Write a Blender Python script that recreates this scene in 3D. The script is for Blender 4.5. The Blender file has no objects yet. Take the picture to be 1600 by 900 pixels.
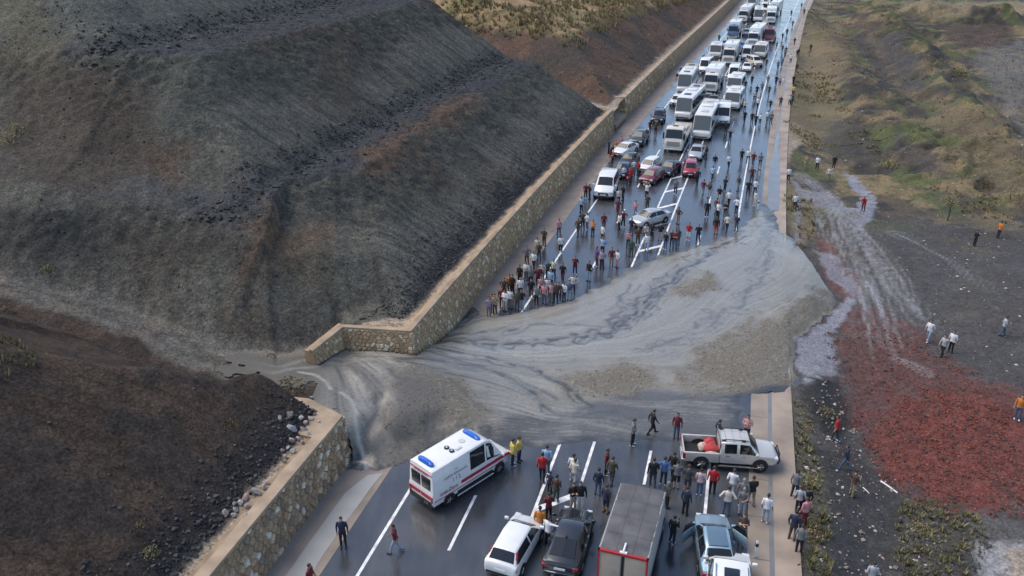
import bpy, bmesh, math, random
import numpy as np
from mathutils import Vector, Matrix
R = math.radians
rng = np.random.default_rng(7)
random.seed(7)
scene = bpy.context.scene
col = scene.collection

# ------------------------------------------------------------------ camera, sky, sun, exposure
CAM_H, FOC = 28.9, 1300.0                       # drone height (m), focal length in px of a 1600 px wide frame
PITCH = math.atan(599 / FOC)
cam = bpy.data.cameras.new('camera'); cam.sensor_width = 36.0; cam.lens = FOC / 1600 * 36
cam.clip_start = 0.5; cam.clip_end = 6000
camo = bpy.data.objects.new('camera', cam); col.objects.link(camo)
camo.location = (0, 0, CAM_H); camo.rotation_euler = (math.pi / 2 - PITCH, 0, 0)
scene.camera = camo

SUN_EL, SUN_AZ = R(56), R(-74)                 # azimuth clockwise from +Y: veiled sun over the hill, ahead and to the left
world = bpy.data.worlds.new('World'); scene.world = world; world.use_nodes = True
wn = world.node_tree.nodes; wl = world.node_tree.links
bg = wn['Background']
sky = wn.new('ShaderNodeTexSky'); sky.sky_type = 'NISHITA'; sky.sun_disc = False
sky.sun_elevation = SUN_EL; sky.sun_rotation = SUN_AZ
sky.air_density = 0.95; sky.dust_density = 2.0; sky.ozone_density = 0.8; sky.altitude = 800
wl.new(sky.outputs[0], bg.inputs[0]); bg.inputs[1].default_value = 0.13
sun = bpy.data.lights.new('sun', 'SUN'); sun.energy = 1.5; sun.angle = R(50); sun.color = (1.0, 0.90, 0.77)
suno = bpy.data.objects.new('sun', sun); col.objects.link(suno)
sd = Vector((math.sin(SUN_AZ) * math.cos(SUN_EL), math.cos(SUN_AZ) * math.cos(SUN_EL), math.sin(SUN_EL)))
suno.rotation_euler = sd.to_track_quat('Z', 'Y').to_euler(); suno.location = (0, 0, 90)
scene.view_settings.view_transform = 'Standard'; scene.view_settings.look = 'None'
scene.view_settings.exposure = 0.95; scene.view_settings.gamma = 1.0
scene.cycles.use_denoising = True
scene.cycles.max_bounces = 6

# ------------------------------------------------------------------ where things stand
SP, CP = math.sin(PITCH), math.cos(PITCH)
def G(px, py, z=0.0):
    """point of height z seen at (px, py) of the 1600 x 900 photograph"""
    u = (px - 800) / FOC; v = (py - 450) / FOC
    d = (CAM_H - z) / (SP + v * CP)
    return np.array([u * d, d * (CP - v * SP), z])

CL = [-8.54129e-07, 0.000523126, 0.246844, -15.2218]
CR = [-3.6183e-07, 0.000368294, 0.247099, 1.1189]
def _line(c, Y):
    Y = np.asarray(Y, float); Yc = np.clip(Y, 0, 300)
    return np.polyval(c, Yc) + np.polyval(np.polyder(c), Yc) * (Y - Yc)
def XL(Y): return _line(CL, Y)                  # left white edge line of the carriageway
def XR(Y): return _line(CR, Y)                  # right white edge line
def RX(t, Y): return XL(Y) + (XR(Y) - XL(Y)) * t
def slopeL(Y): return np.polyval(np.polyder(CL), np.clip(Y, 0, 300))
def heading(Y):
    return math.pi / 2 - math.atan(float(np.polyval(np.polyder(CL), min(max(Y, 0), 300))))
WALL_OFF = 4.6                                  # wall foot left of the edge line
def XW(Y): return XL(Y) - WALL_OFF
def dist_toe(X, Y):
    s = slopeL(Y)
    return (XW(Y) - 1.5 - X) / np.sqrt(1 + s * s)

# ------------------------------------------------------------------ noise in numpy
def _hash(ix, iy, seed):
    h = (ix.astype(np.int64) * 374761393 + iy.astype(np.int64) * 668265263 + seed * 1274126177) & 0xFFFFFFFF
    h = ((h ^ (h >> 13)) * 1274126177) & 0xFFFFFFFF
    return ((h ^ (h >> 16)) & 0xFFFF) / 65535.0
def vnoise(x, y, seed=0):
    x = np.asarray(x, float); y = np.asarray(y, float)
    ix = np.floor(x).astype(np.int64); iy = np.floor(y).astype(np.int64)
    fx = x - ix; fy = y - iy
    fx = fx * fx * (3 - 2 * fx); fy = fy * fy * (3 - 2 * fy)
    a = _hash(ix, iy, seed); b = _hash(ix + 1, iy, seed); c = _hash(ix, iy + 1, seed); d = _hash(ix + 1, iy + 1, seed)
    return (a + (b - a) * fx) * (1 - fy) + (c + (d - c) * fx) * fy
def fbm(x, y, oct=4, seed=0, gain=0.5):
    r = 0; a = 1; t = 0
    for o in range(oct):
        r = r + a * vnoise(x * 2 ** o + 17.3 * o, y * 2 ** o - 9.1 * o, seed + o); t += a; a *= gain
    return r / t                                # 0..1
def sstep(a, b, x):
    t = np.clip((x - a) / (b - a), 0, 1); return t * t * (3 - 2 * t)
def sdf_poly(P, X, Y):
    """signed distance, positive inside"""
    P = np.asarray(P)[:, :2]; n = len(P)
    d = np.full(X.shape, 1e18); inside = np.zeros(X.shape, bool)
    for i in range(n):
        x0, y0 = P[i]; x1, y1 = P[(i + 1) % n]
        ex, ey = x1 - x0, y1 - y0
        t = np.clip(((X - x0) * ex + (Y - y0) * ey) / (ex * ex + ey * ey + 1e-12), 0, 1)
        d = np.minimum(d, (X - x0 - t * ex) ** 2 + (Y - y0 - t * ey) ** 2)
        c = ((y0 > Y) != (y1 > Y))
        xi = x0 + (Y - y0) / (y1 - y0 + 1e-18) * ex
        inside ^= c & (X < xi)
    d = np.sqrt(d); return np.where(inside, d, -d)
def dist_line(P, X, Y):
    """distance to a polyline, and the arc position of the nearest point"""
    P = np.asarray(P); best = np.full(X.shape, 1e18); arc = np.zeros(X.shape); acc = 0.0
    for i in range(len(P) - 1):
        x0, y0 = P[i][:2]; x1, y1 = P[i + 1][:2]; ex, ey = x1 - x0, y1 - y0; L = math.hypot(ex, ey)
        t = np.clip(((X - x0) * ex + (Y - y0) * ey) / (L * L + 1e-12), 0, 1)
        d = (X - x0 - t * ex) ** 2 + (Y - y0 - t * ey) ** 2
        m = d < best; best = np.where(m, d, best); arc = np.where(m, acc + t * L, arc); acc += L
    return np.sqrt(best), arc

# ------------------------------------------------------------------ the shape of the land
GULLY = np.array([G(700, 590, 0.25), G(600, 575, 0.9), G(520, 565, 1.9), G(430, 578, 2.4), G(330, 560, 3.1), G(200, 500, 4.5),
                  G(100, 470, 5.5), G(0, 445, 6.5), (-60, 54, 8.8), (-110, 62, 12)])
_ga = np.concatenate([[0], np.cumsum(np.hypot(*np.diff(GULLY[:, :2], axis=0).T))])
def gully(X, Y):
    e, a = dist_line(GULLY, X, Y)
    gy = np.interp(X, GULLY[::-1, 0], GULLY[::-1, 1])
    zf = np.interp(a, _ga, GULLY[:, 2])
    return e, np.where(X > -15, np.minimum(zf, np.interp(X, [-15, -12, -8.5, -6, -3], [2.6, 2.2, 1.6, 1.25, .4])), zf), Y > gy
def smin(a, b, k):
    h = np.clip(0.5 + 0.5 * (b - a) / k, 0, 1); return b + (a - b) * h - k * h * (1 - h)
PROF = np.array([(-40, 3.0), (0, 3.05), (8.7, 9.5), (13.0, 9.85), (22.8, 17.6), (29.5, 18.1), (44, 28.5), (80, 33), (400, 45)])
PROFN = np.array([(-40, 2.75), (0, 2.8), (14, 12.2), (24, 15.5), (400, 40)])
PROF2 = np.array([(-40, 3.0), (0, 3.1), (11, 9.6), (40, 13.5), (110, 26), (400, 45)])
def g2line(d): return 117.5 + 0.72 * np.maximum(d, -3)
def land_left(X, Y):
    """cut hillside, mound and gully left of the road"""
    X = np.asarray(X, float); Y = np.asarray(Y, float)
    w1 = (fbm(X * .09, Y * .09, 3, 3) - .5) * 2.2; w2 = (fbm(X * .35, Y * .35, 3, 5) - .5) * .9
    d = dist_toe(X, Y); dd = d + np.where(d > 1.5, 1, np.clip(d / 1.5, 0, 1)) * (w1 * .42 + w2 * .75)
    e, zf, north = gully(X, Y)
    ee = np.maximum(e - np.interp(X, [-24, -13], [1.1, 2.3]) + w2 * .8, 0)
    gN = zf + np.interp(ee, [0, 5.6, 9.5, 24, 30, 60], [0, 4.6, 5.5, 14.5, 15.5, 26])
    gap_ = np.maximum(39.45 + (-9.4 - X) * .50 - Y - .1, 0) * 2.2
    gapn = np.maximum(Y - (49.75 - .13 * (X + 11.2)), 0) * 7
    gN = np.where(X > -11.7, np.maximum(gN, np.minimum(zf + gapn, 3.2)), gN)
    eS = np.maximum(e - np.interp(X, [-24, -15], [3.1, 2.4]) + w2 * .5, 0) * .76
    gS = zf + eS + (gap_ - eS) * sstep(-15.6, -13.2, X)
    zr = np.interp(dd, PROF[:, 0], PROF[:, 1]); zn = np.interp(dd, PROFN[:, 0], PROFN[:, 1])
    z = np.where(north, smin(zr, gN, .9), smin(zn, gS, .5))
    dg = (g2line(d) - Y)
    zend = 2.6 + np.maximum(dg - 2.0, 0) * .95
    z = np.where(north, smin(z, zend, .5), z)
    z2 = np.interp(d + w1 * .8, PROF2[:, 0], PROF2[:, 1])
    zend2 = 2.6 + np.maximum(-dg - 2.0, 0) * .55
    z2 = smin(z2, zend2, .5)
    z = np.where(dg < 0, z2, z)
    zfloor2 = 2.5 + .06 * np.maximum(d, 0)
    z = np.where(north & (np.abs(dg) < 14), np.maximum(z, zfloor2), z)
    return z
def land_right(X, Y):
    """fields right of the road, a little below it"""
    X = np.asarray(X, float); Y = np.asarray(Y, float)
    d = X - (XR(Y) + 4.95)
    z = -0.06 - np.interp(d, [0, .6, 3.5, 25, 80, 400], [0.03, .22, .85, 1.15, 2.4, 6]) 
    z = z + (fbm(X * .12, Y * .12, 3, 11) - .5) * .9 * sstep(.5, 6, d) + (fbm(X * .5, Y * .5, 3, 12) - .5) * .25 * sstep(.3, 2, d)
    fr_ = sstep(70, 105, Y) * sstep(3, 14, d); z = z - np.abs(fbm(X * .055 + Y * .02, Y * .05, 3, 13) - .5) * 4.5 * fr_ + (fbm(X * .3, Y * .3, 4, 14) - .5) * 1.3 * fr_ - np.abs(fbm(X * .25, Y * .25, 3, 15) - .5) * 2.4 * fr_ + .6 * fr_
    for pts, h, w in RIDGES:
        q, _ = dist_line(pts, X, Y)
        z = z + h * np.exp(-(q / w) ** 2) * (1 - .35 * np.abs(fbm(X * .3, Y * .3, 3, 22) - .5) * 4) * (.7 + .6 * fbm(X * .15, Y * .15, 2, 21))
    return z
RIDGES = [([G(1250, 20), G(1330, 110), G(1400, 200), G(1470, 262)], 2.2, 4.5), ([G(1370, 20), G(1440, 95), G(1520, 170), G(1620, 290)], 3.0, 5.5),
          ([G(1440, 22), G(1500, 26), G(1560, 24)], 5.0, 7.0), ([G(1290, 640), G(1262, 600), G(1275, 590)], .7, 1.5),
          ([G(1470, 850), G(1540, 820), G(1640, 840)], .5, 2.0)]
def land(X, Y):
    X = np.asarray(X, float); Y = np.asarray(Y, float)
    zl = land_left(X, Y); zr = land_right(X, Y)
    z = np.where(X < XW(Y) - .3, zl, np.where(X > XR(Y) + 4.95, zr, -0.06))
    e, zf, n = gully(X, Y)
    gap = sstep(0, 1, 1 - np.abs(X - XW(Y)) / 1.2)
    return z
def hitT(px, py):
    """where the line of sight through a pixel of the photograph meets the land"""
    zs = np.linspace(27.5, -6, 900)
    pts = np.array([G(px, py, z) for z in zs])
    h = land(pts[:, 0], pts[:, 1]); k = np.argmax(h >= zs)
    return np.array([pts[k, 0], pts[k, 1], h[k]])
def polyT(pp): return np.array([hitT(*q) for q in pp])
def polyG(pp, z=0.0): return np.array([G(q[0], q[1], z) for q in pp])

# ------------------------------------------------------------------ object helpers
def tag(o, label=None, cat=None, group=None, kind=None):
    if label: o['label'] = label
    if cat: o['category'] = cat
    if group: o['group'] = group
    if kind: o['kind'] = kind
    return o
def link(o, parent=None):
    col.objects.link(o)
    if parent is not None: o.parent = parent
    return o
def empty(name, loc=(0, 0, 0), rz=0.0):
    o = bpy.data.objects.new(name, None); o.empty_display_size = .2
    o.location = loc; o.rotation_euler = (0, 0, rz); return link(o)
def np_mesh(name, V, F, mats, colors=None, smooth=True, parent=None, extra=None):
    """V n x 3, F m x k (k constant)"""
    V = np.asarray(V, np.float32); F = np.asarray(F, np.int32); k = F.shape[1]
    me = bpy.data.meshes.new(name)
    me.vertices.add(len(V)); me.vertices.foreach_set('co', V.ravel())
    me.loops.add(F.size); me.loops.foreach_set('vertex_index', F.ravel())
    me.polygons.add(len(F)); me.polygons.foreach_set('loop_start', np.arange(0, F.size, k, dtype=np.int32))
    me.polygons.foreach_set('loop_total', np.full(len(F), k, np.int32))
    me.polygons.foreach_set('use_smooth', np.full(len(F), smooth))
    if colors is not None:
        a = me.color_attributes.new('Col', 'FLOAT_COLOR', 'POINT')
        c = np.ones((len(V), 4), np.float32); c[:, :3] = colors[:, :3]; a.data.foreach_set('color', c.ravel())
    if extra:
        for nm, arr in extra.items():
            a = me.attributes.new(nm, 'FLOAT', 'POINT'); a.data.foreach_set('value', np.asarray(arr, np.float32))
    me.update(calc_edges=True)
    for m in (mats if isinstance(mats, (list, tuple)) else [mats]): me.materials.append(m)
    return link(bpy.data.objects.new(name, me), parent)
def grid_faces(keep):
    """quads of an (ny, nx) lattice whose four corners are kept -> faces and vertex remap"""
    ny, nx = keep.shape; idx = np.arange(ny * nx).reshape(ny, nx)
    q = keep[:-1, :-1] & keep[1:, :-1] & keep[:-1, 1:] & keep[1:, 1:]
    F = np.stack([idx[:-1, :-1][q], idx[:-1, 1:][q], idx[1:, 1:][q], idx[1:, :-1][q]], 1)
    used = np.unique(F); mp = np.full(ny * nx, -1); mp[used] = np.arange(len(used))
    return mp[F], used

# ------------------------------------------------------------------ materials
MATS = {}
def N(m, t): return m.node_tree.nodes.new(t)
def L(m, a, b): m.node_tree.links.new(a, b)
def mat(name, color, rough=.6, metal=0.0, coat=0.0, spec=.5, var=0.0, vscale=6.0, bump=0.0, bscale=20.0, emit=None):
    if name in MATS: return MATS[name]
    m = bpy.data.materials.new(name); m.use_nodes = True; b = m.node_tree.nodes['Principled BSDF']
    c = tuple(color) + (1,)
    b.inputs['Base Color'].default_value = c; b.inputs['Roughness'].default_value = rough
    b.inputs['Metallic'].default_value = metal; b.inputs['Coat Weight'].default_value = coat; b.inputs['Coat Roughness'].default_value = .08
    b.inputs['Specular IOR Level'].default_value = spec
    if var or bump:
        tc = N(m, 'ShaderNodeTexCoord'); nz = N(m, 'ShaderNodeTexNoise'); nz.inputs['Scale'].default_value = vscale; nz.inputs['Detail'].default_value = 5
        L(m, tc.outputs['Object'], nz.inputs['Vector'])
        if var:
            mr = N(m, 'ShaderNodeMapRange'); mr.inputs[1].default_value = .3; mr.inputs[2].default_value = .7
            mr.inputs[3].default_value = 1 - var; mr.inputs[4].default_value = 1 + var
            mx = N(m, 'ShaderNodeVectorMath'); mx.operation = 'SCALE'; mx.inputs[0].default_value = color
            L(m, nz.outputs[0], mr.inputs[0]); L(m, mr.outputs[0], mx.inputs['Scale']); L(m, mx.outputs[0], b.inputs['Base Color'])
        if bump:
            n2 = N(m, 'ShaderNodeTexNoise'); n2.inputs['Scale'].default_value = bscale; n2.inputs['Detail'].default_value = 6
            bp = N(m, 'ShaderNodeBump'); bp.inputs['Strength'].default_value = bump; bp.inputs['Distance'].default_value = .05
            L(m, tc.outputs['Object'], n2.inputs['Vector']); L(m, n2.outputs[0], bp.inputs['Height']); L(m, bp.outputs[0], b.inputs['Normal'])
    if emit: b.inputs['Emission Color'].default_value = tuple(emit[:3]) + (1,); b.inputs['Emission Strength'].default_value = emit[3]
    MATS[name] = m; return m
def vmat(name, rough=.92, bump=.6, bscale=3.0, amp=.35, nscale=2.2, rough_attr=False, spec=.35, bdist=.12, speck=0.0):
    """colour from the mesh, with fine grain and relief added"""
    if name in MATS: return MATS[name]
    m = bpy.data.materials.new(name); m.use_nodes = True; b = m.node_tree.nodes['Principled BSDF']
    b.inputs['Specular IOR Level'].default_value = spec; b.inputs['Roughness'].default_value = rough
    at = N(m, 'ShaderNodeAttribute'); at.attribute_name = 'Col'
    tc = N(m, 'ShaderNodeTexCoord')
    nz = N(m, 'ShaderNodeTexNoise'); nz.inputs['Scale'].default_value = nscale; nz.inputs['Detail'].default_value = 8; nz.inputs['Roughness'].default_value = .7
    L(m, tc.outputs['Object'], nz.inputs['Vector'])
    mr = N(m, 'ShaderNodeMapRange'); mr.inputs[1].default_value = .3; mr.inputs[2].default_value = .7
    mr.inputs[3].default_value = 1 - amp; mr.inputs[4].default_value = 1 + amp
    L(m, nz.outputs[0], mr.inputs[0])
    ns = N(m, 'ShaderNodeTexNoise'); ns.inputs['Scale'].default_value = 6.5; ns.inputs['Detail'].default_value = 3; ns.inputs['Roughness'].default_value = .8
    ms = N(m, 'ShaderNodeMapRange'); ms.inputs[1].default_value = .35; ms.inputs[2].default_value = .72; ms.inputs[3].default_value = 1 - speck * .55; ms.inputs[4].default_value = 1 + speck; ms.clamp = False
    L(m, tc.outputs['Object'], ns.inputs['Vector']); L(m, ns.outputs[0], ms.inputs[0]); mm = N(m, 'ShaderNodeMath'); mm.operation = 'MULTIPLY'; L(m, mr.outputs[0], mm.inputs[0]); L(m, ms.outputs[0], mm.inputs[1])
    mx = N(m, 'ShaderNodeVectorMath'); mx.operation = 'SCALE'
    L(m, at.outputs['Color'], mx.inputs[0]); L(m, mm.outputs[0], mx.inputs['Scale']); L(m, mx.outputs[0], b.inputs['Base Color'])
    n2 = N(m, 'ShaderNodeTexNoise'); n2.inputs['Scale'].default_value = bscale; n2.inputs['Detail'].default_value = 9; n2.inputs['Roughness'].default_value = .65
    L(m, tc.outputs['Object'], n2.inputs['Vector'])
    bp = N(m, 'ShaderNodeBump'); bp.inputs['Strength'].default_value = bump; bp.inputs['Distance'].default_value = bdist
    L(m, n2.outputs[0], bp.inputs['Height']); L(m, bp.outputs[0], b.inputs['Normal'])
    if rough_attr:
        ra = N(m, 'ShaderNodeAttribute'); ra.attribute_name = 'Rough'; L(m, ra.outputs['Fac'], b.inputs['Roughness'])
    MATS[name] = m; return m
M_SOIL = vmat('soil', bump=.9, bscale=3.2, amp=.42, nscale=1.8, spec=.2, bdist=.16, speck=.85)
M_FIELD = vmat('field_soil', bump=.7, bscale=3.5, amp=.4, nscale=2.5, rough_attr=True, bdist=.08, speck=.7)
M_MUD = vmat('wet_mud', bump=.5, bscale=6.0, amp=.14, nscale=5.0, rough_attr=True, spec=.5, bdist=.03, speck=.12)
# ------------------------------------------------------------------ land meshes
def lerpc(c, col_, a):
    return c + (np.asarray(col_)[None, :] - c) * np.clip(a, 0, 1)[:, None]
def paint(c, X, Y, poly, colr, soft=1.0, amp=1.5, op=1.0, sc=.5, seed=40):
    lo = poly[:, :2].min(0) - 4; hi = poly[:, :2].max(0) + 4
    m = (X > lo[0]) & (X < hi[0]) & (Y > lo[1]) & (Y < hi[1])
    if not m.any(): return c
    x, y = X[m], Y[m]
    s = sdf_poly(poly, x, y) + (fbm(x * sc, y * sc, 4, seed) - .5) * 2 * amp
    c[m] = lerpc(c[m], colr, sstep(-soft, soft, s) * op)
    return c
def slope_of(Z, dx, dy):
    gy, gx = np.gradient(Z, dy, dx); return np.hypot(gx, gy)

def left_land(name, Ys, U, fine):
    YY, UU = np.meshgrid(Ys, U, indexing='ij'); XX = XW(YY) - .3 - UU
    Z = land_left(XX, YY)
    sl = slope_of(Z, max(U[1] - U[0], .01), Ys[1] - Ys[0]) if fine else np.full(Z.shape, .6)
    X, Y, z, sl = XX.ravel(), YY.ravel(), Z.ravel(), sl.ravel()
    d = dist_toe(X, Y); e, zf, north = gully(X, Y); dg = g2line(d) - Y
    hill2 = dg < 0; mound = ~north & ~hill2; hill1 = north & ~hill2
    n1 = fbm(X * .12, Y * .12, 4, 30); n2 = fbm(X * .6, Y * .6, 4, 31); n3 = fbm(X * 2.3, Y * 2.3, 3, 32)
    zr = np.interp(d, PROF[:, 0], PROF[:, 1]); roadface = zr < zf + np.maximum(e - 2.3, 0) * .8
    sx = np.where(roadface, Y + (n1 - .5) * 2, X * 1.0 + Y * .3); sy = np.where(roadface, d, e)
    st = fbm(sx * 2.6, sy * .22, 4, 33, .62)
    c = np.zeros((len(X), 3)); 
    # --- terraced cut: grey scoria
    tier = np.where(z < 9.7, (z - 3.1) / 6.5, np.where(z < 18, (z - 9.9) / 7.8, (z - 18.2) / 9))
    up = sstep(.42, .72, tier + (n1 - .5) * .7 + (n2 - .5) * .35)
    c[:] = (.070, .067, .055)
    c *= ((.50 + 1.0 * st) * (1.18 - .3 * up))[:, None]
    c = lerpc(c, (.058, .058, .048), up * .75)
    rough_ = sstep(.5, .68, n2) * up
    c = lerpc(c, (.032, .034, .030), rough_ * .7)
    c = lerpc(c, (.105, .10, .085), sstep(.60, .78, fbm(X * 1.6, Y * 1.6, 3, 36)) * up * .5)
    c = lerpc(c, (.062, .046, .034), sstep(.58, .76, n1 + (n3 - .5) * .3) * .55)
    thin = sstep(.60, .72, fbm(sx * 4.5 + 31, sy * .10, 3, 37, .6)) * (1 - up) * sstep(.1, .35, tier)
    c = lerpc(c, (.115, .108, .088), thin * .75); c = lerpc(c, (.034, .034, .031), sstep(.60, .74, fbm(sx * 3.7 + 80, sy * .13, 3, 46, .6)) * (1 - up) * .7)
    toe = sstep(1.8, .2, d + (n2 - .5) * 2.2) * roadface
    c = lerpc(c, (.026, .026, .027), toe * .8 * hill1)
    bench = sstep(.42, .16, sl) * (z > 8.2) * hill1 * (z < 19.5)
    c = lerpc(c, (.040, .043, .049), bench * .85)
    nearb = sstep(1.6, 0, z - 9.9) * (z > 9.4) + sstep(1.6, 0, z - 18.1) * (z > 17.8)
    c = lerpc(c, (.036, .038, .042), nearb * .6 * roadface * hill1)
    if fine:
        for pp, cc, op, am in HILL_PAINT: c = paint(c, X, Y, polyT(pp), cc, 1.4, 1.9, op, .45, 41)
    # --- mound of dark earth
    cm = np.zeros_like(c); cm[:] = (.054, .038, .028)
    cm *= (.60 + .8 * fbm(sx * 2.2, sy * .28, 4, 34, .6))[:, None]
    cm = lerpc(cm, (.030, .027, .025), sstep(.45, .65, n2) * .6)
    cm = lerpc(cm, (.062, .040, .028), sstep(.55, .72, n1) * .6)
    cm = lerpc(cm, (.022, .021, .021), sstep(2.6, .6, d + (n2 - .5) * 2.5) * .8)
    cm = lerpc(cm, (.070, .052, .032), sstep(9.3, 11.2, z + (n2 - .5) * 1.6) * .8)
    cm = lerpc(cm, (.29, .235, .17), sstep(.35, -.1, d + (n2 - .5) * .9) * .95)
    c = np.where(mound[:, None], cm, c)
    # --- brown bank and dry plateau beyond the side gully
    ch = np.zeros_like(c); ch[:] = (.083, .053, .038); ch *= (.65 + .7 * n2)[:, None]
    ch = lerpc(ch, (.05, .042, .036), sstep(.5, .7, n1))
    gr = sstep(8.6, 9.9, z + (n2 - .5) * 1.6 + np.clip((Y - 165) * .035, 0, 4.5))
    cg = lerpc(np.zeros_like(c) + (.185, .135, .070), (.10, .085, .04), sstep(.45, .6, n2)); cg = lerpc(cg, (.27, .19, .10), sstep(.55, .7, fbm(X * .35, Y * .35, 3, 38)))
    cg = lerpc(cg, (.11, .12, .04), sstep(.58, .7, fbm(X * .2, Y * .2, 3, 39)) * .6)
    ch = lerpc(ch, (0, 0, 0), 0 * z); ch = ch + (cg - ch) * gr[:, None]
    ch = lerpc(ch, (.25, .21, .17), sstep(.5, -.2, d + (n2 - .5) * 1.2) * .8)
    fl = sstep(2.6, 1.2, np.abs(dg)) * sstep(14, 8, d)
    ch = lerpc(ch, (.30, .27, .23), fl * .8)
    c = np.where(hill2[:, None], ch, c)
    c = np.where(hill1[:, None], lerpc(c, (.27, .24, .20), fl * .8 * sstep(14, 8, d)), c)
    # --- strip of tan fill behind the wall top
    c = np.where(hill1[:, None], lerpc(c, (.33, .255, .185), sstep(-.15, -.75, d + (n2 - .5) * 1.0)), c)
    if fine: c = paint(c, X, Y, polyT([(330, 550), (420, 538), (510, 541), (530, 556), (440, 571), (350, 568)]), (.17, .14, .10), .4, .5, .8, 1.0, 45)
    if fine: c = paint(c, X, Y, polyG(TAN_POLY, 3.1), (.33, .255, .185), .25, .45, .95, 1.2, 44)
    # --- mud stained gully floor
    gm = sstep(2.6, 1.2, e - np.interp(X, [-24, -13], [-.6, .6]) + (n2 - .5) * 1.6) * ~hill2 * sstep(1.1, .35, z - zf)
    c = lerpc(c, (.115, .110, .096), gm * .9); c = lerpc(c, (.14, .118, .088), gm * sstep(.5, .65, n2) * .5); c = lerpc(c, (.055, .054, .050), np.exp(-((e - .2 + (n2 - .5) * 1.6) / .28) ** 2) * gm * .7)
    c *= (.85 + .3 * n3)[:, None]
    # small relief
    up2 = np.where(hill1, up * .55 + .06, .10) * (1 if fine else 2)
    z2 = z + (n3 - .5) * up2 * sstep(0, 1.0, np.abs(d) + .2) + (n2 - .5) * .25 * np.where(hill2, 1.5, .8) * sstep(0, 3, d)
    z2 += np.where(hill1 | mound, (st - .5) * .09 * sstep(.3, 2, d), 0)
    F, used = grid_faces(np.ones(YY.shape, bool))
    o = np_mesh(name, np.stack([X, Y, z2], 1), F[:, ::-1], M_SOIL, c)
    return tag(o, kind='structure')
HILL_PAINT = [
    ([(560, 235), (640, 195), (700, 155), (750, 148), (735, 180), (690, 200), (640, 235), (600, 285), (570, 270)], (.088, .058, .038), .8, 1),
    ([(375, 365), (430, 350), (495, 345), (505, 400), (450, 425), (390, 410)], (.092, .060, .040), .75, 1),
    ([(0, 60), (60, 70), (120, 110), (230, 130), (250, 210), (240, 280), (120, 300), (0, 300)], (.056, .045, .034), .75, 1),
    ([(0, 0), (70, 0), (110, 60), (60, 110), (0, 90)], (.085, .078, .05), .7, 1),
    ([(60, 0), (420, 0), (330, 25), (200, 45), (130, 70), (90, 40)], (.070, .078, .070), .6, 1),
    ([(130, 150), (215, 165), (225, 240), (150, 250)], (.040, .031, .026), .6, 1),
    ([(240, 130), (330, 95), (500, 50), (490, 140), (400, 160), (300, 200), (240, 200)], (.045, .050, .043), .55, 1),
    ([(460, 370), (530, 400), (530, 470), (460, 480), (440, 430)], (.085, .075, .055), .5, 1),
    ([(0, 330), (150, 335), (170, 440), (60, 430), (0, 410)], (.030, .030, .029), .6, 1),
    ([(170, 340), (330, 350), (370, 400), (300, 450), (190, 440)], (.052, .044, .036), .7, 1),
    ([(240, 250), (285, 245), (280, 285), (250, 280)], (.082, .055, .036), .6, 1)]
TAN_POLY = [(536, 514), (580, 507), (655, 490), (690, 452), (706, 440), (700, 455), (645, 521)]
left_land('hillside', np.arange(12, 135.1, .22), np.concatenate([np.arange(0, 50, .22), np.arange(50, 78, .7)]), True)
left_land('far_hills', np.concatenate([np.arange(135, 300, .6), np.arange(300, 700, 8)]), np.concatenate([np.arange(0, 50, .5), np.arange(50, 360, 8)]), False)
left_land('left_terrain', np.concatenate([np.arange(-120, 12.1, 4), np.arange(14, 135.1, 4)]), np.arange(77.9, 380, 8), False)
left_land('near_hills', np.arange(-120, 12.1, 1.2), np.arange(0, 79, 1.2), False)

POOLS = [([(1245, 535), (1290, 500), (1325, 462), (1340, 470), (1318, 500), (1300, 530), (1308, 580), (1255, 600), (1244, 575)], .9),
         ([(1320, 268), (1350, 285), (1372, 320), (1362, 350), (1340, 360), (1330, 330), (1345, 310), (1325, 290)], .9),
         ([(1275, 392), (1300, 395), (1330, 430), (1340, 462), (1325, 465), (1300, 440)], .7),
         ([(1236, 280), (1262, 300), (1290, 300), (1335, 330), (1330, 345), (1290, 325), (1262, 318), (1250, 350), (1256, 380), (1246, 380), (1240, 330)], .6)]
TRACKS = [[(1240, 275), (1290, 320), (1310, 380), (1340, 450), (1360, 520)], [(1250, 275), (1300, 320), (1335, 390), (1365, 460), (1400, 520)],
          [(1255, 272), (1310, 310), (1350, 380), (1385, 450), (1430, 510)], [(1270, 285), (1330, 330), (1370, 400), (1400, 450), (1440, 500)],
          [(1290, 300), (1350, 360), (1400, 420), (1430, 470)], [(1310, 330), (1360, 380), (1410, 440), (1440, 490)], [(1260, 300), (1290, 370), (1299, 410)],
          [(1400, 365), (1440, 385), (1500, 420), (1540, 450)], [(1330, 430), (1350, 480), (1365, 560)], [(1345, 420), (1380, 500), (1400, 560), (1450, 585)],
          [(1300, 330), (1340, 410), (1375, 480), (1395, 540)], [(1320, 345), (1380, 430), (1415, 490)]]
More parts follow.
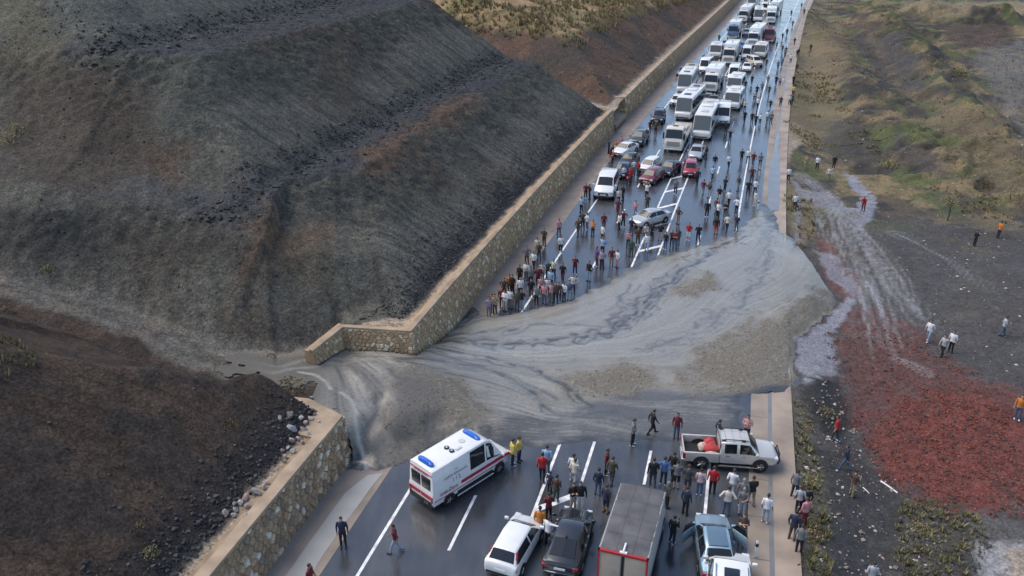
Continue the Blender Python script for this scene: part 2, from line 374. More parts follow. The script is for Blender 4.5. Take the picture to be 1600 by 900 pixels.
FIELD_PAINT = [  # polygon, colour, soft, amp, opacity
    ([(1222, 262), (1225, 200), (1232, 188), (1246, 192), (1268, 216), (1250, 228), (1236, 236), (1230, 262)], (.27, .21, .155), .3, .4, .95),
    ([(1335, 478), (1420, 505), (1470, 560), (1540, 590), (1610, 640), (1610, 812), (1540, 800), (1440, 780), (1365, 730), (1350, 690), (1320, 610), (1300, 560), (1305, 515)], (.088, .037, .030), 1.5, 3.0, .75),
    ([(1420, 640), (1500, 610), (1610, 660), (1610, 808), (1500, 790), (1400, 750), (1345, 715), (1380, 680)], (.125, .036, .026), 1.8, 3.4, .85),
    ([(1275, 370), (1300, 385), (1345, 440), (1330, 480), (1300, 450), (1285, 410)], (.11, .045, .036), .5, .6, .8),
    ([(1270, 592), (1310, 592), (1325, 640), (1320, 690), (1290, 680), (1255, 640), (1250, 610)], (.022, .022, .021), .3, .5, .95),
    ([(1270, 700), (1350, 700), (1420, 800), (1400, 900), (1300, 910), (1285, 800)], (.030, .030, .030), .5, .8, .85),
    ([(1240, 625), (1262, 640), (1290, 760), (1300, 910), (1262, 910), (1245, 760)], (.085, .075, .050), .4, .5, .8),
    ([(1420, 780), (1500, 790), (1540, 830), (1520, 910), (1400, 910)], (.050, .046, .035), .5, .9, .8),
    ([(1515, 845), (1610, 848), (1610, 910), (1525, 910)], (.22, .215, .21), .3, .4, .95),
    ([(1572, 865), (1610, 860), (1610, 910), (1580, 910)], (.24, .19, .14), .3, .4, .8),
    ([(1500, 800), (1610, 815), (1610, 842), (1520, 842)], (.075, .073, .068), .4, .5, .8),
    ([(1225, 285), (1275, 300), (1270, 370), (1248, 385), (1230, 350)], (.14, .11, .06), .4, .5, .8),
    ([(1225, 195), (1265, 235), (1310, 230), (1330, 195), (1290, 120), (1260, 90), (1235, 150)], (.125, .10, .055), 1.0, 1.5, .7),
    ([(1310, 180), (1350, 200), (1395, 245), (1360, 262), (1300, 245), (1270, 235)], (.045, .042, .036), .8, 1.4, .7),
    ([(1340, 20), (1400, 60), (1430, 140), (1380, 120), (1330, 60)], (.075, .055, .04), 1.5, 2, .7),
    ([(1260, 40), (1320, 30), (1330, 110), (1290, 150), (1250, 110)], (.14, .105, .06), 1.5, 2, .7),
    ([(1370, 55), (1410, 50), (1460, 130), (1430, 150), (1390, 110)], (.045, .044, .043), 1.5, 1.5, .8),
    ([(1330, 55), (1350, 50), (1400, 130), (1385, 140)], (.035, .033, .030), .8, 1.2, .8),
    ([(1440, 60), (1465, 70), (1530, 160), (1500, 150)], (.035, .033, .030), 1, 1.5, .8),
    ([(1400, 195), (1450, 240), (1500, 280), (1440, 270), (1390, 230)], (.045, .042, .038), 1, 1, .75),
    ([(1470, 40), (1560, 32), (1590, 50), (1560, 75), (1500, 80)], (.060, .042, .034), 1.5, 2, .9),
    ([(1420, 0), (1610, 0), (1600, 22), (1500, 26), (1400, 18)], (.18, .145, .09), 2, 2, .8),
    ([(1520, 90), (1610, 60), (1610, 230), (1560, 160)], (.11, .105, .10), 2, 3, .75),
    ([(1450, 130), (1530, 170), (1610, 240), (1610, 320), (1520, 280), (1460, 200)], (.105, .082, .048), 1.5, 2.5, .7)]
def right_land(name, Ys, U, fine):
    YY, UU = np.meshgrid(Ys, U, indexing='ij'); XX = XR(YY) + 4.85 + UU
    Z = land_right(XX, YY); X, Y, z = XX.ravel(), YY.ravel(), Z.ravel(); d = UU.ravel()
    n1 = fbm(X * .1, Y * .1, 4, 50); n2 = fbm(X * .5, Y * .5, 4, 51); n3 = fbm(X * 2.3, Y * 2.3, 3, 52)
    c = np.zeros((len(X), 3)); c[:] = (.055, .052, .050); c *= (.7 + .6 * n2)[:, None]
    far = sstep(62, 95, Y + (n1 - .5) * 40)
    cf = lerpc(np.zeros_like(c) + (.080, .062, .040), (.036, .033, .028), sstep(.40, .54, n2)); cf = lerpc(cf, (.17, .13, .066), sstep(.50, .62, fbm(X * .22, Y * .22, 4, 53) + (n3 - .5) * .2) * .8)
    cf = lerpc(cf, (.06, .075, .025), sstep(.54, .64, fbm(X * .3, Y * .3, 4, 54)) * .8)
    c = c + (cf - c) * far[:, None]
    rough = np.full(len(X), .92)
    if True:
        for pp, cc, so, am, op in FIELD_PAINT:
            P = polyT(pp); c = paint(c, X, Y, P, cc, so, am, op, .8, 60)
    FT1 = fbm(X * .9, Y * .25, 3, 62)
    # pale tracks of washed silt and standing pools
    for tr in TRACKS:
        P = polyT(tr); q, a = dist_line(P, X + (fbm(X * .4, Y * .4, 2, 61) - .5) * .5, Y)
        s = np.exp(-(q / .13) ** 2) * (.2 + .6 * FT1) + np.exp(-(q / 1.0) ** 2) * sstep(.52, .80, vnoise(q * 5.5 + 40 * len(tr) + P[0, 0], a * .22, 63)) * (.3 + .6 * FT1)
        s = np.clip(s, 0, 1); c = lerpc(c, (.24, .23, .225), s * .62); rough = rough - .35 * np.clip(s, 0, 1)
    for pp, op in POOLS:
        P = polyT(pp); s = sstep(-.15, .25, sdf_poly(P, X, Y) + (fbm(X * 1.1, Y * 1.1, 4, 64) - .5) * 1.6) * op
        c = lerpc(c, (.18, .165, .175), s); rough = rough + (.16 - rough) * s
    c *= (.82 + .36 * n3)[:, None]
    z2 = z + (n3 - .5) * .10 * sstep(.2, 2, d) * sstep(.3, .6, rough)
    F, used = grid_faces(np.ones(YY.shape, bool))
    o = np_mesh(name, np.stack([X, Y, z2], 1), F, M_FIELD, c, extra={'Rough': np.clip(rough, .1, 1)})
    return tag(o, kind='structure')
right_land('field', np.arange(14, 112.1, .24), np.concatenate([np.arange(0, 46, .24), np.arange(46, 90, 1.0)]), True)
right_land('far_field', np.concatenate([np.arange(112, 300, .8), np.arange(300, 700, 8)]), np.concatenate([np.arange(0, 95, .8), np.arange(95, 420, 8)]), False)
right_land('near_field', np.arange(-120, 14.1, 1.5), np.concatenate([np.arange(0, 60, 1.5), np.arange(60, 420, 8)]), False)
right_land('right_terrain', np.arange(14, 112.1, 4.), np.arange(89.9, 420, 8), False)
gp = np.array([(-4000, -4000, -9), (4000, -4000, -9), (4000, 4000, -9), (-4000, 4000, -9)], float)
tag(np_mesh('ground', gp, [[0, 1, 2, 3]], mat('plain_ground', (.09, .075, .055), .95, var=.3, vscale=.02)), kind='structure')

# ------------------------------------------------------------------ road, gutters, markings
def road_strip(name, xa, xb, za, zb, material, Y0=-120, Y1=700, parent=None, step=2.0, ncol=2):
    Ys = np.arange(Y0, Y1 + .01, step); V = []; n = len(Ys)
    for j in range(ncol):
        t = j / (ncol - 1); V.append(np.stack([xa(Ys) + (xb(Ys) - xa(Ys)) * t, Ys, np.full(n, za + (zb - za) * t)], 1))
    V = np.stack(V, 1).reshape(-1, 3); idx = np.arange(n * ncol).reshape(n, ncol)
    F = np.stack([idx[:-1, :-1].ravel(), idx[:-1, 1:].ravel(), idx[1:, 1:].ravel(), idx[1:, :-1].ravel()], 1)
    return np_mesh(name, V, F, material, parent=parent, smooth=False)
def asphalt_mat():
    m = bpy.data.materials.new('wet_asphalt'); m.use_nodes = True; b = m.node_tree.nodes['Principled BSDF']
    tc = N(m, 'ShaderNodeTexCoord')
    n1 = N(m, 'ShaderNodeTexNoise'); n1.inputs['Scale'].default_value = .25; n1.inputs['Detail'].default_value = 6
    n2 = N(m, 'ShaderNodeTexNoise'); n2.inputs['Scale'].default_value = 18; n2.inputs['Detail'].default_value = 4
    mp = N(m, 'ShaderNodeMapping'); mp.inputs['Rotation'].default_value = (0, 0, R(-16)); mp.inputs['Scale'].default_value = (1, .12, 1)
    n3 = N(m, 'ShaderNodeTexNoise'); n3.inputs['Scale'].default_value = .9; n3.inputs['Detail'].default_value = 4
    for n_ in (n1, n2): L(m, tc.outputs['Object'], n_.inputs['Vector'])
    L(m, tc.outputs['Object'], mp.inputs[0]); L(m, mp.outputs[0], n3.inputs['Vector'])
    add = N(m, 'ShaderNodeMath'); add.operation = 'ADD'; L(m, n1.outputs[0], add.inputs[0]); L(m, n3.outputs[0], add.inputs[1])
    cr = N(m, 'ShaderNodeValToRGB'); cr.color_ramp.elements[0].position = .75; cr.color_ramp.elements[1].position = 1.25
    cr.color_ramp.elements[0].position = .38; cr.color_ramp.elements[1].position = .62
    cr.color_ramp.elements[0].color = (.034, .037, .040, 1); cr.color_ramp.elements[1].color = (.066, .068, .070, 1)
    hf = N(m, 'ShaderNodeMath'); hf.operation = 'MULTIPLY'; hf.inputs[1].default_value = .5; L(m, add.outputs[0], hf.inputs[0]); L(m, hf.outputs[0], cr.inputs[0])
    L(m, cr.outputs[0], b.inputs['Base Color'])
    rr = N(m, 'ShaderNodeMapRange'); rr.inputs[1].default_value = .4; rr.inputs[2].default_value = .62; rr.inputs[3].default_value = .17; rr.inputs[4].default_value = .36
    L(m, hf.outputs[0], rr.inputs[0]); L(m, rr.outputs[0], b.inputs['Roughness'])
    bp = N(m, 'ShaderNodeBump'); bp.inputs['Strength'].default_value = .05; bp.inputs['Distance'].default_value = .01
    L(m, n2.outputs[0], bp.inputs['Height']); L(m, bp.outputs[0], b.inputs['Normal']); b.inputs['Specular IOR Level'].default_value = .7; b.inputs['Coat Weight'].default_value = .55; b.inputs['Coat Roughness'].default_value = .19; b.inputs['Coat IOR'].default_value = 1.4
    return m
M_ASPH = asphalt_mat()
M_CONC = mat('stained_concrete', (.275, .22, .17), .6, var=.30, vscale=.45, bump=.15, bscale=9)
M_PAINT = mat('road_paint', (.70, .70, .69), .5, var=.28, vscale=2.2)
M_WETC = mat('wet_concrete', (.17, .17, .165), .30, var=.12, vscale=.5)
road = tag(road_strip('road', lambda Y: XL(Y) - 1.8, lambda Y: XR(Y) + 2.25, 0, 0, M_ASPH, ncol=3), kind='structure')
def marking(name, t0, w, ya, yb, t1=None, y2=None):
    """a painted stripe along the road from ya to yb at lane fraction t0 (metres offset when |w| given)"""
    n = max(2, int((yb - ya) / 3) + 2); Ys = np.linspace(ya, yb, n); xc = RX(t0, Ys)
    V = np.concatenate([np.stack([xc - w / 2, Ys, np.full(n, .005)], 1), np.stack([xc + w / 2, Ys, np.full(n, .005)], 1)])
    F = [[i, n + i, n + i + 1, i + 1] for i in range(n - 1)]
    return np_mesh(name, V, F, M_PAINT, smooth=False, parent=road)
marking('edge_line', 0, .17, -60, 500); marking('edge_line', 1, .17, -60, 500)
T_A, T_M1, T_M2, T_B = .231, .4455, .5696, .784
marking('median_line', T_M1, .17, -60, 500); marking('median_line', T_M2, .17, -60, 500)
def y_at(px, py): return float(G(px, py)[1])
DASH_Y = y_at(702, 860); DASH_P = 11.6
k0 = DASH_Y
for t, y0, ln, per in ((T_A, y_at(702, 860), 4.2, 11.6), (T_B, y_at(1008, 757), 3.1, 11.6)):
    for k in range(-6, 30):
        ya = y0 + k * per
        if ya > 330: break
        marking('lane_dash', t, .16, ya, ya + ln)
def bar(ya, yb, w=.30):
    xa, xb = float(RX(T_M1, ya)), float(RX(T_M2, yb))
    V = [(xa, ya - w / 2, .009), (xb, yb - w / 2, .009), (xb, yb + w / 2, .009), (xa, ya + w / 2, .009)]
    np_mesh('chevron_bar', V, [[0, 1, 2, 3]], M_PAINT, smooth=False, parent=road)
for (x0, y0, x1, y1) in ((847, 797, 893, 772), (994, 393, 1027, 384), (1018, 356, 1036, 346), (1024, 326, 1053, 318), (1039, 300, 1064, 294), (1052, 279, 1070, 273), (1064, 255, 1086, 251)):
    bar(y_at(x0, y0), y_at(x1, y1), .45)
for k in range(3): bar(y_at(876, 690) - 0 - (k + 2) * 5.2 - 3, y_at(902, 683) - (k + 2) * 5.2 - 1.6, .45)
for k in range(12): bar(112 + k * 7.5, 113.5 + k * 7.5, .45)
# right gutter: a shallow concrete channel with a wet line along its middle
gut_r = tag(road_strip('gutter', lambda Y: XR(Y) + 2.25, lambda Y: XR(Y) + 3.35, .004, -.10, M_CONC), kind='structure')
road_strip('gutter_slab', lambda Y: XR(Y) + 3.35, lambda Y: XR(Y) + 3.60, -.10, -.10, M_WETC, parent=gut_r)
road_strip('gutter_slab', lambda Y: XR(Y) + 3.60, lambda Y: XR(Y) + 4.86, -.10, .03, M_CONC, parent=gut_r)
gut_l = tag(road_strip('verge', lambda Y: XL(Y) - 1.8, lambda Y: XL(Y) - 2.35, .004, .0, M_CONC), kind='structure')
road_strip('verge_slab', lambda Y: XL(Y) - 2.35, lambda Y: XL(Y) - 4.7, .0, -.03, mat('verge_concrete', (.255, .205, .165), .6, var=.2, vscale=.6, bump=.12, bscale=8), parent=gut_l)
for v in gut_l.children: pass
# shallow joints across the gutter slabs
for k in range(40):
    ya = 22 + k * 3.1
    x0, x1 = float(XR(ya)) + 2.3, float(XR(ya)) + 3.33
    np_mesh('slab_joint', [(x0, ya, .003), (x1, ya - .1, -.092), (x1, ya - .07, -.092), (x0, ya + .03, .003)], [[0, 1, 2, 3]], mat('joint', (.11, .09, .075), .9), parent=gut_r)
# puddle standing on the left verge
def sheet(name, poly, z, material, kind='structure', n_sub=3, amp=.12):
    pts = []
    for i in range(len(poly)):
        a, b2 = np.asarray(poly[i][:2]), np.asarray(poly[(i + 1) % len(poly)][:2])
        for k in range(n_sub):
            p = a + (b2 - a) * k / n_sub; pts.append((p[0] + random.uniform(-amp, amp), p[1] + random.uniform(-amp, amp), z))
    me = bpy.data.meshes.new(name); bm = bmesh.new(); vs = [bm.verts.new(p) for p in pts]; f = bm.faces.new(vs)
    if f.normal.z < 0: f.normal_flip()
    bmesh.ops.triangulate(bm, faces=[f]); bm.normal_update()
    for f in bm.faces:
        if f.normal.z < 0: f.normal_flip()
    bm.to_mesh(me); bm.free(); me.materials.append(material)
    return tag(link(bpy.data.objects.new(name, me)), kind=kind)
sheet('puddle', polyG([(437, 910), (470, 868), (540, 770), (575, 742), (600, 738), (570, 775), (520, 845), (478, 910)]), .012, mat('silty_puddle', (.36, .345, .31), .22, var=.10, vscale=.6), amp=.05)
sheet('gutter_stream', [(float(XR(y)) + a_, y) for a_, y in [(2.75, 82), (2.75, 96), (3.0, 106), (3.2, 114), (3.6, 114.5), (3.8, 106), (4.2, 96), (4.3, 82)]], -.045, mat('stream_water', (.17, .175, .175), .12, var=.12, vscale=.8, bump=.25, bscale=2), amp=.12)
# ------------------------------------------------------------------ rubble masonry walls
def stone_mat(name, tones, rough=.85):
    m = bpy.data.materials.new(name); m.use_nodes = True; b = m.node_tree.nodes['Principled BSDF']
    ge = N(m, 'ShaderNodeNewGeometry'); cr = N(m, 'ShaderNodeValToRGB'); cr.color_ramp.interpolation = 'CONSTANT'
    while len(cr.color_ramp.elements) < len(tones): cr.color_ramp.elements.new(.5)
    for i, t in enumerate(tones): cr.color_ramp.elements[i].position = i / len(tones); cr.color_ramp.elements[i].color = tuple(t) + (1,)
    oi = N(m, 'ShaderNodeObjectInfo'); ad = N(m, 'ShaderNodeMath'); ad.operation = 'ADD'; fr = N(m, 'ShaderNodeMath'); fr.operation = 'FRACT'
    L(m, ge.outputs['Random Per Island'], ad.inputs[0]); L(m, oi.outputs['Random'], ad.inputs[1]); L(m, ad.outputs[0], fr.inputs[0]); L(m, fr.outputs[0], cr.inputs[0])
    tc = N(m, 'ShaderNodeTexCoord'); nz = N(m, 'ShaderNodeTexNoise'); nz.inputs['Scale'].default_value = 7; nz.inputs['Detail'].default_value = 5
    L(m, tc.outputs['Object'], nz.inputs['Vector'])
    mr = N(m, 'ShaderNodeMapRange'); mr.inputs[1].default_value = .3; mr.inputs[2].default_value = .7; mr.inputs[3].default_value = .72; mr.inputs[4].default_value = 1.25
    sc = N(m, 'ShaderNodeVectorMath'); sc.operation = 'SCALE'; L(m, nz.outputs[0], mr.inputs[0]); L(m, cr.outputs[0], sc.inputs[0]); L(m, mr.outputs[0], sc.inputs['Scale'])
    L(m, sc.outputs[0], b.inputs['Base Color']); b.inputs['Roughness'].default_value = rough
    bp = N(m, 'ShaderNodeBump'); bp.inputs['Strength'].default_value = .5; bp.inputs['Distance'].default_value = .03; L(m, nz.outputs[0], bp.inputs['Height']); L(m, bp.outputs[0], b.inputs['Normal'])
    return m
M_STONE = stone_mat('wall_stone', [(.305, .213, .128), (.366, .256, .152), (.232, .165, .110), (.427, .305, .189), (.329, .232, .140), (.256, .195, .140), (.525, .403, .268), (.354, .232, .128), (.620, .561, .439), (.305, .220, .146)])
M_STONE2 = stone_mat('wall_stone_far', [(.371, .256, .147), (.422, .297, .173), (.320, .224, .134), (.461, .333, .192), (.397, .269, .154), (.525, .397, .243), (.346, .250, .147), (.410, .282, .154), (.384, .269, .154), (.448, .320, .179), (.620, .550, .384)])
M_MORT = mat('mortar', (.27, .195, .125), .95, var=.25, vscale=1.2, bump=.6, bscale=8)
M_MORT2 = mat('mortar_far', (.37, .258, .148), .95, var=.22, vscale=.6, bump=.6, bscale=5)
M_COPE = mat('coping_tan', (.33, .25, .172), .9, var=.30, vscale=.8, bump=.3, bscale=8)
def clip_poly(poly, px, py, nx, ny):
    out = []; n = len(poly)
    for i in range(n):
        a, b2 = poly[i], poly[(i + 1) % n]
        da = (a[0] - px) * nx + (a[1] - py) * ny; db = (b2[0] - px) * nx + (b2[1] - py) * ny
        if da <= 0: out.append(a)
        if da * db < 0:
            t = da / (da - db); out.append((a[0] + (b2[0] - a[0]) * t, a[1] + (b2[1] - a[1]) * t))
    return out
class WallLine:
    def __init__(s, pts):
        s.p = np.asarray(pts, float); s.d = np.diff(s.p, axis=0); s.l = np.hypot(s.d[:, 0], s.d[:, 1]); s.a = np.concatenate([[0], np.cumsum(s.l)])
        s.n = np.stack([s.d[:, 1], -s.d[:, 0]], 1) / s.l[:, None]
        vn = np.concatenate([s.n[:1], s.n[:-1] + s.n[1:], s.n[-1:]]); s.vn = vn / (np.hypot(vn[:, 0], vn[:, 1])[:, None] ** 2) * np.where(np.arange(len(vn)) % (len(vn) - 1) == 0, 1, 2)[:, None]
        s.vn[0] = s.n[0]; s.vn[-1] = s.n[-1]
    def at(s, u, off):
        i = min(max(int(np.searchsorted(s.a, u) - 1), 0), len(s.l) - 1)
        q = s.p[i] + s.d[i] * ((u - s.a[i]) / s.l[i]) + s.n[i] * off
        return q
    def off(s, o): return s.p + s.vn * o
BAT = .10
def build_wall(name, pts, top, label, mort, stone, u0, u1, nparts, seed, cope_w=.85, sx=.46, sz=.34):
    W = WallLine(pts); root = empty(name, (float(W.p[0, 0]), float(W.p[0, 1]), 0)); tag(root, label, 'wall', 'stone retaining walls')
    org = np.array([W.p[0, 0], W.p[0, 1], 0])
    n = len(W.p)
    f0, f1, bk = W.off(.02), W.off(.02 - BAT * top), W.off(-cope_w - .3)
    V = np.concatenate([np.c_[f0, np.full(n, -.15)], np.c_[f1, np.full(n, top)], np.c_[bk, np.full(n, top)], np.c_[bk, np.full(n, -.15)]]) - org
    F = []
    for i in range(n - 1):
        for a in range(3): F.append((a * n + i, a * n + i + 1, (a + 1) * n + i + 1, (a + 1) * n + i)[::1])
    F += [(0, n, 2 * n, 3 * n), (n - 1, 4 * n - 1, 3 * n - 1, 2 * n - 1)]
    np_mesh('wall_body', V, F, mort, smooth=False, parent=root)
    # coping slab
    c0, c1 = W.off(.06 - BAT * top), W.off(-cope_w)
    jit = (np.random.default_rng(seed).random(n) - .5)[:, None] * .12
    c1 = c1 + W.vn * jit
    V = np.concatenate([np.c_[c0, np.full(n, top - .1)], np.c_[c0, np.full(n, top + .09)], np.c_[c1, np.full(n, top + .12)], np.c_[c1, np.full(n, top - .1)]]) - org
    np_mesh('coping', V, F, M_COPE, smooth=False, parent=root)
    # stones: jittered cells clipped against their neighbours, proud of the mortar
    rr = np.random.default_rng(seed); nu = int((u1 - u0) / sx); nz = int((top - .12) / sz) + 1
    ou = [[u0 + (i + .5 + .5 * (j % 2) + rr.uniform(-.36, .36)) * sx for i in range(nu)] for j in range(nz)]
    oz = [[(j + .5 + rr.uniform(-.33, .33)) * sz - .05 for i in range(nu)] for j in range(nz)]
    cells = []
    for j in range(nz):
        for i in range(nu):
            x, z = ou[j][i], oz[j][i]; P = [(x - sx, z - sz), (x + sx, z - sz), (x + sx, z + sz), (x - sx, z + sz)]
            P = [(min(max(a, u0), u1), min(max(b2, -.1), top - .06)) for a, b2 in P]
            for dj in (-2, -1, 0, 1, 2):
                for di in (-2, -1, 0, 1, 2):
                    if (di or dj) and 0 <= j + dj < nz and 0 <= i + di < nu:
                        ax, az = ou[j + dj][i + di], oz[j + dj][i + di]; nx, nz_ = ax - x, az - z; ln = math.hypot(nx, nz_)
                        if ln < 1e-3: continue
                        nx /= ln; nz_ /= ln; g = ln / 2 - rr.uniform(.012, .04)
                        P = clip_poly(P, x + nx * g, z + nz_ * g, nx, nz_)
                        if len(P) < 3: break
                if len(P) < 3: break
            if len(P) >= 3: cells.append((x, z, P, rr.uniform(.03, .085)))
    kn = W.a[1:-1]
    def solid(cell):
        x, z, P, pr = cell
        for k in kn:
            if abs(x - k) < sx and any((a - k) * (x - k) < 0 for a, b2 in P): P = [((k if (a - k) * (x - k) < 0 else a), b2) for a, b2 in P]
        cx = sum(a for a, b2 in P) / len(P); cz = sum(b2 for a, b2 in P) / len(P); m_ = len(P); v = []
        for a, b2 in P: q = W.at(a, -BAT * b2 + .01); v.append((q[0], q[1], b2))
        for a, b2 in P:
            a2, b3 = cx + (a - cx) * .78, cz + (b2 - cz) * .78; q = W.at(a2, -BAT * b3 + .02 + pr * rr.uniform(.8, 1.2)); v.append((q[0], q[1], b3))
        f = [(i, (i + 1) % m_, m_ + (i + 1) % m_, m_ + i) for i in range(m_)] + [tuple(range(m_, 2 * m_))]
        return v, f
    vis = sorted(range(len(cells)), key=lambda i: -cells[i][0] if False else abs(cells[i][0] - (u1 - 8)))
    one = set(vis[:nparts]); SV, SF = [], []
    for i, c in enumerate(cells):
        v, f = solid(c)
        if i in one:
            o = np.mean(np.array(v), 0); me = bpy.data.meshes.new('stone'); me.from_pydata([tuple(np.array(q) - o) for q in v], [], f); me.materials.append(stone); me.update()
            so = link(bpy.data.objects.new('stone', me), root); so.location = Vector(o - org)
        else:
            b_ = len(SV); SV += [tuple(np.array(q) - org) for q in v]; SF += [tuple(b_ + k for k in g) for g in f]
    if SV:
        me = bpy.data.meshes.new('stonework'); me.from_pydata(SV, [], SF); me.materials.append(stone); me.update()
        tag(link(bpy.data.objects.new('stonework', me), root), kind='stuff')
    return root
YN = np.concatenate([np.arange(-60, 10, 6), np.arange(10, 39.3, 1.5), [39.4]])
near_pts = [(float(XW(y)) + .12, y) for y in YN] + [(-11.7, 41.3), (-13.6, 41.6)]
WN = WallLine(near_pts); uN = WN.a[len(YN) - 1]
near_wall = build_wall('retaining_wall', near_pts, 2.85, 'rubble stone retaining wall below the dark brown mound, nearest the camera', M_MORT, M_STONE, uN - 23, uN + 4.6, 300, 3)
# earth platform behind the end of that wall
PL = [(-9.75, 39.3), (-11.6, 40.95), (-13.3, 41.2), (-14.2, 39.9), (-12.6, 38.6), (-11.4, 37.4), (-10.4, 37.1)]
me = bpy.data.meshes.new('wall_end_platform'); o0 = np.array([near_pts[0][0], near_pts[0][1], 0]); k = len(PL)
me.from_pydata([(x - o0[0], y - o0[1], 2.96 + .03 * math.sin(i * 3)) for i, (x, y) in enumerate(PL)] + [(x - o0[0], y - o0[1], .5) for x, y in PL], [], [list(range(k))] + [[i, k + i, k + (i + 1) % k, (i + 1) % k] for i in range(k)])
me.materials.append(M_COPE); link(bpy.data.objects.new('wall_end_platform', me), near_wall)
YF = np.concatenate([[48.7], np.arange(50, 114, 1.6), [115]])
far_pts = [(-12.4, 46.2), (-11.2, 49.3)] + [(float(XW(y)) + .12, y) for y in YF] + [(float(XW(115)) - 2.6, 117.0)]
uF = WallLine(far_pts).a
build_wall('retaining_wall', far_pts, 3.1, 'long tan stone retaining wall at the foot of the grey terraced hillside', M_MORT2, M_STONE2, 0.1, uF[-1] - .1, 300, 4, cope_w=.6, sx=.36, sz=.27)
YB = np.concatenate([[122.4], np.arange(124, 300, 4)])
bk_pts = [(10.6, 123.6)] + [(float(XW(y)) + .12, y) for y in YB]
build_wall('retaining_wall', bk_pts, 3.1, 'distant stone retaining wall beyond the concrete spillway, below the brown bank', M_MORT2, M_STONE2, 0.1, 52, 0, 5, sx=.55, sz=.42)
# concrete spillway between the two far walls
S0, S1 = polyT([(886, 141)])[0], np.array([float(XW(118.5)), 118.6, 2.2])
sp = empty('spillway', (float(S1[0]), float(S1[1]), 0)); tag(sp, 'pale concrete spillway apron stepping down between the two far retaining walls', 'spillway')
def slab(name, P, m, parent, th=.25):
    P = np.asarray(P, float) - np.array(parent.location); n = len(P); V = np.concatenate([P, P - [0, 0, th]])
    me = bpy.data.meshes.new(name); me.from_pydata([tuple(q) for q in V], [], [list(range(n)), list(range(n, 2 * n))[::-1]] + [[i, n + i, n + (i + 1) % n, (i + 1) % n] for i in range(n)])
    me.materials.append(m); me.update(); bm = bmesh.new(); bm.from_mesh(me); bmesh.ops.recalc_face_normals(bm, faces=bm.faces); bm.to_mesh(me); bm.free(); return link(bpy.data.objects.new(name, me), parent)
M_SPILL = mat('spillway_concrete', (.34, .31, .27), .8, var=.15, vscale=.8)
x115 = float(XW(115)); x122 = float(XW(122.4))
slab('upper_apron', [(x115 - 3.6, 117.2, 2.95), (x115 - 5.6, 124.2, 3.3), (x115 - 9, 130.5, 4.3), (x115 - 10.5, 128.6, 4.3), (x115 - 8, 121.5, 3.6)], M_SPILL, sp)
slab('lower_apron', [(x115 + .4, 115.2, .9), (x122 + .2, 122.2, .9), (x122 - 5, 123.0, 2.4), (x115 - 2.6, 117.0, 2.4)], M_COPE, sp, .6)

# ------------------------------------------------------------------ the mud flow
FAN = [(640, 545), (690, 515), (738, 478), (752, 484), (768, 493), (830, 482), (895, 465), (930, 443), (985, 411), (1040, 392), (1100, 375), (1150, 357), (1180, 330), (1186, 300),
       (1196, 262), (1206, 262), (1212, 300), (1220, 360), (1255, 376), (1288, 402), (1312, 440), (1318, 470), (1285, 500), (1250, 530), (1240, 560), (1248, 600), (1234, 613),
       (1168, 614), (1168, 692), (1060, 694), (950, 696), (850, 702), (760, 697), (705, 694), (655, 706), (618, 726), (592, 741), (548, 733), (528, 742), (524, 700), (556, 672), (520, 620)]
TH = [(640, 545), (752, 488), (830, 486), (930, 455), (1040, 402), (1150, 368), (1190, 330), (1230, 385), (1300, 425), (1300, 480), (1240, 530), (1235, 590), (1150, 610), (1050, 606), (990, 604), (930, 622), (870, 640),
      (790, 655), (720, 668), (690, 682), (640, 705), (600, 722), (570, 690), (560, 620)]
dx = .105
gx = np.arange(-20, 27, dx); gy = np.arange(35, 89, dx); GX, GY = np.meshgrid(gx, gy)
FANW = polyG(FAN, .05); FANW = np.array([hitT(*q) if q[0] > 1236 else G(q[0], q[1], .05) for q in FAN])
nA = fbm(GX * .9, GY * .9, 4, 70); nB = fbm(GX * 3, GY * 3, 3, 71)
SD = sdf_poly(FANW, GX, GY) + (nA - .5) * .9
SDT = sdf_poly(polyG(TH, .1), GX, GY) + (nA - .5) * .8
eG, zG, northG = gully(GX, GY); leftG = GX < XW(GY) + .3
gul = leftG & (eG < np.interp(GX, [-24, -13], [1.0, 2.6]) + (nA - .5) * 1.8) & (GX < XW(GY) - 0) & (GX > -17.5 + (nA - .5) * 9)
behind = (GX > -12.4) & leftG & (GY > np.where(GX > -11.2, 49.2 - .13 * (GX + 11.2), 46.2 + 2.58 * (GX + 12.4)))
behind |= leftG & (GX > -14) & (GY < 39.3 + (-9.4 - GX) * .50)
keep = (((SD > 0) & (~leftG | (eG < 6.5))) | gul | (leftG & (GX > -12) & (GY > 39) & (GY < 49.5))) & ~behind
zc = np.interp(np.hypot(GX + 9.3, GY - 45.8), [0, 3, 5, 8, 12], [2.0, 1.7, 1.3, .6, 0]) * np.where(GX < XW(GY) + .3, 1, sstep(-.1, 2.6, SD))
zc = np.where(np.hypot(GX + 9.3, GY - 45.8) < 11.8, zc, -9)
zl = land_left(GX, GY); zrr = land_right(GX, GY)
xg = GX - XR(GY)
zgut = np.interp(xg, [2.25, 3.35, 3.6, 4.86], [.0, -.10, -.10, .03])
base = np.where(leftG, np.maximum(zl, 0), np.where(xg > 1.5, np.maximum(zrr + .03 * sstep(4.8, 6, xg), zgut + .02) * sstep(4.5, 7.5, xg) + (1 - sstep(4.5, 7.5, xg)) * np.interp(xg, [1.5, 4.5, 7.5], [.0, .0, -.35]), 0))
_k = sstep(.2, 5.0, SD); base = np.where(~leftG & (xg > 4.86), np.maximum(base * _k + zrr * (1 - _k), zrr - .02), base)
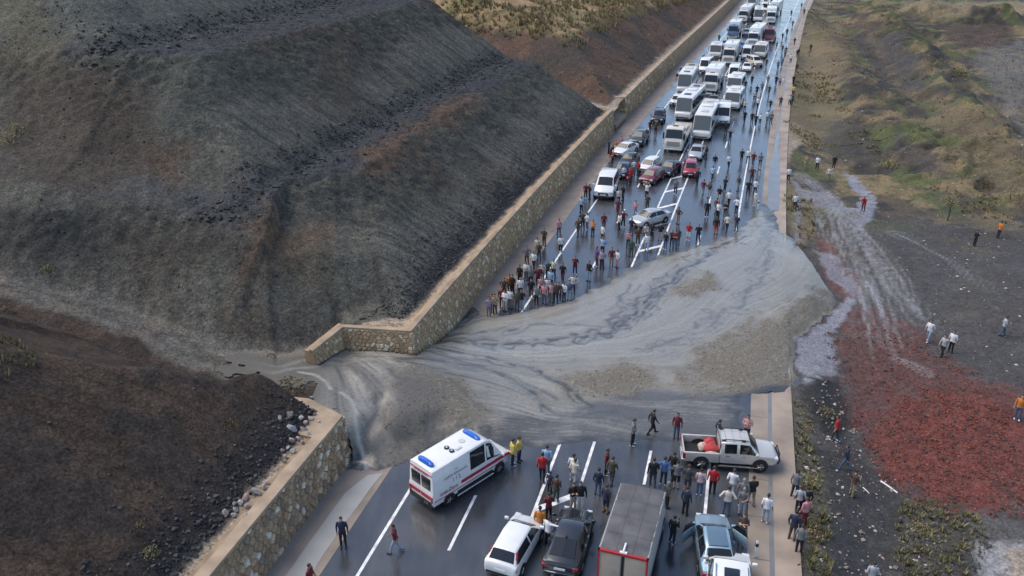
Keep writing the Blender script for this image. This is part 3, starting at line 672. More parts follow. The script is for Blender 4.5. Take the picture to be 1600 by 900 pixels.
# flow directions from guide lines, then streaks carried along them
GUIDES = [[(300, 560), (430, 578), (520, 565), (600, 560), (640, 560), (760, 565), (860, 585), (930, 625)], [(560, 560), (700, 532), (800, 524), (900, 530), (960, 515), (1010, 462), (1080, 408), (1160, 362)],
          [(600, 575), (720, 562), (860, 556), (1000, 545), (1100, 520), (1180, 460), (1208, 400), (1204, 320)], [(520, 585), (560, 612), (592, 650), (612, 700)],
          [(1060, 560), (1150, 552), (1230, 500), (1290, 440)], [(1000, 575), (1080, 590), (1160, 580), (1235, 545)], [(660, 528), (740, 495), (830, 492), (920, 462)], [(640, 600), (760, 592), (860, 630), (1000, 648), (1160, 640)],
          [(560, 600), (640, 650), (700, 660), (790, 640), (870, 632)], [(520, 640), (545, 690), (560, 730)]]
AX = np.zeros_like(GX); AY = np.zeros_like(GX); AW = np.zeros_like(GX) + 1e-6
for g in GUIDES:
    P = polyG(g, .2)
    for i in range(len(P) - 1):
        t = (P[i + 1] - P[i])[:2]; ln = np.hypot(*t); t = t / ln
        for k in range(max(1, int(ln / 1.5))):
            q = P[i][:2] + t * (k + .5) * ln / max(1, int(ln / 1.5))
            r2 = (GX - q[0]) ** 2 + (GY - q[1]) ** 2; w = 1 / (r2 + .6) ** 1.7
            AX += w * t[0]; AY += w * t[1]; AW += w
an = (fbm(GX * .25, GY * .25, 3, 72) - .5) * 1.1
vx, vy = AX / np.hypot(AX, AY), AY / np.hypot(AX, AY)
vx, vy = vx * np.cos(an) - vy * np.sin(an), vx * np.sin(an) + vy * np.cos(an)
white = rng.random(GX.shape) * .6 + .4 * fbm(GX * 1.6, GY * 1.6, 2, 73)
def lic(src, steps):
    acc = src.copy(); w = 1.0; ny, nx = GX.shape
    for sgn in (1, -1):
        fx, fy = np.meshgrid(np.arange(nx, dtype=float), np.arange(ny, dtype=float))
        for k in range(steps):
            ix = np.clip(np.rint(fx).astype(int), 0, nx - 1); iy = np.clip(np.rint(fy).astype(int), 0, ny - 1)
            fx = fx + sgn * vx[iy, ix]; fy = fy + sgn * vy[iy, ix]
            ix = np.clip(np.rint(fx).astype(int), 0, nx - 1); iy = np.clip(np.rint(fy).astype(int), 0, ny - 1)
            acc = acc + src[iy, ix]
        w += steps
    acc /= w; m = acc[keep].mean(); s = acc[keep].std(); return np.clip((acc - m) / s, -2.5, 2.5)
S1_ = lic(white, 24); S2_ = lic(fbm(GX * 1.2, GY * 1.2, 3, 74), 40)
CHAN = [([(430, 580), (530, 562), (640, 560), (760, 563), (830, 575), (880, 600), (925, 632)], .22, 1.0), ([(520, 562), (620, 555), (700, 541), (790, 540), (870, 531), (950, 520), (985, 490), (1020, 455), (1060, 425), (1110, 392), (1165, 367)], .34, 1.0),
        ([(950, 520), (975, 508), (1000, 490), (1015, 470), (1050, 440)], .3, .9), ([(930, 528), (985, 512), (1012, 488), (1040, 452), (1075, 420)], .25, .8), ([(560, 588), (640, 591), (760, 580), (830, 612), (860, 642)], .2, .9), ([(640, 549), (680, 526), (720, 502), (760, 482)], .25, .8),
        ([(960, 518), (955, 500), (972, 480), (968, 462), (985, 445)], .2, .7), ([(1206, 285), (1202, 380), (1192, 430), (1150, 480), (1080, 520), (1000, 552)], .55, .55), ([(680, 545), (760, 530), (840, 508), (900, 506), (960, 512)], .16, .5),
        ([(470, 582), (560, 548), (650, 541), (720, 522), (800, 512)], .2, .8), ([(480, 585), (600, 570), (720, 576), (800, 590)], .2, .7), ([(470, 585), (540, 600), (600, 605), (640, 625)], .2, .7), ([(500, 575), (570, 575), (650, 600), (700, 600)], .16, .6),
        ([(520, 590), (560, 615), (585, 650), (600, 680)], .16, .6), ([(700, 615), (760, 650), (850, 655), (960, 640)], .14, .5), ([(860, 640), (960, 655), (1060, 632), (1160, 628)], .16, .5), ([(740, 585), (820, 596), (868, 622)], .14, .6)]
dark = np.zeros_like(GX)
wob = (fbm(GX * .8, GY * .8, 4, 75) - .5)
WARP = [(fbm(GX * .55, GY * .55, 3, 200 + k * 7) - .5, fbm(GX * .55, GY * .55, 3, 300 + k * 7) - .5, sstep(.36, .52, fbm(GX * 1.3, GY * 1.3, 3, 76 + k))) for k in range(4)]
for P, w, s in CHAN:
    PW = polyG(P, .2)
    for kk in range(4 if w > .3 else 2):                      # braided strands wandering about the channel line
        wx, wy, bf = WARP[kk]; am = (1.0 if kk == 0 else 2.6) * (.6 + 2.2 * w)
        q, a = dist_line(PW, GX + wx * am, GY + wy * am)
        br = .30 + .70 * bf; ww = (.17 if kk == 0 else .105) * (1 + 1.3 * w)
        dark = np.maximum(dark, np.exp(-(q / ww) ** 2) * s * br * (1 if kk == 0 else .8))
    q, a = dist_line(PW, GX + wob, GY + np.roll(wob, 37, 0)); dark = np.maximum(dark, np.exp(-(q / (w * 2.2)) ** 2) * s * .30 * sstep(.2, 1.4, np.abs(S1_)))
GRAV = [[(608, 640), (640, 612), (690, 602), (738, 622), (745, 650), (700, 672), (640, 698), (608, 712)], [(880, 588), (950, 571), (1020, 575), (1026, 596), (960, 616), (900, 612)],
        [(1065, 575), (1100, 545), (1180, 512), (1235, 478), (1300, 432), (1316, 468), (1250, 530), (1243, 598), (1160, 611), (1090, 603)], [(1060, 445), (1110, 432), (1118, 452), (1070, 468)], [(540, 530), (430, 545), (330, 548), (340, 562), (440, 566), (530, 552)]]
grav = np.zeros_like(GX)
for P in GRAV: grav = np.maximum(grav, sstep(-1.6, 1.2, sdf_poly(polyG(P, .2 if P[0][0] != 540 else 2.4), GX, GY) + (nA - .5) * 3.0 + S1_ * .45))
wetp = sstep(-2.5, 2.0, sdf_poly(polyG([(860, 500), (960, 450), (1090, 400), (1180, 345), (1195, 262), (1215, 300), (1228, 390), (1170, 490), (1060, 555), (900, 560), (740, 560), (640, 565), (760, 530)], .1), GX, GY) + (nA - .5) * 3) * (1 - grav)
film = sstep(.25, -.75, SDT)                                  # thin water over asphalt outside the thick deposit
film = np.where(leftG, 0, film)
c = np.zeros(GX.shape + (3,)); c[:] = (.224, .212, .182)
mouth = sstep(16, 3, np.hypot(GX + 9, GY - 46)); c *= (1 + (.075 + .12 * mouth) * S1_ + (.055 + .05 * mouth) * S2_ - .14 * mouth)[..., None]
S3_ = lic(rng.random(GX.shape), 15)
def mixc(c, k, a): return c + (np.asarray(k) - c) * np.clip(a, 0, 1)[..., None]
c = mixc(c, (.235, .231, .208), wetp * .6)
c = mixc(c, (.085, .083, .076), sstep(.8, 1.8, -S3_) * (.30 + .60 * mouth) * (.35 + .65 * sstep(.4, .6, nA)))
gsp = rng.random(GX.shape); gcol = (.128 * (.72 + .45 * gsp + .6 * (gsp > .95)))[..., None] * np.array([1.0, .87, .64])
c = c + (gcol - c) * (grav * .85)[..., None]
c = mixc(c, (.050, .051, .050), dark * 1.0)
c = mixc(c, (.30, .255, .195), sstep(.5, .1, SD) * sstep(.3, .8, SDT + .6) * .5)          # tan silt along the drying edge
gl = np.where(leftG, 1.0, 0) * sstep(-9, -13, GX)
c = mixc(c, (.095, .089, .073), gl * .9); c = mixc(c, (.20, .175, .135), gl * sstep(.9, 1.9, northG * eG) * .7)
c = mixc(c, (.26, .26, .25), gl * np.exp(-((eG - .3 + wob * 1.2) / .22) ** 2) * sstep(-17, -13, GX) * .5)
stripe = sstep(-.4, 1.3, S1_ + .6 * S2_ + 1.2 * (nA - .5) * 2)
fa = film * (1 - .66 * stripe) * .66
c = mixc(c, (.050, .053, .056), fa); c = mixc(c, (.048, .051, .054), film * sstep(1.7, .1, SD + (nA - .5) * 2.0) * .95)
STREAM = [[(536, 648), (552, 655), (560, 675), (558, 692), (566, 712), (568, 738)], [(560, 700), (572, 722), (592, 732)], [(470, 592), (492, 594), (510, 604), (520, 615)], [(566, 712), (545, 728), (540, 738)]]
for i, P in enumerate(STREAM):
    q, a = dist_line(polyG(P, .4 if i != 2 else 1.8), GX + wob * .5, GY); s = np.exp(-(q / .11) ** 2) * (.55 + .45 * sstep(.35, .6, nB)); c = mixc(c, (.33, .315, .28), s)
lowleft = sstep(1.2, -.6, sdf_poly(polyG([(560, 560), (620, 560), (620, 740), (600, 740), (590, 650)], .2), GX, GY)) * (~leftG) * sstep(-3.2, -5.6, GX) * sstep(48, 44, GY)
c = mixc(c, (.085, .082, .075), lowleft * .75 * (1 - sstep(0, .9, np.exp(-(dist_line(polyG(STREAM[0], .4), GX, GY)[0] / .3) ** 2))))
rough = .38 + .08 * S1_ * .5 - .23 * wetp + .36 * grav - .22 * film - .1 * dark
rough = np.where(leftG, np.maximum(rough, .5 + .4 * sstep(-10, -14, GX)), rough); rough = np.clip(rough, .14, .95)
th = np.clip(-.035 + np.maximum(SD, 0) * .10, -.035, .03) + np.clip(np.maximum(SDT, 0) * .10, 0, .2) * (~leftG) + .007 * S1_ * (1 - film) * np.clip(SD, 0, 1) + .009 * S2_ * (1 - film) * np.clip(SD, 0, 1) + grav * .05 + grav * (nB - .5) * .07 - dark * .03 * (1 - film)
th = np.where((SD > .8) & ~leftG, np.maximum(th, .018), th)
z = np.where(leftG, np.maximum(base + .07, zc * (eG < 4.6)), np.maximum(base + th, zc + th * .3))
_b = np.clip(1 - np.abs(GX - XW(GY)) / 3.0, 0, 1) * ((GY > 39) & (GY < 50)); _b = sstep(0, .5, _b)
_ = z.copy()
for k in range(14): _ = np.where(keep, (np.where(np.roll(keep, 1, 1), np.roll(_, 1, 1), _) + np.where(np.roll(keep, -1, 1), np.roll(_, -1, 1), _) + np.where(np.roll(keep, 1, 0), np.roll(_, 1, 0), _) + np.where(np.roll(keep, -1, 0), np.roll(_, -1, 0), _)) / 4, _)
z = z + (_ - z) * _b
MUDZ = z; MUD_KEEP = keep; MUD_GRAV = grav
F, used = grid_faces(keep)
V = np.stack([GX.ravel()[used], GY.ravel()[used], z.ravel()[used]], 1)
mud = np_mesh('mud_flow', V, F, M_MUD, c.reshape(-1, 3)[used], extra={'Rough': rough.ravel()[used]})
tag(mud, 'grey mud flow spilling from the gully and fanning across the road', None, None, 'structure')
# ------------------------------------------------------------------ vehicles
class MB:
    def __init__(s): s.v = []; s.f = []
    def add(s, v, f):
        b = len(s.v); s.v += [tuple(map(float, q)) for q in v]; s.f += [tuple(b + i for i in g) for g in f]; return s
    def box(s, x0, x1, y0, y1, z0, z1):
        return s.add([(x0, y0, z0), (x1, y0, z0), (x1, y1, z0), (x0, y1, z0), (x0, y0, z1), (x1, y0, z1), (x1, y1, z1), (x0, y1, z1)],
                     [(0, 3, 2, 1), (4, 5, 6, 7), (0, 1, 5, 4), (1, 2, 6, 5), (2, 3, 7, 6), (3, 0, 4, 7)])
    def cyl(s, p, axis, r, h, n=14, r2=None):
        r2 = r if r2 is None else r2; a = 'xyz'.index(axis); V = []
        for k, (hh, rr) in enumerate(((0, r), (h, r2))):
            for i in range(n):
                t = 2 * math.pi * i / n; q = [0, 0, 0]; q[a] = hh; q[(a + 1) % 3] = rr * math.cos(t); q[(a + 2) % 3] = rr * math.sin(t)
                V.append((p[0] + q[0], p[1] + q[1], p[2] + q[2]))
        return s.add(V, [(i, (i + 1) % n, n + (i + 1) % n, n + i) for i in range(n)] + [tuple(range(n))[::-1], tuple(range(n, 2 * n))])
    def tube(s, pts, r, n=6):
        pts = [Vector(p) for p in pts]; V = []; F = []
        for i, p in enumerate(pts):
            d = (pts[min(i + 1, len(pts) - 1)] - pts[max(i - 1, 0)]).normalized(); a = d.orthogonal().normalized(); b2 = d.cross(a)
            rr = r[i] if isinstance(r, (list, tuple)) else r
            V += [tuple(p + a * rr * math.cos(2 * math.pi * k / n) + b2 * rr * math.sin(2 * math.pi * k / n)) for k in range(n)]
        for i in range(len(pts) - 1): F += [(i * n + k, i * n + (k + 1) % n, (i + 1) * n + (k + 1) % n, (i + 1) * n + k) for k in range(n)]
        F += [tuple(range(n))[::-1], tuple(range((len(pts) - 1) * n, len(pts) * n))]
        return s.add(V, F)
    def build(s, name, m, parent=None, bevel=0.0, smooth=False, seg=2, ang=28):
        me = bpy.data.meshes.new(name); me.from_pydata(s.v, [], s.f); me.update()
        bm = bmesh.new(); bm.from_mesh(me); bmesh.ops.remove_doubles(bm, verts=bm.verts, dist=1e-4); bmesh.ops.recalc_face_normals(bm, faces=bm.faces)
        if bevel:
            ed = [e for e in bm.edges if len(e.link_faces) == 2 and e.calc_face_angle(0) > R(ang)]
            bmesh.ops.bevel(bm, geom=ed, offset=bevel, segments=seg, affect='EDGES', profile=.5, clamp_overlap=True)
        for f in bm.faces: f.smooth = smooth or bool(bevel)
        bm.to_mesh(me); bm.free(); me.materials.append(m)
        if smooth or bevel: 
            try: me.set_sharp_from_angle(angle=R(40))
            except Exception: pass
        return link(bpy.data.objects.new(name, me), parent)

M_GLASS = mat('dark_glass', (.012, .015, .018), .06, spec=.6)
M_GLASS2 = mat('clear_tint_glass', (.05, .065, .07), .05, spec=.7)
M_TYRE = mat('tyre', (.012, .012, .013), .8)
M_RIM = mat('alloy_rim', (.42, .42, .42), .35, .7)
M_HUB = mat('steel_rim', (.30, .29, .27), .5, .5)
M_BLACK = mat('black_trim', (.015, .015, .016), .55)
M_CHROME = mat('chrome', (.6, .6, .6), .2, 1.0)
M_LAMP = mat('headlight_lens', (.62, .64, .66), .12, .1, .6)
M_TAIL = mat('tail_lamp', (.34, .012, .015), .2, coat=.5)
M_PLATE = mat('number_plate', (.70, .70, .68), .5)
PAINT = {}
def paint_mat(key):
    tones = {'white': (.72, .72, .70), 'silver': (.44, .45, .46), 'champagne': (.60, .56, .50), 'black': (.018, .020, .024), 'navy': (.022, .040, .075), 'teal': (.02, .05, .06),
             'dark_red': (.16, .018, .026), 'red': (.30, .016, .026), 'ice_blue': (.30, .42, .50), 'cream': (.66, .60, .50), 'grey': (.16, .17, .18), 'olive': (.16, .19, .11), 'blue': (.06, .14, .30), 'warm_white': (.70, .67, .62), 'pink_red': (.50, .10, .12), 'dark_grey_metal': (.045, .052, .06)}
    c = tones[key]; return mat('paint_' + key, c, .32, .35 if key in ('silver', 'champagne', 'ice_blue', 'grey', 'dark_grey_metal') else 0, coat=.8, var=.05, vscale=1.5)

RING = ((0, 0), )
def ring(st):
    x, zl, zb, wl, wb, zt, wt = st
    h = [(0, zl), (wl * .8, zl), (wl, zl + .14), (wb * 1.0, zl + (zb - zl) * .58), (wb * .965, zb), (wt, zt - .045), (wt * .82, zt), (0, zt + .015)]
    return [(x, y, z) for y, z in h] + [(x, -y, z) for y, z in h[-2:0:-1]]
def loft_body(sts):
    m = MB(); V = []; n = 14
    for s in sts: V += ring(s)
    F = []
    for i in range(len(sts) - 1): F += [(i * n + k, i * n + (k + 1) % n, (i + 1) * n + (k + 1) % n, (i + 1) * n + k) for k in range(n)]
    F += [tuple(range(n)), tuple(range((len(sts) - 1) * n, len(sts) * n))[::-1]]
    m.add(V, F); return m
def lerp3(a, b2, t): return tuple(a[i] + (b2[i] - a[i]) * t for i in range(3))
def surf(sts, u, j, t):
    i = min(int(u), len(sts) - 2); f = u - i; ra, rb = ring(sts[i]), ring(sts[i + 1])
    return lerp3(lerp3(ra[j], ra[j + 1], t), lerp3(rb[j], rb[j + 1], t), f)
def side_pane(sts, u0, u1, side, t0=.10, t1=.90, off=.014):
    us = [u0] + [k for k in range(int(math.ceil(u0 + 1e-6)), int(math.floor(u1 - 1e-6)) + 1)] + [u1]
    bot = [surf(sts, u, 4, t0) for u in us]; top = [surf(sts, u, 4, t1) for u in us]
    P = [(x, (y + off) * side, z + off * .3) for x, y, z in bot] + [(x, (y + off) * side, z + off * .3) for x, y, z in top[::-1]]
    n = len(us); F = [(i, i + 1, 2 * n - 2 - i, 2 * n - 1 - i) for i in range(n - 1)]
    Q = [(x, y - .012 * side, z) for x, y, z in P]; m = MB(); m.add(P + Q, F + [tuple(2 * n + k for k in g[::-1]) for g in F] + [(k, (k + 1) % (2 * n), 2 * n + (k + 1) % (2 * n), 2 * n + k) for k in range(2 * n)])
    return m
def top_pane(sts, i, fwd, u0=.06, u1=.94, v=.93, off=.016):
    """windscreen or rear window lying on the slanted top between stations i and i+1"""
    rows = []
    for u in (u0, .5, u1):
        row = []
        a = [surf(sts, i + u, 5, 0), surf(sts, i + u, 6, 0), surf(sts, i + u, 7 - 1, 1)]
        p5, p6, p7 = a[0], a[1], a[2]
        row = [(p5[0], p5[1] * v, p5[2]), p6, p7, (p6[0], -p6[1], p6[2]), (p5[0], -p5[1] * v, p5[2])]
        rows.append(row)
    A, B = Vector(rows[0][2]), Vector(rows[2][2]); d = (B - A).normalized(); nn = Vector((-d.z, 0, d.x))
    if nn.z < 0: nn = -nn
    P = [tuple(Vector(q) + nn * off) for r_ in rows for q in r_]; Q = [tuple(Vector(q) - nn * .006) for r_ in rows for q in r_]
    F = [(r_ * 5 + k, r_ * 5 + k + 1, r_ * 5 + k + 6, r_ * 5 + k + 5) for r_ in range(2) for k in range(4)]
    bd = [0, 1, 2, 3, 4, 9, 14, 13, 12, 11, 10, 5]
    m = MB(); m.add(P + Q, F + [tuple(15 + k for k in g[::-1]) for g in F] + [(bd[k], bd[(k + 1) % 12], 15 + bd[(k + 1) % 12], 15 + bd[k]) for k in range(12)]); return m
def wheel(parent, x, y, r, w, rim=None, big=False):
    s = 1 if y > 0 else -1; prof = [(.62, .0), (.90, .0), (1, .12), (1, .88), (.90, 1), (.62, 1)]; n = 18; V = []; F = []
    for k in range(n):
        t = 2 * math.pi * k / n
        for rr, ww in prof: V.append((r * rr * math.cos(t), s * (ww - 1) * w, r * rr * math.sin(t)))
    m_ = len(prof)
    for k in range(n):
        for j in range(m_): F.append((k * m_ + j, k * m_ + (j + 1) % m_, ((k + 1) % n) * m_ + (j + 1) % m_, ((k + 1) % n) * m_ + j))
    m = MB().add(V, F); o = m.build('wheel', M_TYRE, parent, smooth=True); o.location = (x, y, r)
    mr = MB().cyl((0, -s * .045 if s > 0 else .02, 0), 'y', r * .62, .025, 16)
    for k in range(5):
        t = 2 * math.pi * k / 5; mr.tube([(0, -s * .012, 0), (r * .56 * math.cos(t), -s * .014, r * .56 * math.sin(t))], r * .09, 5)
    ro = mr.build('rim', rim or M_RIM, o)
    return o
CAR = {
 'sedan': dict(st=[(-2.25, .38, .80, .70, .72, .84, .62), (-2.14, .26, .95, .80, .82, .99, .68), (-1.62, .23, .97, .87, .88, 1.03, .72), (-.98, .22, .97, .885, .89, 1.41, .58), (-.1, .22, .955, .89, .895, 1.46, .60), (.42, .22, .945, .89, .89, 1.43, .58), (1.14, .22, .92, .885, .88, .975, .72), (1.85, .24, .80, .86, .83, .85, .66), (2.16, .28, .70, .78, .74, .74, .56), (2.25, .36, .62, .66, .64, .66, .5)],
               rear=2, front=5, win=[(2.45, 3.95), (4.06, 5.7)], wb=(-1.32, 1.36), wr=.325, L=4.5, W=1.78),
 'hatch': dict(st=[(-2.02, .38, .78, .70, .74, .82, .66), (-1.96, .26, .94, .80, .82, .98, .70), (-1.86, .24, .97, .84, .845, 1.04, .70), (-1.42, .22, .97, .86, .86, 1.46, .58), (-.1, .22, .955, .865, .87, 1.50, .60), (.50, .22, .945, .865, .865, 1.45, .58), (1.22, .22, .91, .86, .85, .965, .70), (1.72, .24, .80, .84, .81, .85, .64), (1.98, .30, .68, .74, .71, .72, .52)],
               rear=2, front=5, win=[(2.5, 3.93), (4.05, 5.7)], wb=(-1.26, 1.28), wr=.31, L=4.0, W=1.73),
 'coupe': dict(st=[(-2.2, .38, .86, .72, .74, .90, .64), (-2.1, .26, 1.00, .82, .83, 1.05, .68), (-1.86, .23, 1.0, .87, .875, 1.07, .70), (-.72, .22, .97, .89, .89, 1.40, .58), (.0, .22, .955, .895, .895, 1.44, .60), (.45, .22, .945, .89, .89, 1.41, .58), (1.2, .22, .92, .885, .88, .975, .72), (1.85, .24, .80, .86, .83, .85, .66), (2.16, .28, .70, .78, .74, .74, .56), (2.25, .36, .62, .66, .64, .66, .5)],
               rear=2, front=5, win=[(2.6, 3.93), (4.05, 5.7)], wb=(-1.32, 1.36), wr=.33, L=4.5, W=1.79),
 'suv': dict(st=[(-2.25, .45, .90, .76, .80, .96, .72), (-2.18, .34, 1.08, .86, .88, 1.14, .74), (-2.08, .30, 1.10, .90, .905, 1.18, .74), (-1.78, .28, 1.10, .92, .92, 1.70, .64), (-.2, .28, 1.09, .925, .925, 1.76, .66), (.42, .28, 1.08, .925, .92, 1.71, .64), (1.14, .28, 1.05, .92, .905, 1.12, .76), (1.95, .30, .96, .90, .87, 1.02, .72), (2.22, .38, .80, .80, .78, .84, .62)],
               rear=2, front=5, win=[(2.5, 3.3), (3.38, 3.95), (4.05, 5.7)], wb=(-1.38, 1.36), wr=.37, L=4.5, W=1.85),
 'mpv': dict(st=[(-2.2, .40, .90, .78, .82, .96, .78), (-2.15, .30, 1.08, .86, .88, 1.14, .80), (-2.1, .26, 1.10, .89, .90, 1.18, .80), (-1.98, .25, 1.10, .90, .905, 1.80, .72), (-.2, .25, 1.09, .905, .905, 1.84, .72), (.62, .25, 1.07, .905, .90, 1.76, .68), (1.35, .25, 1.04, .90, .885, 1.12, .74), (1.92, .28, .92, .88, .85, .98, .70), (2.2, .36, .76, .78, .76, .80, .6)],
               rear=2, front=5, win=[(3.05, 3.45), (3.52, 3.96), (4.06, 5.72)], wb=(-1.36, 1.40), wr=.33, L=4.4, W=1.81),
 'van': dict(st=[(-2.95, .45, 1.0, .90, .95, 1.1, .92), (-2.93, .34, 1.18, .96, .985, 1.26, .93), (-2.90, .32, 1.20, .98, .99, 1.32, .93), (-2.86, .32, 1.22, .985, .99, 2.58, .86), (.9, .32, 1.22, .99, .99, 2.66, .87), (1.35, .32, 1.20, .99, .985, 2.42, .80), (2.2, .32, 1.14, .98, .96, 1.26, .82), (2.72, .34, .98, .94, .90, 1.06, .76), (2.95, .42, .80, .82, .80, .88, .66)],
               rear=2, front=5, win=[(3.08, 3.42), (3.46, 3.88), (4.12, 5.74)], wb=(-1.85, 1.9), wr=.35, L=5.9, W=1.98),
}
def number_plates(root, x, z, rear=True):
    MB().box(x - .012, x + .012, -.26, .26, z - .055, z + .055).build('number_plate', M_PLATE, root)
def make_car(kind, label, rims=None, glass=None, roof_rails=False):
    D = CAR[kind]; st = D['st']; root = empty(kind_name(kind)); W = D['W'] / 2; ptd = []
    glass = glass or M_GLASS
    body = loft_body(st).build('body', paint_mat('white'), root, bevel=.035); ptd.append('body')
    top_pane(st, D['front'], True).build('windscreen', glass, root)
    top_pane(st, D['rear'], False, .08, .9).build('rear_window', glass, root)
    for sd_ in (1, -1):
        for a, b2 in D['win']: side_pane(st, a, b2, sd_).build('side_window', glass, root)
    for x in D['wb']:
        for sd_ in (1, -1):
            MB().cyl((x, sd_ * (W + .012) - (.25 if sd_ > 0 else 0), D['wr'] * 1.06), 'y', D['wr'] * 1.17, .25, 20).build('wheel_arch', M_BLACK, root)
            wheel(root, x, sd_ * (W + .03), D['wr'], .21, rims)
    fx = st[-1][0]; rx = st[0][0]; zf = st[-1][2]; nz = st[-2]
    for sd_ in (1, -1):
        w = nz[4]
        m = MB(); m.add([(nz[0] - .02, sd_ * w * .99, nz[2] - .16), (fx + .0, sd_ * w * .60, zf - .08), (fx - .02, sd_ * w * .60, zf + .06), (nz[0] - .20, sd_ * w * 1.02, nz[2] + .0), (nz[0] - .08, sd_ * w * .74, nz[2] - .05), ], [(0, 1, 2, 3), (3, 2, 4)])
        m2 = MB().box(nz[0] - .14, fx + .012, sd_ * w * .60 if sd_ > 0 else -w * .98, w * .98 if sd_ > 0 else -w * .60, zf - .07, zf + .09)
        m2.build('headlight', M_LAMP, root, bevel=.03)
        r1 = st[1]; hh = .30 if kind in ('mpv', 'van', 'suv', 'hatch') else .17
        MB().box(rx - .005, r1[0] + .10, sd_ * r1[4] * .72 if sd_ > 0 else -r1[4] * 1.01, r1[4] * 1.01 if sd_ > 0 else -r1[4] * .72, r1[2] - .26, r1[2] - .26 + hh).build('tail_light', M_TAIL, root, bevel=.02)
        ms = st[D['front'] + 1]; mx = ms[0] - .12; mz = ms[2] + .10
        k = MB().box(mx - .06, mx + .06, sd_ * (W - .02) if sd_ > 0 else -(W + .19), (W + .19) if sd_ > 0 else -(W - .02), mz - .06, mz + .09)
        k.build('mirror', paint_mat('white') if kind != 'van' else M_BLACK, root, bevel=.03); 
        zdh = st[4][2] - .14
        for u in (3.3, 4.3):
            p = surf(st, u, 3, .72); MB().box(p[0] - .09, p[0] + .09, (p[1] + .005) if sd_ > 0 else -(p[1] + .03), (p[1] + .03) if sd_ > 0 else -(p[1] + .005), p[2] - .018, p[2] + .018).build('door_handle', M_BLACK if kind == 'van' else M_CHROME, root)
    ptd.append('mirror') if kind != 'van' else None
    MB().box(fx - .10, fx + .015, -nz[4] * .52, nz[4] * .52, zf - .26, zf - .04).build('grille', M_BLACK, root, bevel=.01)
    MB().box(fx - .12, fx + .012, -nz[4] * .8, nz[4] * .8, st[-1][1] + .02, st[-1][1] + .10).build('bumper_intake', M_BLACK, root)
    MB().box(rx - .02, rx + .12, -st[0][4] * .95, st[0][4] * .95, st[0][1] - .02, st[0][1] + .12).build('rear_bumper', M_BLACK, root, bevel=.02)
    number_plates(root, fx + .022, zf - .20); number_plates(root, rx - .012, st[0][2] - .12)
    if roof_rails:
        for sd_ in (1, -1): MB().tube([(-1.6, sd_ * .62, st[3][5] + .0), (-1.4, sd_ * .62, st[4][5] + .05), (.2, sd_ * .62, st[4][5] + .05), (.4, sd_ * .62, st[5][5])], .02).build('roof_rail', M_CHROME, root)
    return root, ptd
def kind_name(k): return {'sedan': 'sedan_car', 'hatch': 'hatchback_car', 'coupe': 'fastback_car', 'suv': 'sport_utility_car', 'mpv': 'passenger_van', 'van': 'panel_van', 'bus': 'coach', 'mini': 'minibus', 'box': 'box_truck', 'tractor': 'tractor_truck', 'pickup': 'pickup_truck'}[k]

def make_bus(Lb=12.0, H=3.4, name='bus'):
    """coach, front at +x"""
    h = Lb / 2; W = 1.25
    st = [(-h, .45, 1.1, 1.10, 1.14, 1.25, 1.10), (-h + .04, .36, 1.4, 1.2, 1.22, 1.55, 1.15), (-h + .10, .34, 1.45, 1.24, 1.24, 1.62, 1.17), (-h + .22, .34, 1.5, 1.25, 1.25, H - .08, 1.12), (-.2, .34, 1.5, 1.25, 1.25, H, 1.13), (h - .75, .34, 1.5, 1.25, 1.25, H - .05, 1.12), (h - .22, .34, 1.15, 1.24, 1.22, 1.28, 1.14), (h - .05, .36, 1.0, 1.2, 1.17, 1.14, 1.08), (h, .45, .85, 1.08, 1.05, .98, .98)]
    root = empty(kind_name(name)); loft_body(st).build('body', paint_mat('white'), root, bevel=.05)
    top_pane(st, 5, True, .05, .93, .96, .02).build('windscreen', mat('coach_glass', (.10, .10, .085), .06, spec=.8), root); top_pane(st, 2, False, .15, .75, .9, .02).build('rear_window', M_GLASS, root)
    nW = max(3, int(Lb / 2.1))
    for sd_ in (1, -1):
        for k in range(nW):
            a = 3.06 + (1.9 / nW) * k; side_pane(st, a, a + 1.9 / nW - .03, sd_, .04, .72, .02).build('side_window', M_GLASS, root)
        for x in (-h * .52, h * .62):
            MB().cyl((x, sd_ * (W + .012) - (.3 if sd_ > 0 else 0), .52), 'y', .58, .3, 20).build('wheel_arch', M_BLACK, root); wheel(root, x, sd_ * (W + .03), .5, .28, M_HUB)
        MB().box(h - .10, h + .015, .62 if sd_ > 0 else -1.04, 1.04 if sd_ > 0 else -.62, .68, .86).build('headlight', M_LAMP, root, bevel=.02)
        MB().box(-h - .012, -h + .1, .86 if sd_ > 0 else -1.1, 1.1 if sd_ > 0 else -.86, .8, 1.2).build('tail_light', M_TAIL, root, bevel=.02)
        MB().tube([(h - .55, sd_ * 1.1, H - .35), (h + .25, sd_ * 1.36, H - .42), (h + .27, sd_ * 1.38, H - .95)], [.03, .04, .09]).build('mirror_arm', M_BLACK, root)
    MB().box(h - .05, h + .018, -.9, .9, .46, .60).build('grille', M_BLACK, root)
    number_plates(root, h + .03, .70)
    MB().box(-1.6, .4, -.72, .72, H - .02, H + .17).build('air_conditioner', paint_mat('warm_white'), root, bevel=.06)
    for x in (-h * .6, h * .42): MB().box(x - .35, x + .35, -.34, .34, H - .02, H + .05).build('roof_hatch', mat('hatch_grey', (.45, .46, .47), .5), root, bevel=.02)
    return root, ['body']
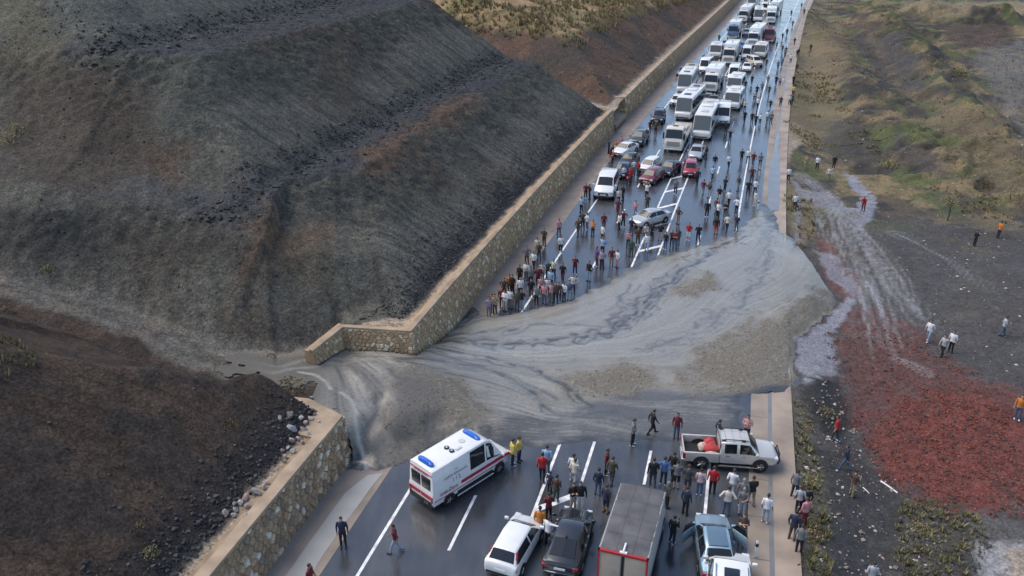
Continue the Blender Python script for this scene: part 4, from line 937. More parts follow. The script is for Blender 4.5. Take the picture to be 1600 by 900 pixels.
def make_tractor(box=True, Lb=7.5, boxH=3.7, bodycol='white', open_bed=False):
    """cab-over truck: tall cab at +x end, load body behind"""
    root = empty('cargo_truck'); c0 = Lb / 2 + .25; W = 1.22
    st = [(c0, .75, 1.5, 1.15, 1.2, 3.02, 1.02), (c0 + .05, .62, 1.55, 1.2, 1.23, 3.1, 1.06), (c0 + 1.0, .45, 1.55, 1.22, 1.24, 3.16, 1.08), (c0 + 1.62, .42, 1.55, 1.22, 1.23, 3.02, 1.05), (c0 + 1.98, .42, 1.42, 1.2, 1.2, 1.78, 1.10), (c0 + 2.12, .42, 1.2, 1.18, 1.18, 1.5, 1.08), (c0 + 2.18, .48, 1.1, 1.1, 1.1, 1.35, 1.0)]
    loft_body(st).build('cab', paint_mat('white'), root, bevel=.05)
    top_pane(st, 3, True, .10, .95, .97, .02).build('windscreen', M_GLASS, root)
    for sd_ in (1, -1):
        side_pane(st, 2.05, 3.45, sd_, .10, .74, .02).build('side_window', M_GLASS, root)
        MB().box(c0 + 2.08, c0 + 2.20, .72 if sd_ > 0 else -1.12, 1.12 if sd_ > 0 else -.72, .62, .84).build('headlight', M_LAMP, root, bevel=.02)
        MB().box(c0 + 1.75, c0 + 1.9, 1.24 if sd_ > 0 else -1.42, 1.42 if sd_ > 0 else -1.24, 1.7, 2.5).build('mirror', M_BLACK, root, bevel=.03)
        for x in (c0 + 1.1, -Lb / 2 + 1.3, -Lb / 2 + 2.5):
            wheel(root, x, sd_ * (W + .0), .5, .3, M_HUB)
        MB().box(c0 - 2.4, c0 - .5, .75 if sd_ > 0 else -1.15, 1.15 if sd_ > 0 else -.75, .55, 1.05).build('fuel_tank', M_HUB, root, bevel=.08)
    for k in range(4): MB().box(c0 + 2.16, c0 + 2.215, -.82, .82, .90 + k * .16, .99 + k * .16).build('grille_slat', mat('grille_tan', (.30, .25, .20), .6), root)
    MB().box(c0 + 2.06, c0 + 2.23, -1.16, 1.16, .40, .60).build('bumper', paint_mat('warm_white'), root, bevel=.04)
    number_plates(root, c0 + 2.245, .5)
    MB().box(c0 + .5, c0 + .95, -.35, .35, 3.16, 3.22).build('roof_hatch', M_BLACK, root)
    MB().box(-Lb / 2, c0 + .6, -.45, .45, .62, .95).build('chassis', M_BLACK, root)
    if open_bed:
        MB().box(-Lb / 2, Lb / 2, -1.24, 1.24, .98, 1.12).build('load_bed', M_HUB, root)
        for sd_ in (1, -1):
            for k in range(4): MB().box(-Lb / 2 + k * Lb / 4 + .02, -Lb / 2 + (k + 1) * Lb / 4 - .02, sd_ * 1.24 - .03, sd_ * 1.24 + .03, 1.12, 1.95).build('side_panel', paint_mat('warm_white'), root, bevel=.01)
        MB().box(-Lb / 2 - .03, -Lb / 2 + .03, -1.2, 1.2, 1.12, 1.95).build('tailboard', paint_mat('warm_white'), root, bevel=.01)
        for k in range(3): MB().box(-Lb / 2 + .3 + k * Lb / 3.1, -Lb / 2 + k * Lb / 3.1 + Lb / 3.3, -1.05, 1.05, 1.13, 1.9 + .25 * (k % 2)).build('cargo_crate', mat('cargo_grey', (.42, .38, .34), .8, var=.2, vscale=2), root, bevel=.08)
    else:
        MB().box(-Lb / 2, Lb / 2, -1.25, 1.25, 1.0, boxH).build('cargo_body', paint_mat(bodycol), root, bevel=.03)
        for sd_ in (1, -1):
            for k in range(5): MB().box(-Lb / 2 + .2 + k * (Lb - .4) / 4 - .03, -Lb / 2 + .2 + k * (Lb - .4) / 4 + .03, sd_ * 1.25 - .02, sd_ * 1.25 + .02, 1.02, boxH - .04).build('side_post', mat('post_grey', (.5, .49, .47), .6), root)
        MB().box(-Lb / 2 - .02, -Lb / 2 + .01, -.03, .03, 1.05, boxH - .08).build('door_seam', M_BLACK, root)
    return root, ['cab']
def all_tree(o): 
    r = [o]
    for ch in o.children: r += all_tree(ch)
    return r
def copy_tree(o, parent=None):
    c = o.copy(); col.objects.link(c); c.parent = parent
    for ch in list(o.children): copy_tree(ch, c)
    return c
PROTO = {}
def repaint(root, names, key):
    m = paint_mat(key)
    for ch in root.children:
        if ch.name.split('.')[0] in names:
            for s in ch.material_slots: s.link = 'OBJECT'; s.material = m
def vehicle(kind, colour, px, py, turn, label, cat, group=None, z=0.0, tz=None, sc=1.0):
    """put a vehicle with the middle of its footprint where (px, py) of the photograph meets the road; turn = degrees from heading up the road"""
    if kind not in PROTO:
        PROTO[kind] = {'bus': lambda: make_bus(), 'mini': lambda: make_bus(7.0, 2.75, 'mini'), 'truck': lambda: make_tractor(), 'long': lambda: make_tractor(Lb=11.0, boxH=3.8), 'open': lambda: make_tractor(open_bed=True, Lb=6.5)}.get(kind, lambda: make_car(kind, ''))()
        root, names = PROTO[kind]; fresh = True
    else:
        root, names = PROTO[kind]; root = copy_tree(root); fresh = False
    p = G(px, py, 0); h = heading(p[1]) - R(turn)
    root.location = (float(p[0]), float(p[1]), z); root.rotation_euler = (0, 0, h); root.scale = (sc,) * 3
    repaint(root, names, colour); tag(root, label, cat, group)
    return root

def special(kind, *a, **k):
    """a vehicle of its own, with parts the others of its kind do not have"""
    keep_ = PROTO.pop(kind, None); v_ = vehicle(kind, *a, **k); PROTO.pop(kind)
    if keep_: PROTO[kind] = keep_
    return v_
def place_wheels(root, rear_px, front_px, side, xr, xf, W):
    """stand a vehicle so that its wheels on one side (side = -1 right, +1 left) touch the road at two points"""
    a, b2 = G(*rear_px), G(*front_px); d = (b2 - a)[:2]; h = math.atan2(d[1], d[0]); f = d / np.hypot(*d); lf = np.array([-f[1], f[0]])
    mid = (a + b2)[:2] / 2 - f * (xr + xf) / 2 - lf * side * W / 2
    root.location = (float(mid[0]), float(mid[1]), 0); root.rotation_euler = (0, 0, h)
def text_part(name, body, size, loc, rot, m, parent, ext=.002):
    cu = bpy.data.curves.new(name, 'FONT'); cu.body = body; cu.size = size; cu.extrude = ext; cu.align_x = 'CENTER'; cu.align_y = 'CENTER'; cu.resolution_u = 2
    t = bpy.data.objects.new(name, cu); col.objects.link(t); dg_ = bpy.context.evaluated_depsgraph_get(); me = bpy.data.meshes.new_from_object(t.evaluated_get(dg_))
    bpy.data.objects.remove(t); me.materials.clear(); me.materials.append(m); o = link(bpy.data.objects.new(name, me), parent); o.location = loc; o.rotation_euler = rot; return o

# ---- ambulance
CAR['amb'] = dict(CAR['van']); CAR['amb']['win'] = [(3.70, 3.985), (4.16, 5.72)]
_kn = kind_name
def kind_name(k): return 'ambulance' if k == 'amb' else _kn(k)
amb, _p = make_car('amb', '', M_HUB)
for ch in list(amb.children):
    if ch.name.split('.')[0] in ('rear_window', 'rear_bumper', 'tail_light'):
        bpy.data.objects.remove(ch)
repaint(amb, ['body'], 'white')
tag(amb, 'white ambulance with red stripes and blue roof lights, parked across the left lanes', 'ambulance')
M_RED = mat('signal_red', (.42, .02, .045), .45); M_BLUE = mat('beacon_blue', (.025, .13, .50), .2, coat=.5); M_GREYT = mat('grey_lettering', (.28, .20, .22), .6)
for sd_ in (1, -1):
    y0, y1 = (.972, 1.004) if sd_ > 0 else (-1.004, -.972)
    MB().box(-.95, 2.25, y0, y1, .93, 1.10).build('red_stripe', M_RED, amb)
    MB().box(2.2, 2.72, y0 * .965, y1 * .965, .90, 1.06).build('red_stripe', M_RED, amb)
    MB().box(-2.85, 2.2, y0, y1, .72, .76).build('red_stripe', M_RED, amb)
    MB().box(-1.25, 1.35, y0 * 1.01, y1 * 1.01, .34, .60).build('sill_panel', M_BLACK, amb)
    MB().box(-1.3, 1.4, y0 * 1.05, y1 * 1.05, .30, .36).build('side_step', paint_mat('warm_white'), amb)
    MB().box(-2.985, -2.93, .78 if sd_ > 0 else -.94, .94 if sd_ > 0 else -.78, .72, 1.06).build('tail_light', M_TAIL, amb, bevel=.01)
    MB().box(-2.985, -2.94, .80 if sd_ > 0 else -.93, .93 if sd_ > 0 else -.80, .58, .68).build('reversing_light', M_LAMP, amb)
    MB().box(-2.935, -2.865, .06 if sd_ > 0 else -.74, .74 if sd_ > 0 else -.06, 1.36, 2.10).build('rear_window', M_GLASS, amb, bevel=.04)
    MB().box(-2.975, -2.92, .02 if sd_ > 0 else -.78, .78 if sd_ > 0 else -.02, .84, 1.06).build('rear_red_band', M_RED, amb)
MB().box(-2.99, -2.90, -.92, .92, .36, .70).build('rear_bumper', M_BLACK, amb, bevel=.03)
MB().box(-2.90, -2.86, -.85, .85, 2.30, 2.34).build('rear_trim', M_RED, amb)
def beacon(x, w, ln):
    m = MB(); n = 20; V = []
    for k, (zz, s) in enumerate(((2.56, 1), (2.74, .95), (2.80, .7))):
        for i in range(n): t = 2 * math.pi * i / n; c_, s_ = math.cos(t), math.sin(t); V.append((x + ln * s * math.copysign(abs(c_) ** .6, c_), w * s * math.copysign(abs(s_) ** .6, s_), zz))
    F = [(r_ * n + i, r_ * n + (i + 1) % n, (r_ + 1) * n + (i + 1) % n, (r_ + 1) * n + i) for r_ in range(2) for i in range(n)] + [tuple(range(2 * n, 3 * n)), tuple(range(n))[::-1]]
    m.add(V, F).build('beacon_bar', M_BLUE, amb, smooth=True)
beacon(.75, .66, .17); beacon(-2.5, .58, .16)
for y in (.12, -.28): 
    MB().cyl((-.95, y, 2.60), 'z', .14, .10, 16).build('roof_vent', M_BLACK, amb); MB().cyl((-.95, y, 2.69), 'z', .06, .02, 12).build('vent_cap', M_LAMP, amb)
MB().cyl((.02, .0, 2.63), 'z', .19, .05, 18).build('roof_fan', mat('vent_grey', (.50, .52, .50), .6), amb)
MB().box(-.75, -.35, -.45, -.30, 2.62, 2.68).build('antenna_base', mat('vent_grey', (.5, .5, .5)), amb)
tl = R(4)
text_part('lettering', 'T.C.', .15, (-1.25, -.945, 2.02), (R(90) - tl, 0, 0), M_GREYT, amb)
text_part('lettering', 'SAĞLIK BAKANLIĞI', .19, (-1.3, -.965, 1.78), (R(90) - tl, 0, 0), M_GREYT, amb)
for k, ch in enumerate('112'): text_part('lettering', ch, .34, (-1.52 + k * .22, -.985, 1.48), (R(90) - tl, 0, 0), M_GREYT, amb)
text_part('lettering', 'AMBULANS', .25, (-1.85, -1.006, .98), (R(90), 0, 0), M_RED, amb)
text_part('lettering', 'AMBULANS', .25, (-1.85, 1.006, .98), (R(90), 0, R(180)), M_RED, amb)
text_part('lettering', 'AMBULANS', .22, (-2.885, 0, 2.23), (R(90), 0, R(-90)), M_RED, amb)
for k, ch in enumerate('112'): text_part('lettering', ch, .15, (-3.0, -.35 - k * .1, .55), (R(90), 0, R(-90)), M_PLATE, amb)
place_wheels(amb, (703, 789), (780, 740), -1, -1.85, 1.9, 1.98)

# ---- near lanes, seen from behind
v = special('hatch', 'white', 806, 864, 7, 'white hatchback car with tall red tail lamps, left of the dark fastback', 'car', 'cars queued in the near lanes')
for ch in list(v.children):
    if ch.name.split('.')[0] == 'tail_light': bpy.data.objects.remove(ch)
for sd_ in (1, -1): MB().add([(-1.985, sd_ * .70, .72), (-1.99, sd_ * .84, .74), (-1.40, sd_ * .66, 1.42), (-1.44, sd_ * .55, 1.40), (-1.80, sd_ * .69, .72), (-1.75, sd_ * .845, .74), (-1.30, sd_ * .67, 1.38), (-1.36, sd_ * .55, 1.36)], [(0, 1, 2, 3), (4, 5, 6, 7), (0, 1, 5, 4), (1, 2, 6, 5), (2, 3, 7, 6), (3, 0, 4, 7)]).build('tail_light', M_TAIL, v)
v = special('coupe', 'black', 889, 858, 0, 'black fastback car with a large rear window, beside the grey roofed truck', 'car', 'cars queued in the near lanes', sc=1.02)
MB().box(-.85, -.70, -.03, .03, 1.40, 1.50).build('antenna_fin', M_BLACK, v, bevel=.01)
MB().box(-2.26, -2.18, -.72, .72, .52, .58).build('bumper_trim', M_CHROME, v)
v = special('sedan', 'ice_blue', 1115, 868, -9, 'pale blue car with a big dark glass roof panel and open doors', 'car', 'cars queued in the near lanes')
MB().box(-.95, .38, -.46, .46, 1.43, 1.485).build('glass_roof', mat('roof_glass', (.10, .16, .21), .06, coat=.5), v, bevel=.03)
for sd_ in (1, -1):
    dr = MB(); dr.box(-.95, .0, -.03, .03, .35, .95); o = dr.build('open_door', paint_mat('ice_blue'), v, bevel=.02); o.location = (1.0, sd_ * .92, 0); o.rotation_euler = (0, 0, -sd_ * R(42))
    MB().tube([(-.95, 0, .95), (-.75, 0, 1.36), (-.25, 0, 1.30), (.0, 0, .95)], .025).build('door_frame', M_BLACK, o); MB().add([(-.92, .0, .96), (-.74, .0, 1.33), (-.27, .0, 1.28), (-.02, 0, .96)], [(0, 1, 2, 3)]).build('door_glass', M_GLASS, o)
v = special('mpv', 'white', 1136, 944, -2, 'white van with a sunroof at the bottom edge, behind the pale blue car', 'van', sc=1.12)
MB().box(-.75, .05, -.30, .30, 1.83, 1.87).build('sunroof', M_GLASS, v, bevel=.01)
for sd_ in (1, -1): MB().box(-.9, .2, sd_ * .62 - .02, sd_ * .62 + .02, 1.82, 1.88).build('roof_bar', M_CHROME, v)

# ---- box truck with a tarpaulin roof
tk = empty('box_truck'); tag(tk, 'box truck with dark grey tarpaulin roof and red framed tan rear doors', 'truck')
TW, TL_, TH_ = 1.10, 4.8, 3.3
m = MB(); m.box(-TL_ / 2, TL_ / 2, -TW, TW, 1.0, TH_ - .06); m.build('cargo_body', mat('tarp_side', (.30, .30, .30), .7, var=.12, vscale=2), tk, bevel=.02)
nx_, ny_ = 25, 9; V = []; F = []
for i in range(nx_):
    for j in range(ny_):
        x = -TL_ / 2 - .02 + (TL_ + .04) * i / (nx_ - 1); y = -TW - .02 + (2 * TW + .04) * j / (ny_ - 1)
        V.append((x, y, TH_ + .035 * abs(math.sin(i * math.pi / 6)) * math.sin(j / (ny_ - 1) * math.pi) - .03 + .012 * random.random() - (.05 if j in (0, ny_ - 1) else 0)))
for i in range(nx_ - 1):
    for j in range(ny_ - 1): a = i * ny_ + j; F.append((a, a + ny_, a + ny_ + 1, a + 1))
MB().add(V, F).build('tarpaulin_roof', mat('tarp_grey', (.098, .095, .098), .75, var=.30, vscale=1.3, bump=.25, bscale=4), tk, smooth=True)
for k in range(5): MB().tube([(-TL_ / 2 + k * TL_ / 4, y, TH_ + .012 + (-.02 if abs(y) > 1 else .02)) for y in np.linspace(-TW, TW, 7)], .007, 4).build('roof_seam', mat('seam', (.13, .13, .135), .7), tk)
for y in (-.36, .36): MB().tube([(x, y, TH_ + .018 + .02 * abs(math.sin((x + TL_ / 2) / TL_ * 4 * math.pi))) for x in np.linspace(-TL_ / 2, TL_ / 2, 13)], .006, 4).build('roof_seam', mat('seam', (.14, .14, .145), .7), tk)
for y0, y1 in ((-TW, -.03), (.03, TW)): MB().box(-TL_ / 2 - .05, -TL_ / 2 + .02, y0 + .06, y1 - .06, 1.05, TH_ - .14).build('rear_door', mat('door_tan', (.40, .34, .26), .6, var=.08, vscale=2), tk, bevel=.01)
MB().box(-TL_ / 2 - .045, -TL_ / 2 + .03, -.05, .05, 1.0, TH_ - .08).build('door_gap', M_BLACK, tk)
for a in ((-TW - .01, -TW + .07, .95, TH_), (TW - .07, TW + .01, .95, TH_), (-TW - .01, TW + .01, TH_ - .12, TH_ + .0), (-TW - .01, TW + .01, .92, 1.04)): MB().box(-TL_ / 2 - .09, -TL_ / 2 + .04, *a).build('rear_frame', mat('frame_red', (.42, .03, .03), .5), tk)
MB().tube([(-TL_ / 2 - .02, 0, TH_ + .06), (-TL_ / 2 + .55, 0, TH_ + .07)], .05).build('roof_latch', M_PLATE, tk); MB().box(-TL_ / 2 - .06, -TL_ / 2 + .06, -.16, .16, TH_, TH_ + .06).build('roof_latch', M_PLATE, tk)
stc = [(2.5, .7, 1.2, .95, 1.0, 2.15, .86), (2.55, .6, 1.25, 1.0, 1.02, 2.22, .9), (3.2, .42, 1.25, 1.02, 1.03, 2.22, .9), (3.75, .42, 1.2, 1.02, 1.02, 2.1, .86), (4.15, .42, 1.1, 1.0, 1.0, 1.28, .9), (4.28, .5, .95, .92, .92, 1.1, .84)]
loft_body(stc).build('cab', paint_mat('white'), tk, bevel=.04); top_pane(stc, 3, True).build('windscreen', M_GLASS, tk)
for sd_ in (1, -1):
    side_pane(stc, 2.05, 3.5, sd_).build('side_window', M_GLASS, tk)
    for x in (3.35, -1.45): wheel(tk, x, sd_ * 1.05, .42, .26, M_HUB)
    MB().box(-TL_ / 2 - .1, -TL_ / 2 - .02, .7 if sd_ > 0 else -1.0, 1.0 if sd_ > 0 else -.7, .7, .86).build('tail_light', M_TAIL, tk)
MB().box(-TL_ / 2, 2.7, -.42, .42, .6, .95).build('chassis', M_BLACK, tk); MB().box(-TL_ / 2 - .12, -TL_ / 2, -1.0, 1.0, .5, .66).build('rear_bumper', M_BLACK, tk); number_plates(tk, -TL_ / 2 - .13, .6)
tk.location = (5.6, 30.3, 0); tk.rotation_euler = (0, 0, math.atan2(4.5, 1.5))

# ---- pickup across the right lanes
pk = empty('pickup_truck'); tag(pk, 'champagne silver pickup with red sacks in its bed, parked across the right lanes', 'pickup')
W = .92
sp_ = [(-.62, .42, 1.02, .86, .90, 1.60, .70), (-.58, .38, 1.05, .89, .92, 1.70, .72), (-.5, .36, 1.06, .90, .92, 1.74, .72), (.45, .36, 1.06, .92, .92, 1.77, .72), (.98, .36, 1.05, .92, .92, 1.70, .69), (1.55, .36, 1.04, .92, .91, 1.12, .78), (2.30, .38, .98, .90, .88, 1.04, .74), (2.56, .46, .84, .80, .80, .90, .66)]
loft_body(sp_).build('cab', paint_mat('champagne'), pk, bevel=.04)
top_pane(sp_, 4, True).build('windscreen', M_GLASS, pk)
for sd_ in (1, -1):
    side_pane(sp_, 2.12, 2.82, sd_).build('side_window', M_GLASS, pk); side_pane(sp_, 3.0, 4.7, sd_).build('side_window', M_GLASS, pk)
    ya, yb = (.80, .92) if sd_ > 0 else (-.92, -.80)
    MB().box(-2.58, -.64, ya, yb, .48, 1.08).build('bed_side', paint_mat('champagne'), pk, bevel=.03)
    MB().tube([(-.55, sd_ * .56, 1.80), (-.3, sd_ * .57, 1.84), (.7, sd_ * .56, 1.83), (.95, sd_ * .55, 1.76)], .025).build('roof_rail', M_BLACK, pk)
    for x in (-.45, .65): MB().box(x - .10, x + .10, sd_ * .57 - .05, sd_ * .57 + .05, 1.74, 1.82).build('rail_mount', M_BLACK, pk, bevel=.02)
    MB().box(-2.66, -2.5, .74 if sd_ > 0 else -.93, .93 if sd_ > 0 else -.74, .66, 1.02).build('tail_light', M_TAIL, pk, bevel=.03)
    MB().box(2.36, 2.60, .52 if sd_ > 0 else -.84, .84 if sd_ > 0 else -.52, .74, .92).build('headlight', M_LAMP, pk, bevel=.04)
    MB().box(1.3, 1.45, .92 if sd_ > 0 else -1.12, 1.12 if sd_ > 0 else -.92, 1.08, 1.26).build('mirror', paint_mat('champagne'), pk, bevel=.03)
    MB().box(-.7, 1.5, .88 if sd_ > 0 else -1.02, 1.02 if sd_ > 0 else -.88, .30, .37).build('side_step', M_CHROME, pk, bevel=.02)
    for x in (-1.62, 1.62):
        MB().cyl((x, sd_ * .935 - (.2 if sd_ > 0 else 0), .42), 'y', .45, .2, 20).build('wheel_arch', M_BLACK, pk); wheel(pk, x, sd_ * .955, .38, .26, M_RIM)
    for u in (2.3, 3.4):
        p = surf(sp_, u, 3, .7); MB().box(p[0] - .1, p[0] + .1, (p[1] + .004) if sd_ > 0 else -(p[1] + .03), (p[1] + .03) if sd_ > 0 else -(p[1] + .004), p[2] - .02, p[2] + .02).build('door_handle', M_CHROME, pk)
    MB().box(-.66, -.62, sd_ * .74 - .03, sd_ * .74 + .03, 1.05, 1.86).build('roll_bar', M_CHROME, pk)
MB().box(-2.58, -.64, -.80, .80, .48, .62).build('bed_floor', M_BLACK, pk); MB().box(-2.62, -2.54, -.82, .82, .50, 1.04).build('tailgate', paint_mat('champagne'), pk, bevel=.02); MB().box(-.70, -.62, -.8, .8, .5, 1.06).build('bed_front', M_BLACK, pk)
MB().tube([(-.66, -.74, 1.86), (-.66, .74, 1.86)], .035).build('roll_bar', M_CHROME, pk)
for k in range(3): MB().box(-.35 + k * .42, -.30 + k * .42, -.66, .66, 1.755, 1.785).build('roof_rib', paint_mat('silver'), pk)
MB().tube([(2.56, -.82, .60), (2.72, -.6, .64), (2.76, 0, .66), (2.72, .6, .64), (2.56, .82, .60)], .06).build('bull_bar', M_BLACK, pk); MB().tube([(2.70, -.5, .64), (2.72, -.42, .98), (2.72, .42, .98), (2.70, .5, .64)], .04).build('bull_bar', M_BLACK, pk)
MB().box(2.50, 2.59, -.5, .5, .68, .88).build('grille', M_CHROME, pk); number_plates(pk, -2.66, .62); MB().box(-2.72, -2.56, -.8, .8, .40, .52).build('rear_bumper', M_CHROME, pk, bevel=.03)
place_wheels(pk, (1098, 733), (1182, 738), -1, -1.62, 1.62, 1.84)
def blob(name, r, m, seed, sub=3, am=.16, flat=1.0):
    bm = bmesh.new(); bmesh.ops.create_icosphere(bm, subdivisions=sub, radius=1); rr = random.Random(seed); ph = [rr.uniform(0, 6) for _ in range(6)]
    for v_ in bm.verts:
        c_ = v_.co; k = 1 + am * (math.sin(c_.x * 3.1 + ph[0]) * math.sin(c_.y * 2.7 + ph[1]) + .6 * math.sin(c_.z * 5 + ph[2]) * math.sin(c_.x * 4.3 + ph[3]))
        v_.co = Vector((c_.x * r[0] * k, c_.y * r[1] * k, max(c_.z, -.7) * r[2] * k))
    for f in bm.faces: f.smooth = True
    me = bpy.data.meshes.new(name); bm.to_mesh(me); bm.free(); me.materials.append(m); return bpy.data.objects.new(name, me)
MS = mat('red_sack', (.40, .045, .045), .75, var=.2, vscale=5, bump=.4, bscale=9); MS2 = mat('pale_sack', (.55, .42, .34), .8, var=.2, vscale=5, bump=.3, bscale=9)
hp = pk.rotation_euler[2]
for i, (x, y, z, r, mm, lb) in enumerate([(-1.05, .30, .92, (.38, .34, .30), MS, 'red sack at the far side of the pickup bed'), (-1.02, -.28, .98, (.40, .36, .34), MS, 'bulging red sack at the near side of the pickup bed'), (-1.45, .05, .86, (.30, .34, .24), MS2, 'pale sack lying behind the red sacks in the pickup bed'), (-1.0, -.60, .84, (.36, .18, .20), MS2, 'cream bundle tucked against the near side of the pickup bed')]):
    s_ = link(blob('sack', r, mm, i)); q = Matrix.Rotation(hp, 3, 'Z') @ Vector((x, y, z)); s_.location = Vector(pk.location) + q; s_.rotation_euler = (0, 0, hp); tag(s_, lb, 'sack', 'sacks in the pickup bed')

# ---- halted traffic facing the camera beyond the mud
G1 = 'vehicles halted beyond the mud'
TRAF = [  # kind, colour, px, py (middle of footprint on the road), turn from up-road, label, category
 ('mpv', 'white', 947, 302, 178, 'white van with dark bonnet grille, nearest vehicle beyond the mud by the left verge', 'van'),
 ('sedan', 'navy', 972, 273, 180, 'dark blue car squeezed between the white van and black car', 'car'),
 ('sedan', 'black', 983, 257, 186, 'black saloon just left of the white hatchback', 'car'),
 ('sedan', 'white', 977, 240, 196, 'white saloon by the verge in front of the dark teal vehicle', 'car'),
 ('suv', 'teal', 998, 224, 182, 'dark teal sport utility vehicle behind the white saloon', 'car'),
 ('suv', 'black', 1028, 190, 181, 'dark sport utility vehicle at the left edge line beside the first coach', 'car'),
 ('hatch', 'white', 1015, 266, 196, 'white hatchback standing askew in front of the cream tractor truck', 'car'),
 ('hatch', 'dark_red', 1018, 283, 190, 'dark red hatchback beside the white hatchback', 'car'),
 ('sedan', 'dark_grey_metal', 1046, 270, 192, 'dark grey saloon between the dark red and the bright red cars', 'car'),
 ('hatch', 'red', 1078, 271, 176, 'bright red hatchback standing on the painted median', 'car'),
 ('sedan', 'silver', 1015, 349, 212, 'silver saloon turned aslant on the median nearest the mud', 'car'),
 ('open', 'cream', 1060, 222, 180, 'cream tractor truck with tall cab and loaded open bed', 'truck'),
 ('sedan', 'silver', 1088, 245, 178, 'silver car with an open door in front of the white coach', 'car'),
 ('bus', 'warm_white', 1102, 204, 180, 'white coach with wide windscreen behind the silver car', 'coach'),
 ('bus', 'white', 1078, 176, 180, 'white coach with dark windscreen behind the cream tractor truck', 'coach'),
 ('van', 'white', 1130, 190, 180, 'white panel van leading the right hand queue', 'van'),
 ('mini', 'warm_white', 1146, 166, 180, 'cream fronted minibus just behind the leading white van', 'minibus'),
 ('hatch', 'white', 1057, 163, 180, 'white hatchback left of the second coach', 'car'),
 ('bus', 'warm_white', 1074, 138, 180, 'white coach with yellowish windscreen near the left wall', 'coach'),
 ('truck', 'warm_white', 1116, 135, 180, 'tall white box truck with tan grille in the middle lane', 'truck'),
 ('sedan', 'olive', 1104, 160, 184, 'olive green car ahead of the tall white box truck', 'car'),
 ('sedan', 'black', 1114, 163, 180, 'black car beside the olive green car', 'car'),
 ('mini', 'white', 1149, 142, 180, 'white minibus right behind the cream fronted minibus', 'minibus'),
 ('van', 'white', 1146, 124, 180, 'white van in the right hand queue behind two minibuses', 'van'),
 ('sedan', 'grey', 1067, 117, 182, 'small grey car by the wall behind the coach with yellowish windscreen', 'car'),
 ('hatch', 'silver', 1082, 115, 180, 'silver hatchback behind the coach near the left wall', 'car'),
 ('van', 'white', 1102, 112, 180, 'white van left of the tall white box truck', 'van'),
 ('sedan', 'white', 1166, 110, 178, 'white saloon at the right of the queue', 'car'),
 ('mpv', 'cream', 1178, 102, 150, 'cream car turned aslant at the right of the queue', 'car'),
 ('mini', 'warm_white', 1118, 88, 180, 'white minibus with dark windscreen by the left wall', 'minibus'),
 ('truck', 'cream', 1142, 94, 180, 'cream cabbed box truck in the middle lane behind the tall one', 'truck'),
 ('van', 'white', 1166, 92, 180, 'white van with tan windscreen, third row of the right queue', 'van'),
 ('mini', 'cream', 1188, 88, 180, 'cream minibus at the right end of the third row', 'minibus'),
 ('sedan', 'blue', 1156, 76, 180, 'small blue car between the minibus and the long white truck', 'car'),
 ('hatch', 'silver', 1150, 84, 180, 'silver hatchback beside the small blue car', 'car'),
 ('sedan', 'ice_blue', 1133, 73, 180, 'pale blue car near the left wall below the white box truck', 'car'),
 ('long', 'white', 1182, 66, 180, 'long white box truck in the middle of the far queue', 'truck'),
 ('open', 'red', 1203, 62, 180, 'open truck with red cab at the right edge of the far queue', 'truck'),
 ('truck', 'blue', 1148, 56, 180, 'box truck with blue cab by the left wall in the far queue', 'truck'),
 ('hatch', 'silver', 1166, 55, 180, 'silver hatchback in the far queue left of the long truck', 'car'),
 ('sedan', 'navy', 1174, 49, 180, 'dark blue car in the far queue', 'car'),
 ('mpv', 'pink_red', 1194, 46, 180, 'pinkish red van in the far queue', 'van'),
 ('long', 'warm_white', 1166, 30, 180, 'long white truck by the left wall near the head of the far queue', 'truck'),
 ('bus', 'white', 1184, 31, 180, 'white coach, middle of the row behind the red van', 'coach'),
 ('truck', 'white', 1204, 33, 180, 'white truck behind the pinkish red van', 'truck'),
 ('long', 'grey', 1212, 22, 180, 'grey sided truck at the right of the farthest rows', 'truck'),
 ('bus', 'cream', 1177, 14, 180, 'cream coach at the far left end of the queue', 'coach'),
 ('van', 'cream', 1194, 18, 180, 'cream van in the farthest rows', 'van'),
 ('van', 'white', 1207, 10, 180, 'white van at the far end of the queue', 'van'),
 ('sedan', 'white', 1196, 7, 180, 'white car at the very end of the queue', 'car')]
rt = random.Random(3)
for t in TRAF:
    vo = vehicle(t[0], t[1], t[2], t[3], t[4] + rt.uniform(-4, 4), t[5], t[6], G1, sc=1.22 if t[2] == 947 else 1.0)
    if t[0] == 'bus':                                    # each coach line has its own livery
        k = rt.choice(['blue', 'dark_red', 'grey', 'teal', 'cream'])
        for sd_ in (1, -1): MB().box(-5.6, 5.2, sd_ * 1.255 - .012, sd_ * 1.255 + .012, .75, 1.02 + rt.uniform(0, .25)).build('livery_stripe', paint_mat(k), vo)
        for q in range(3): MB().box(-4.2 + q * 3.4, -3.2 + q * 3.4, -.5, .5, 3.38, 3.46 + .1 * (q % 2)).build('roof_unit', mat('hatch_grey', (.45, .46, .47), .5), vo, bevel=.03)
    if t[0] in ('truck', 'long'):
        MB().box(-1.2 if t[0] == 'truck' else -2.2, 1.6, -.02, .02, 3.72 if t[0] == 'truck' else 3.82, 3.80 if t[0] == 'truck' else 3.9).build('roof_ridge', mat('post_grey', (.5, .49, .47)), vo)

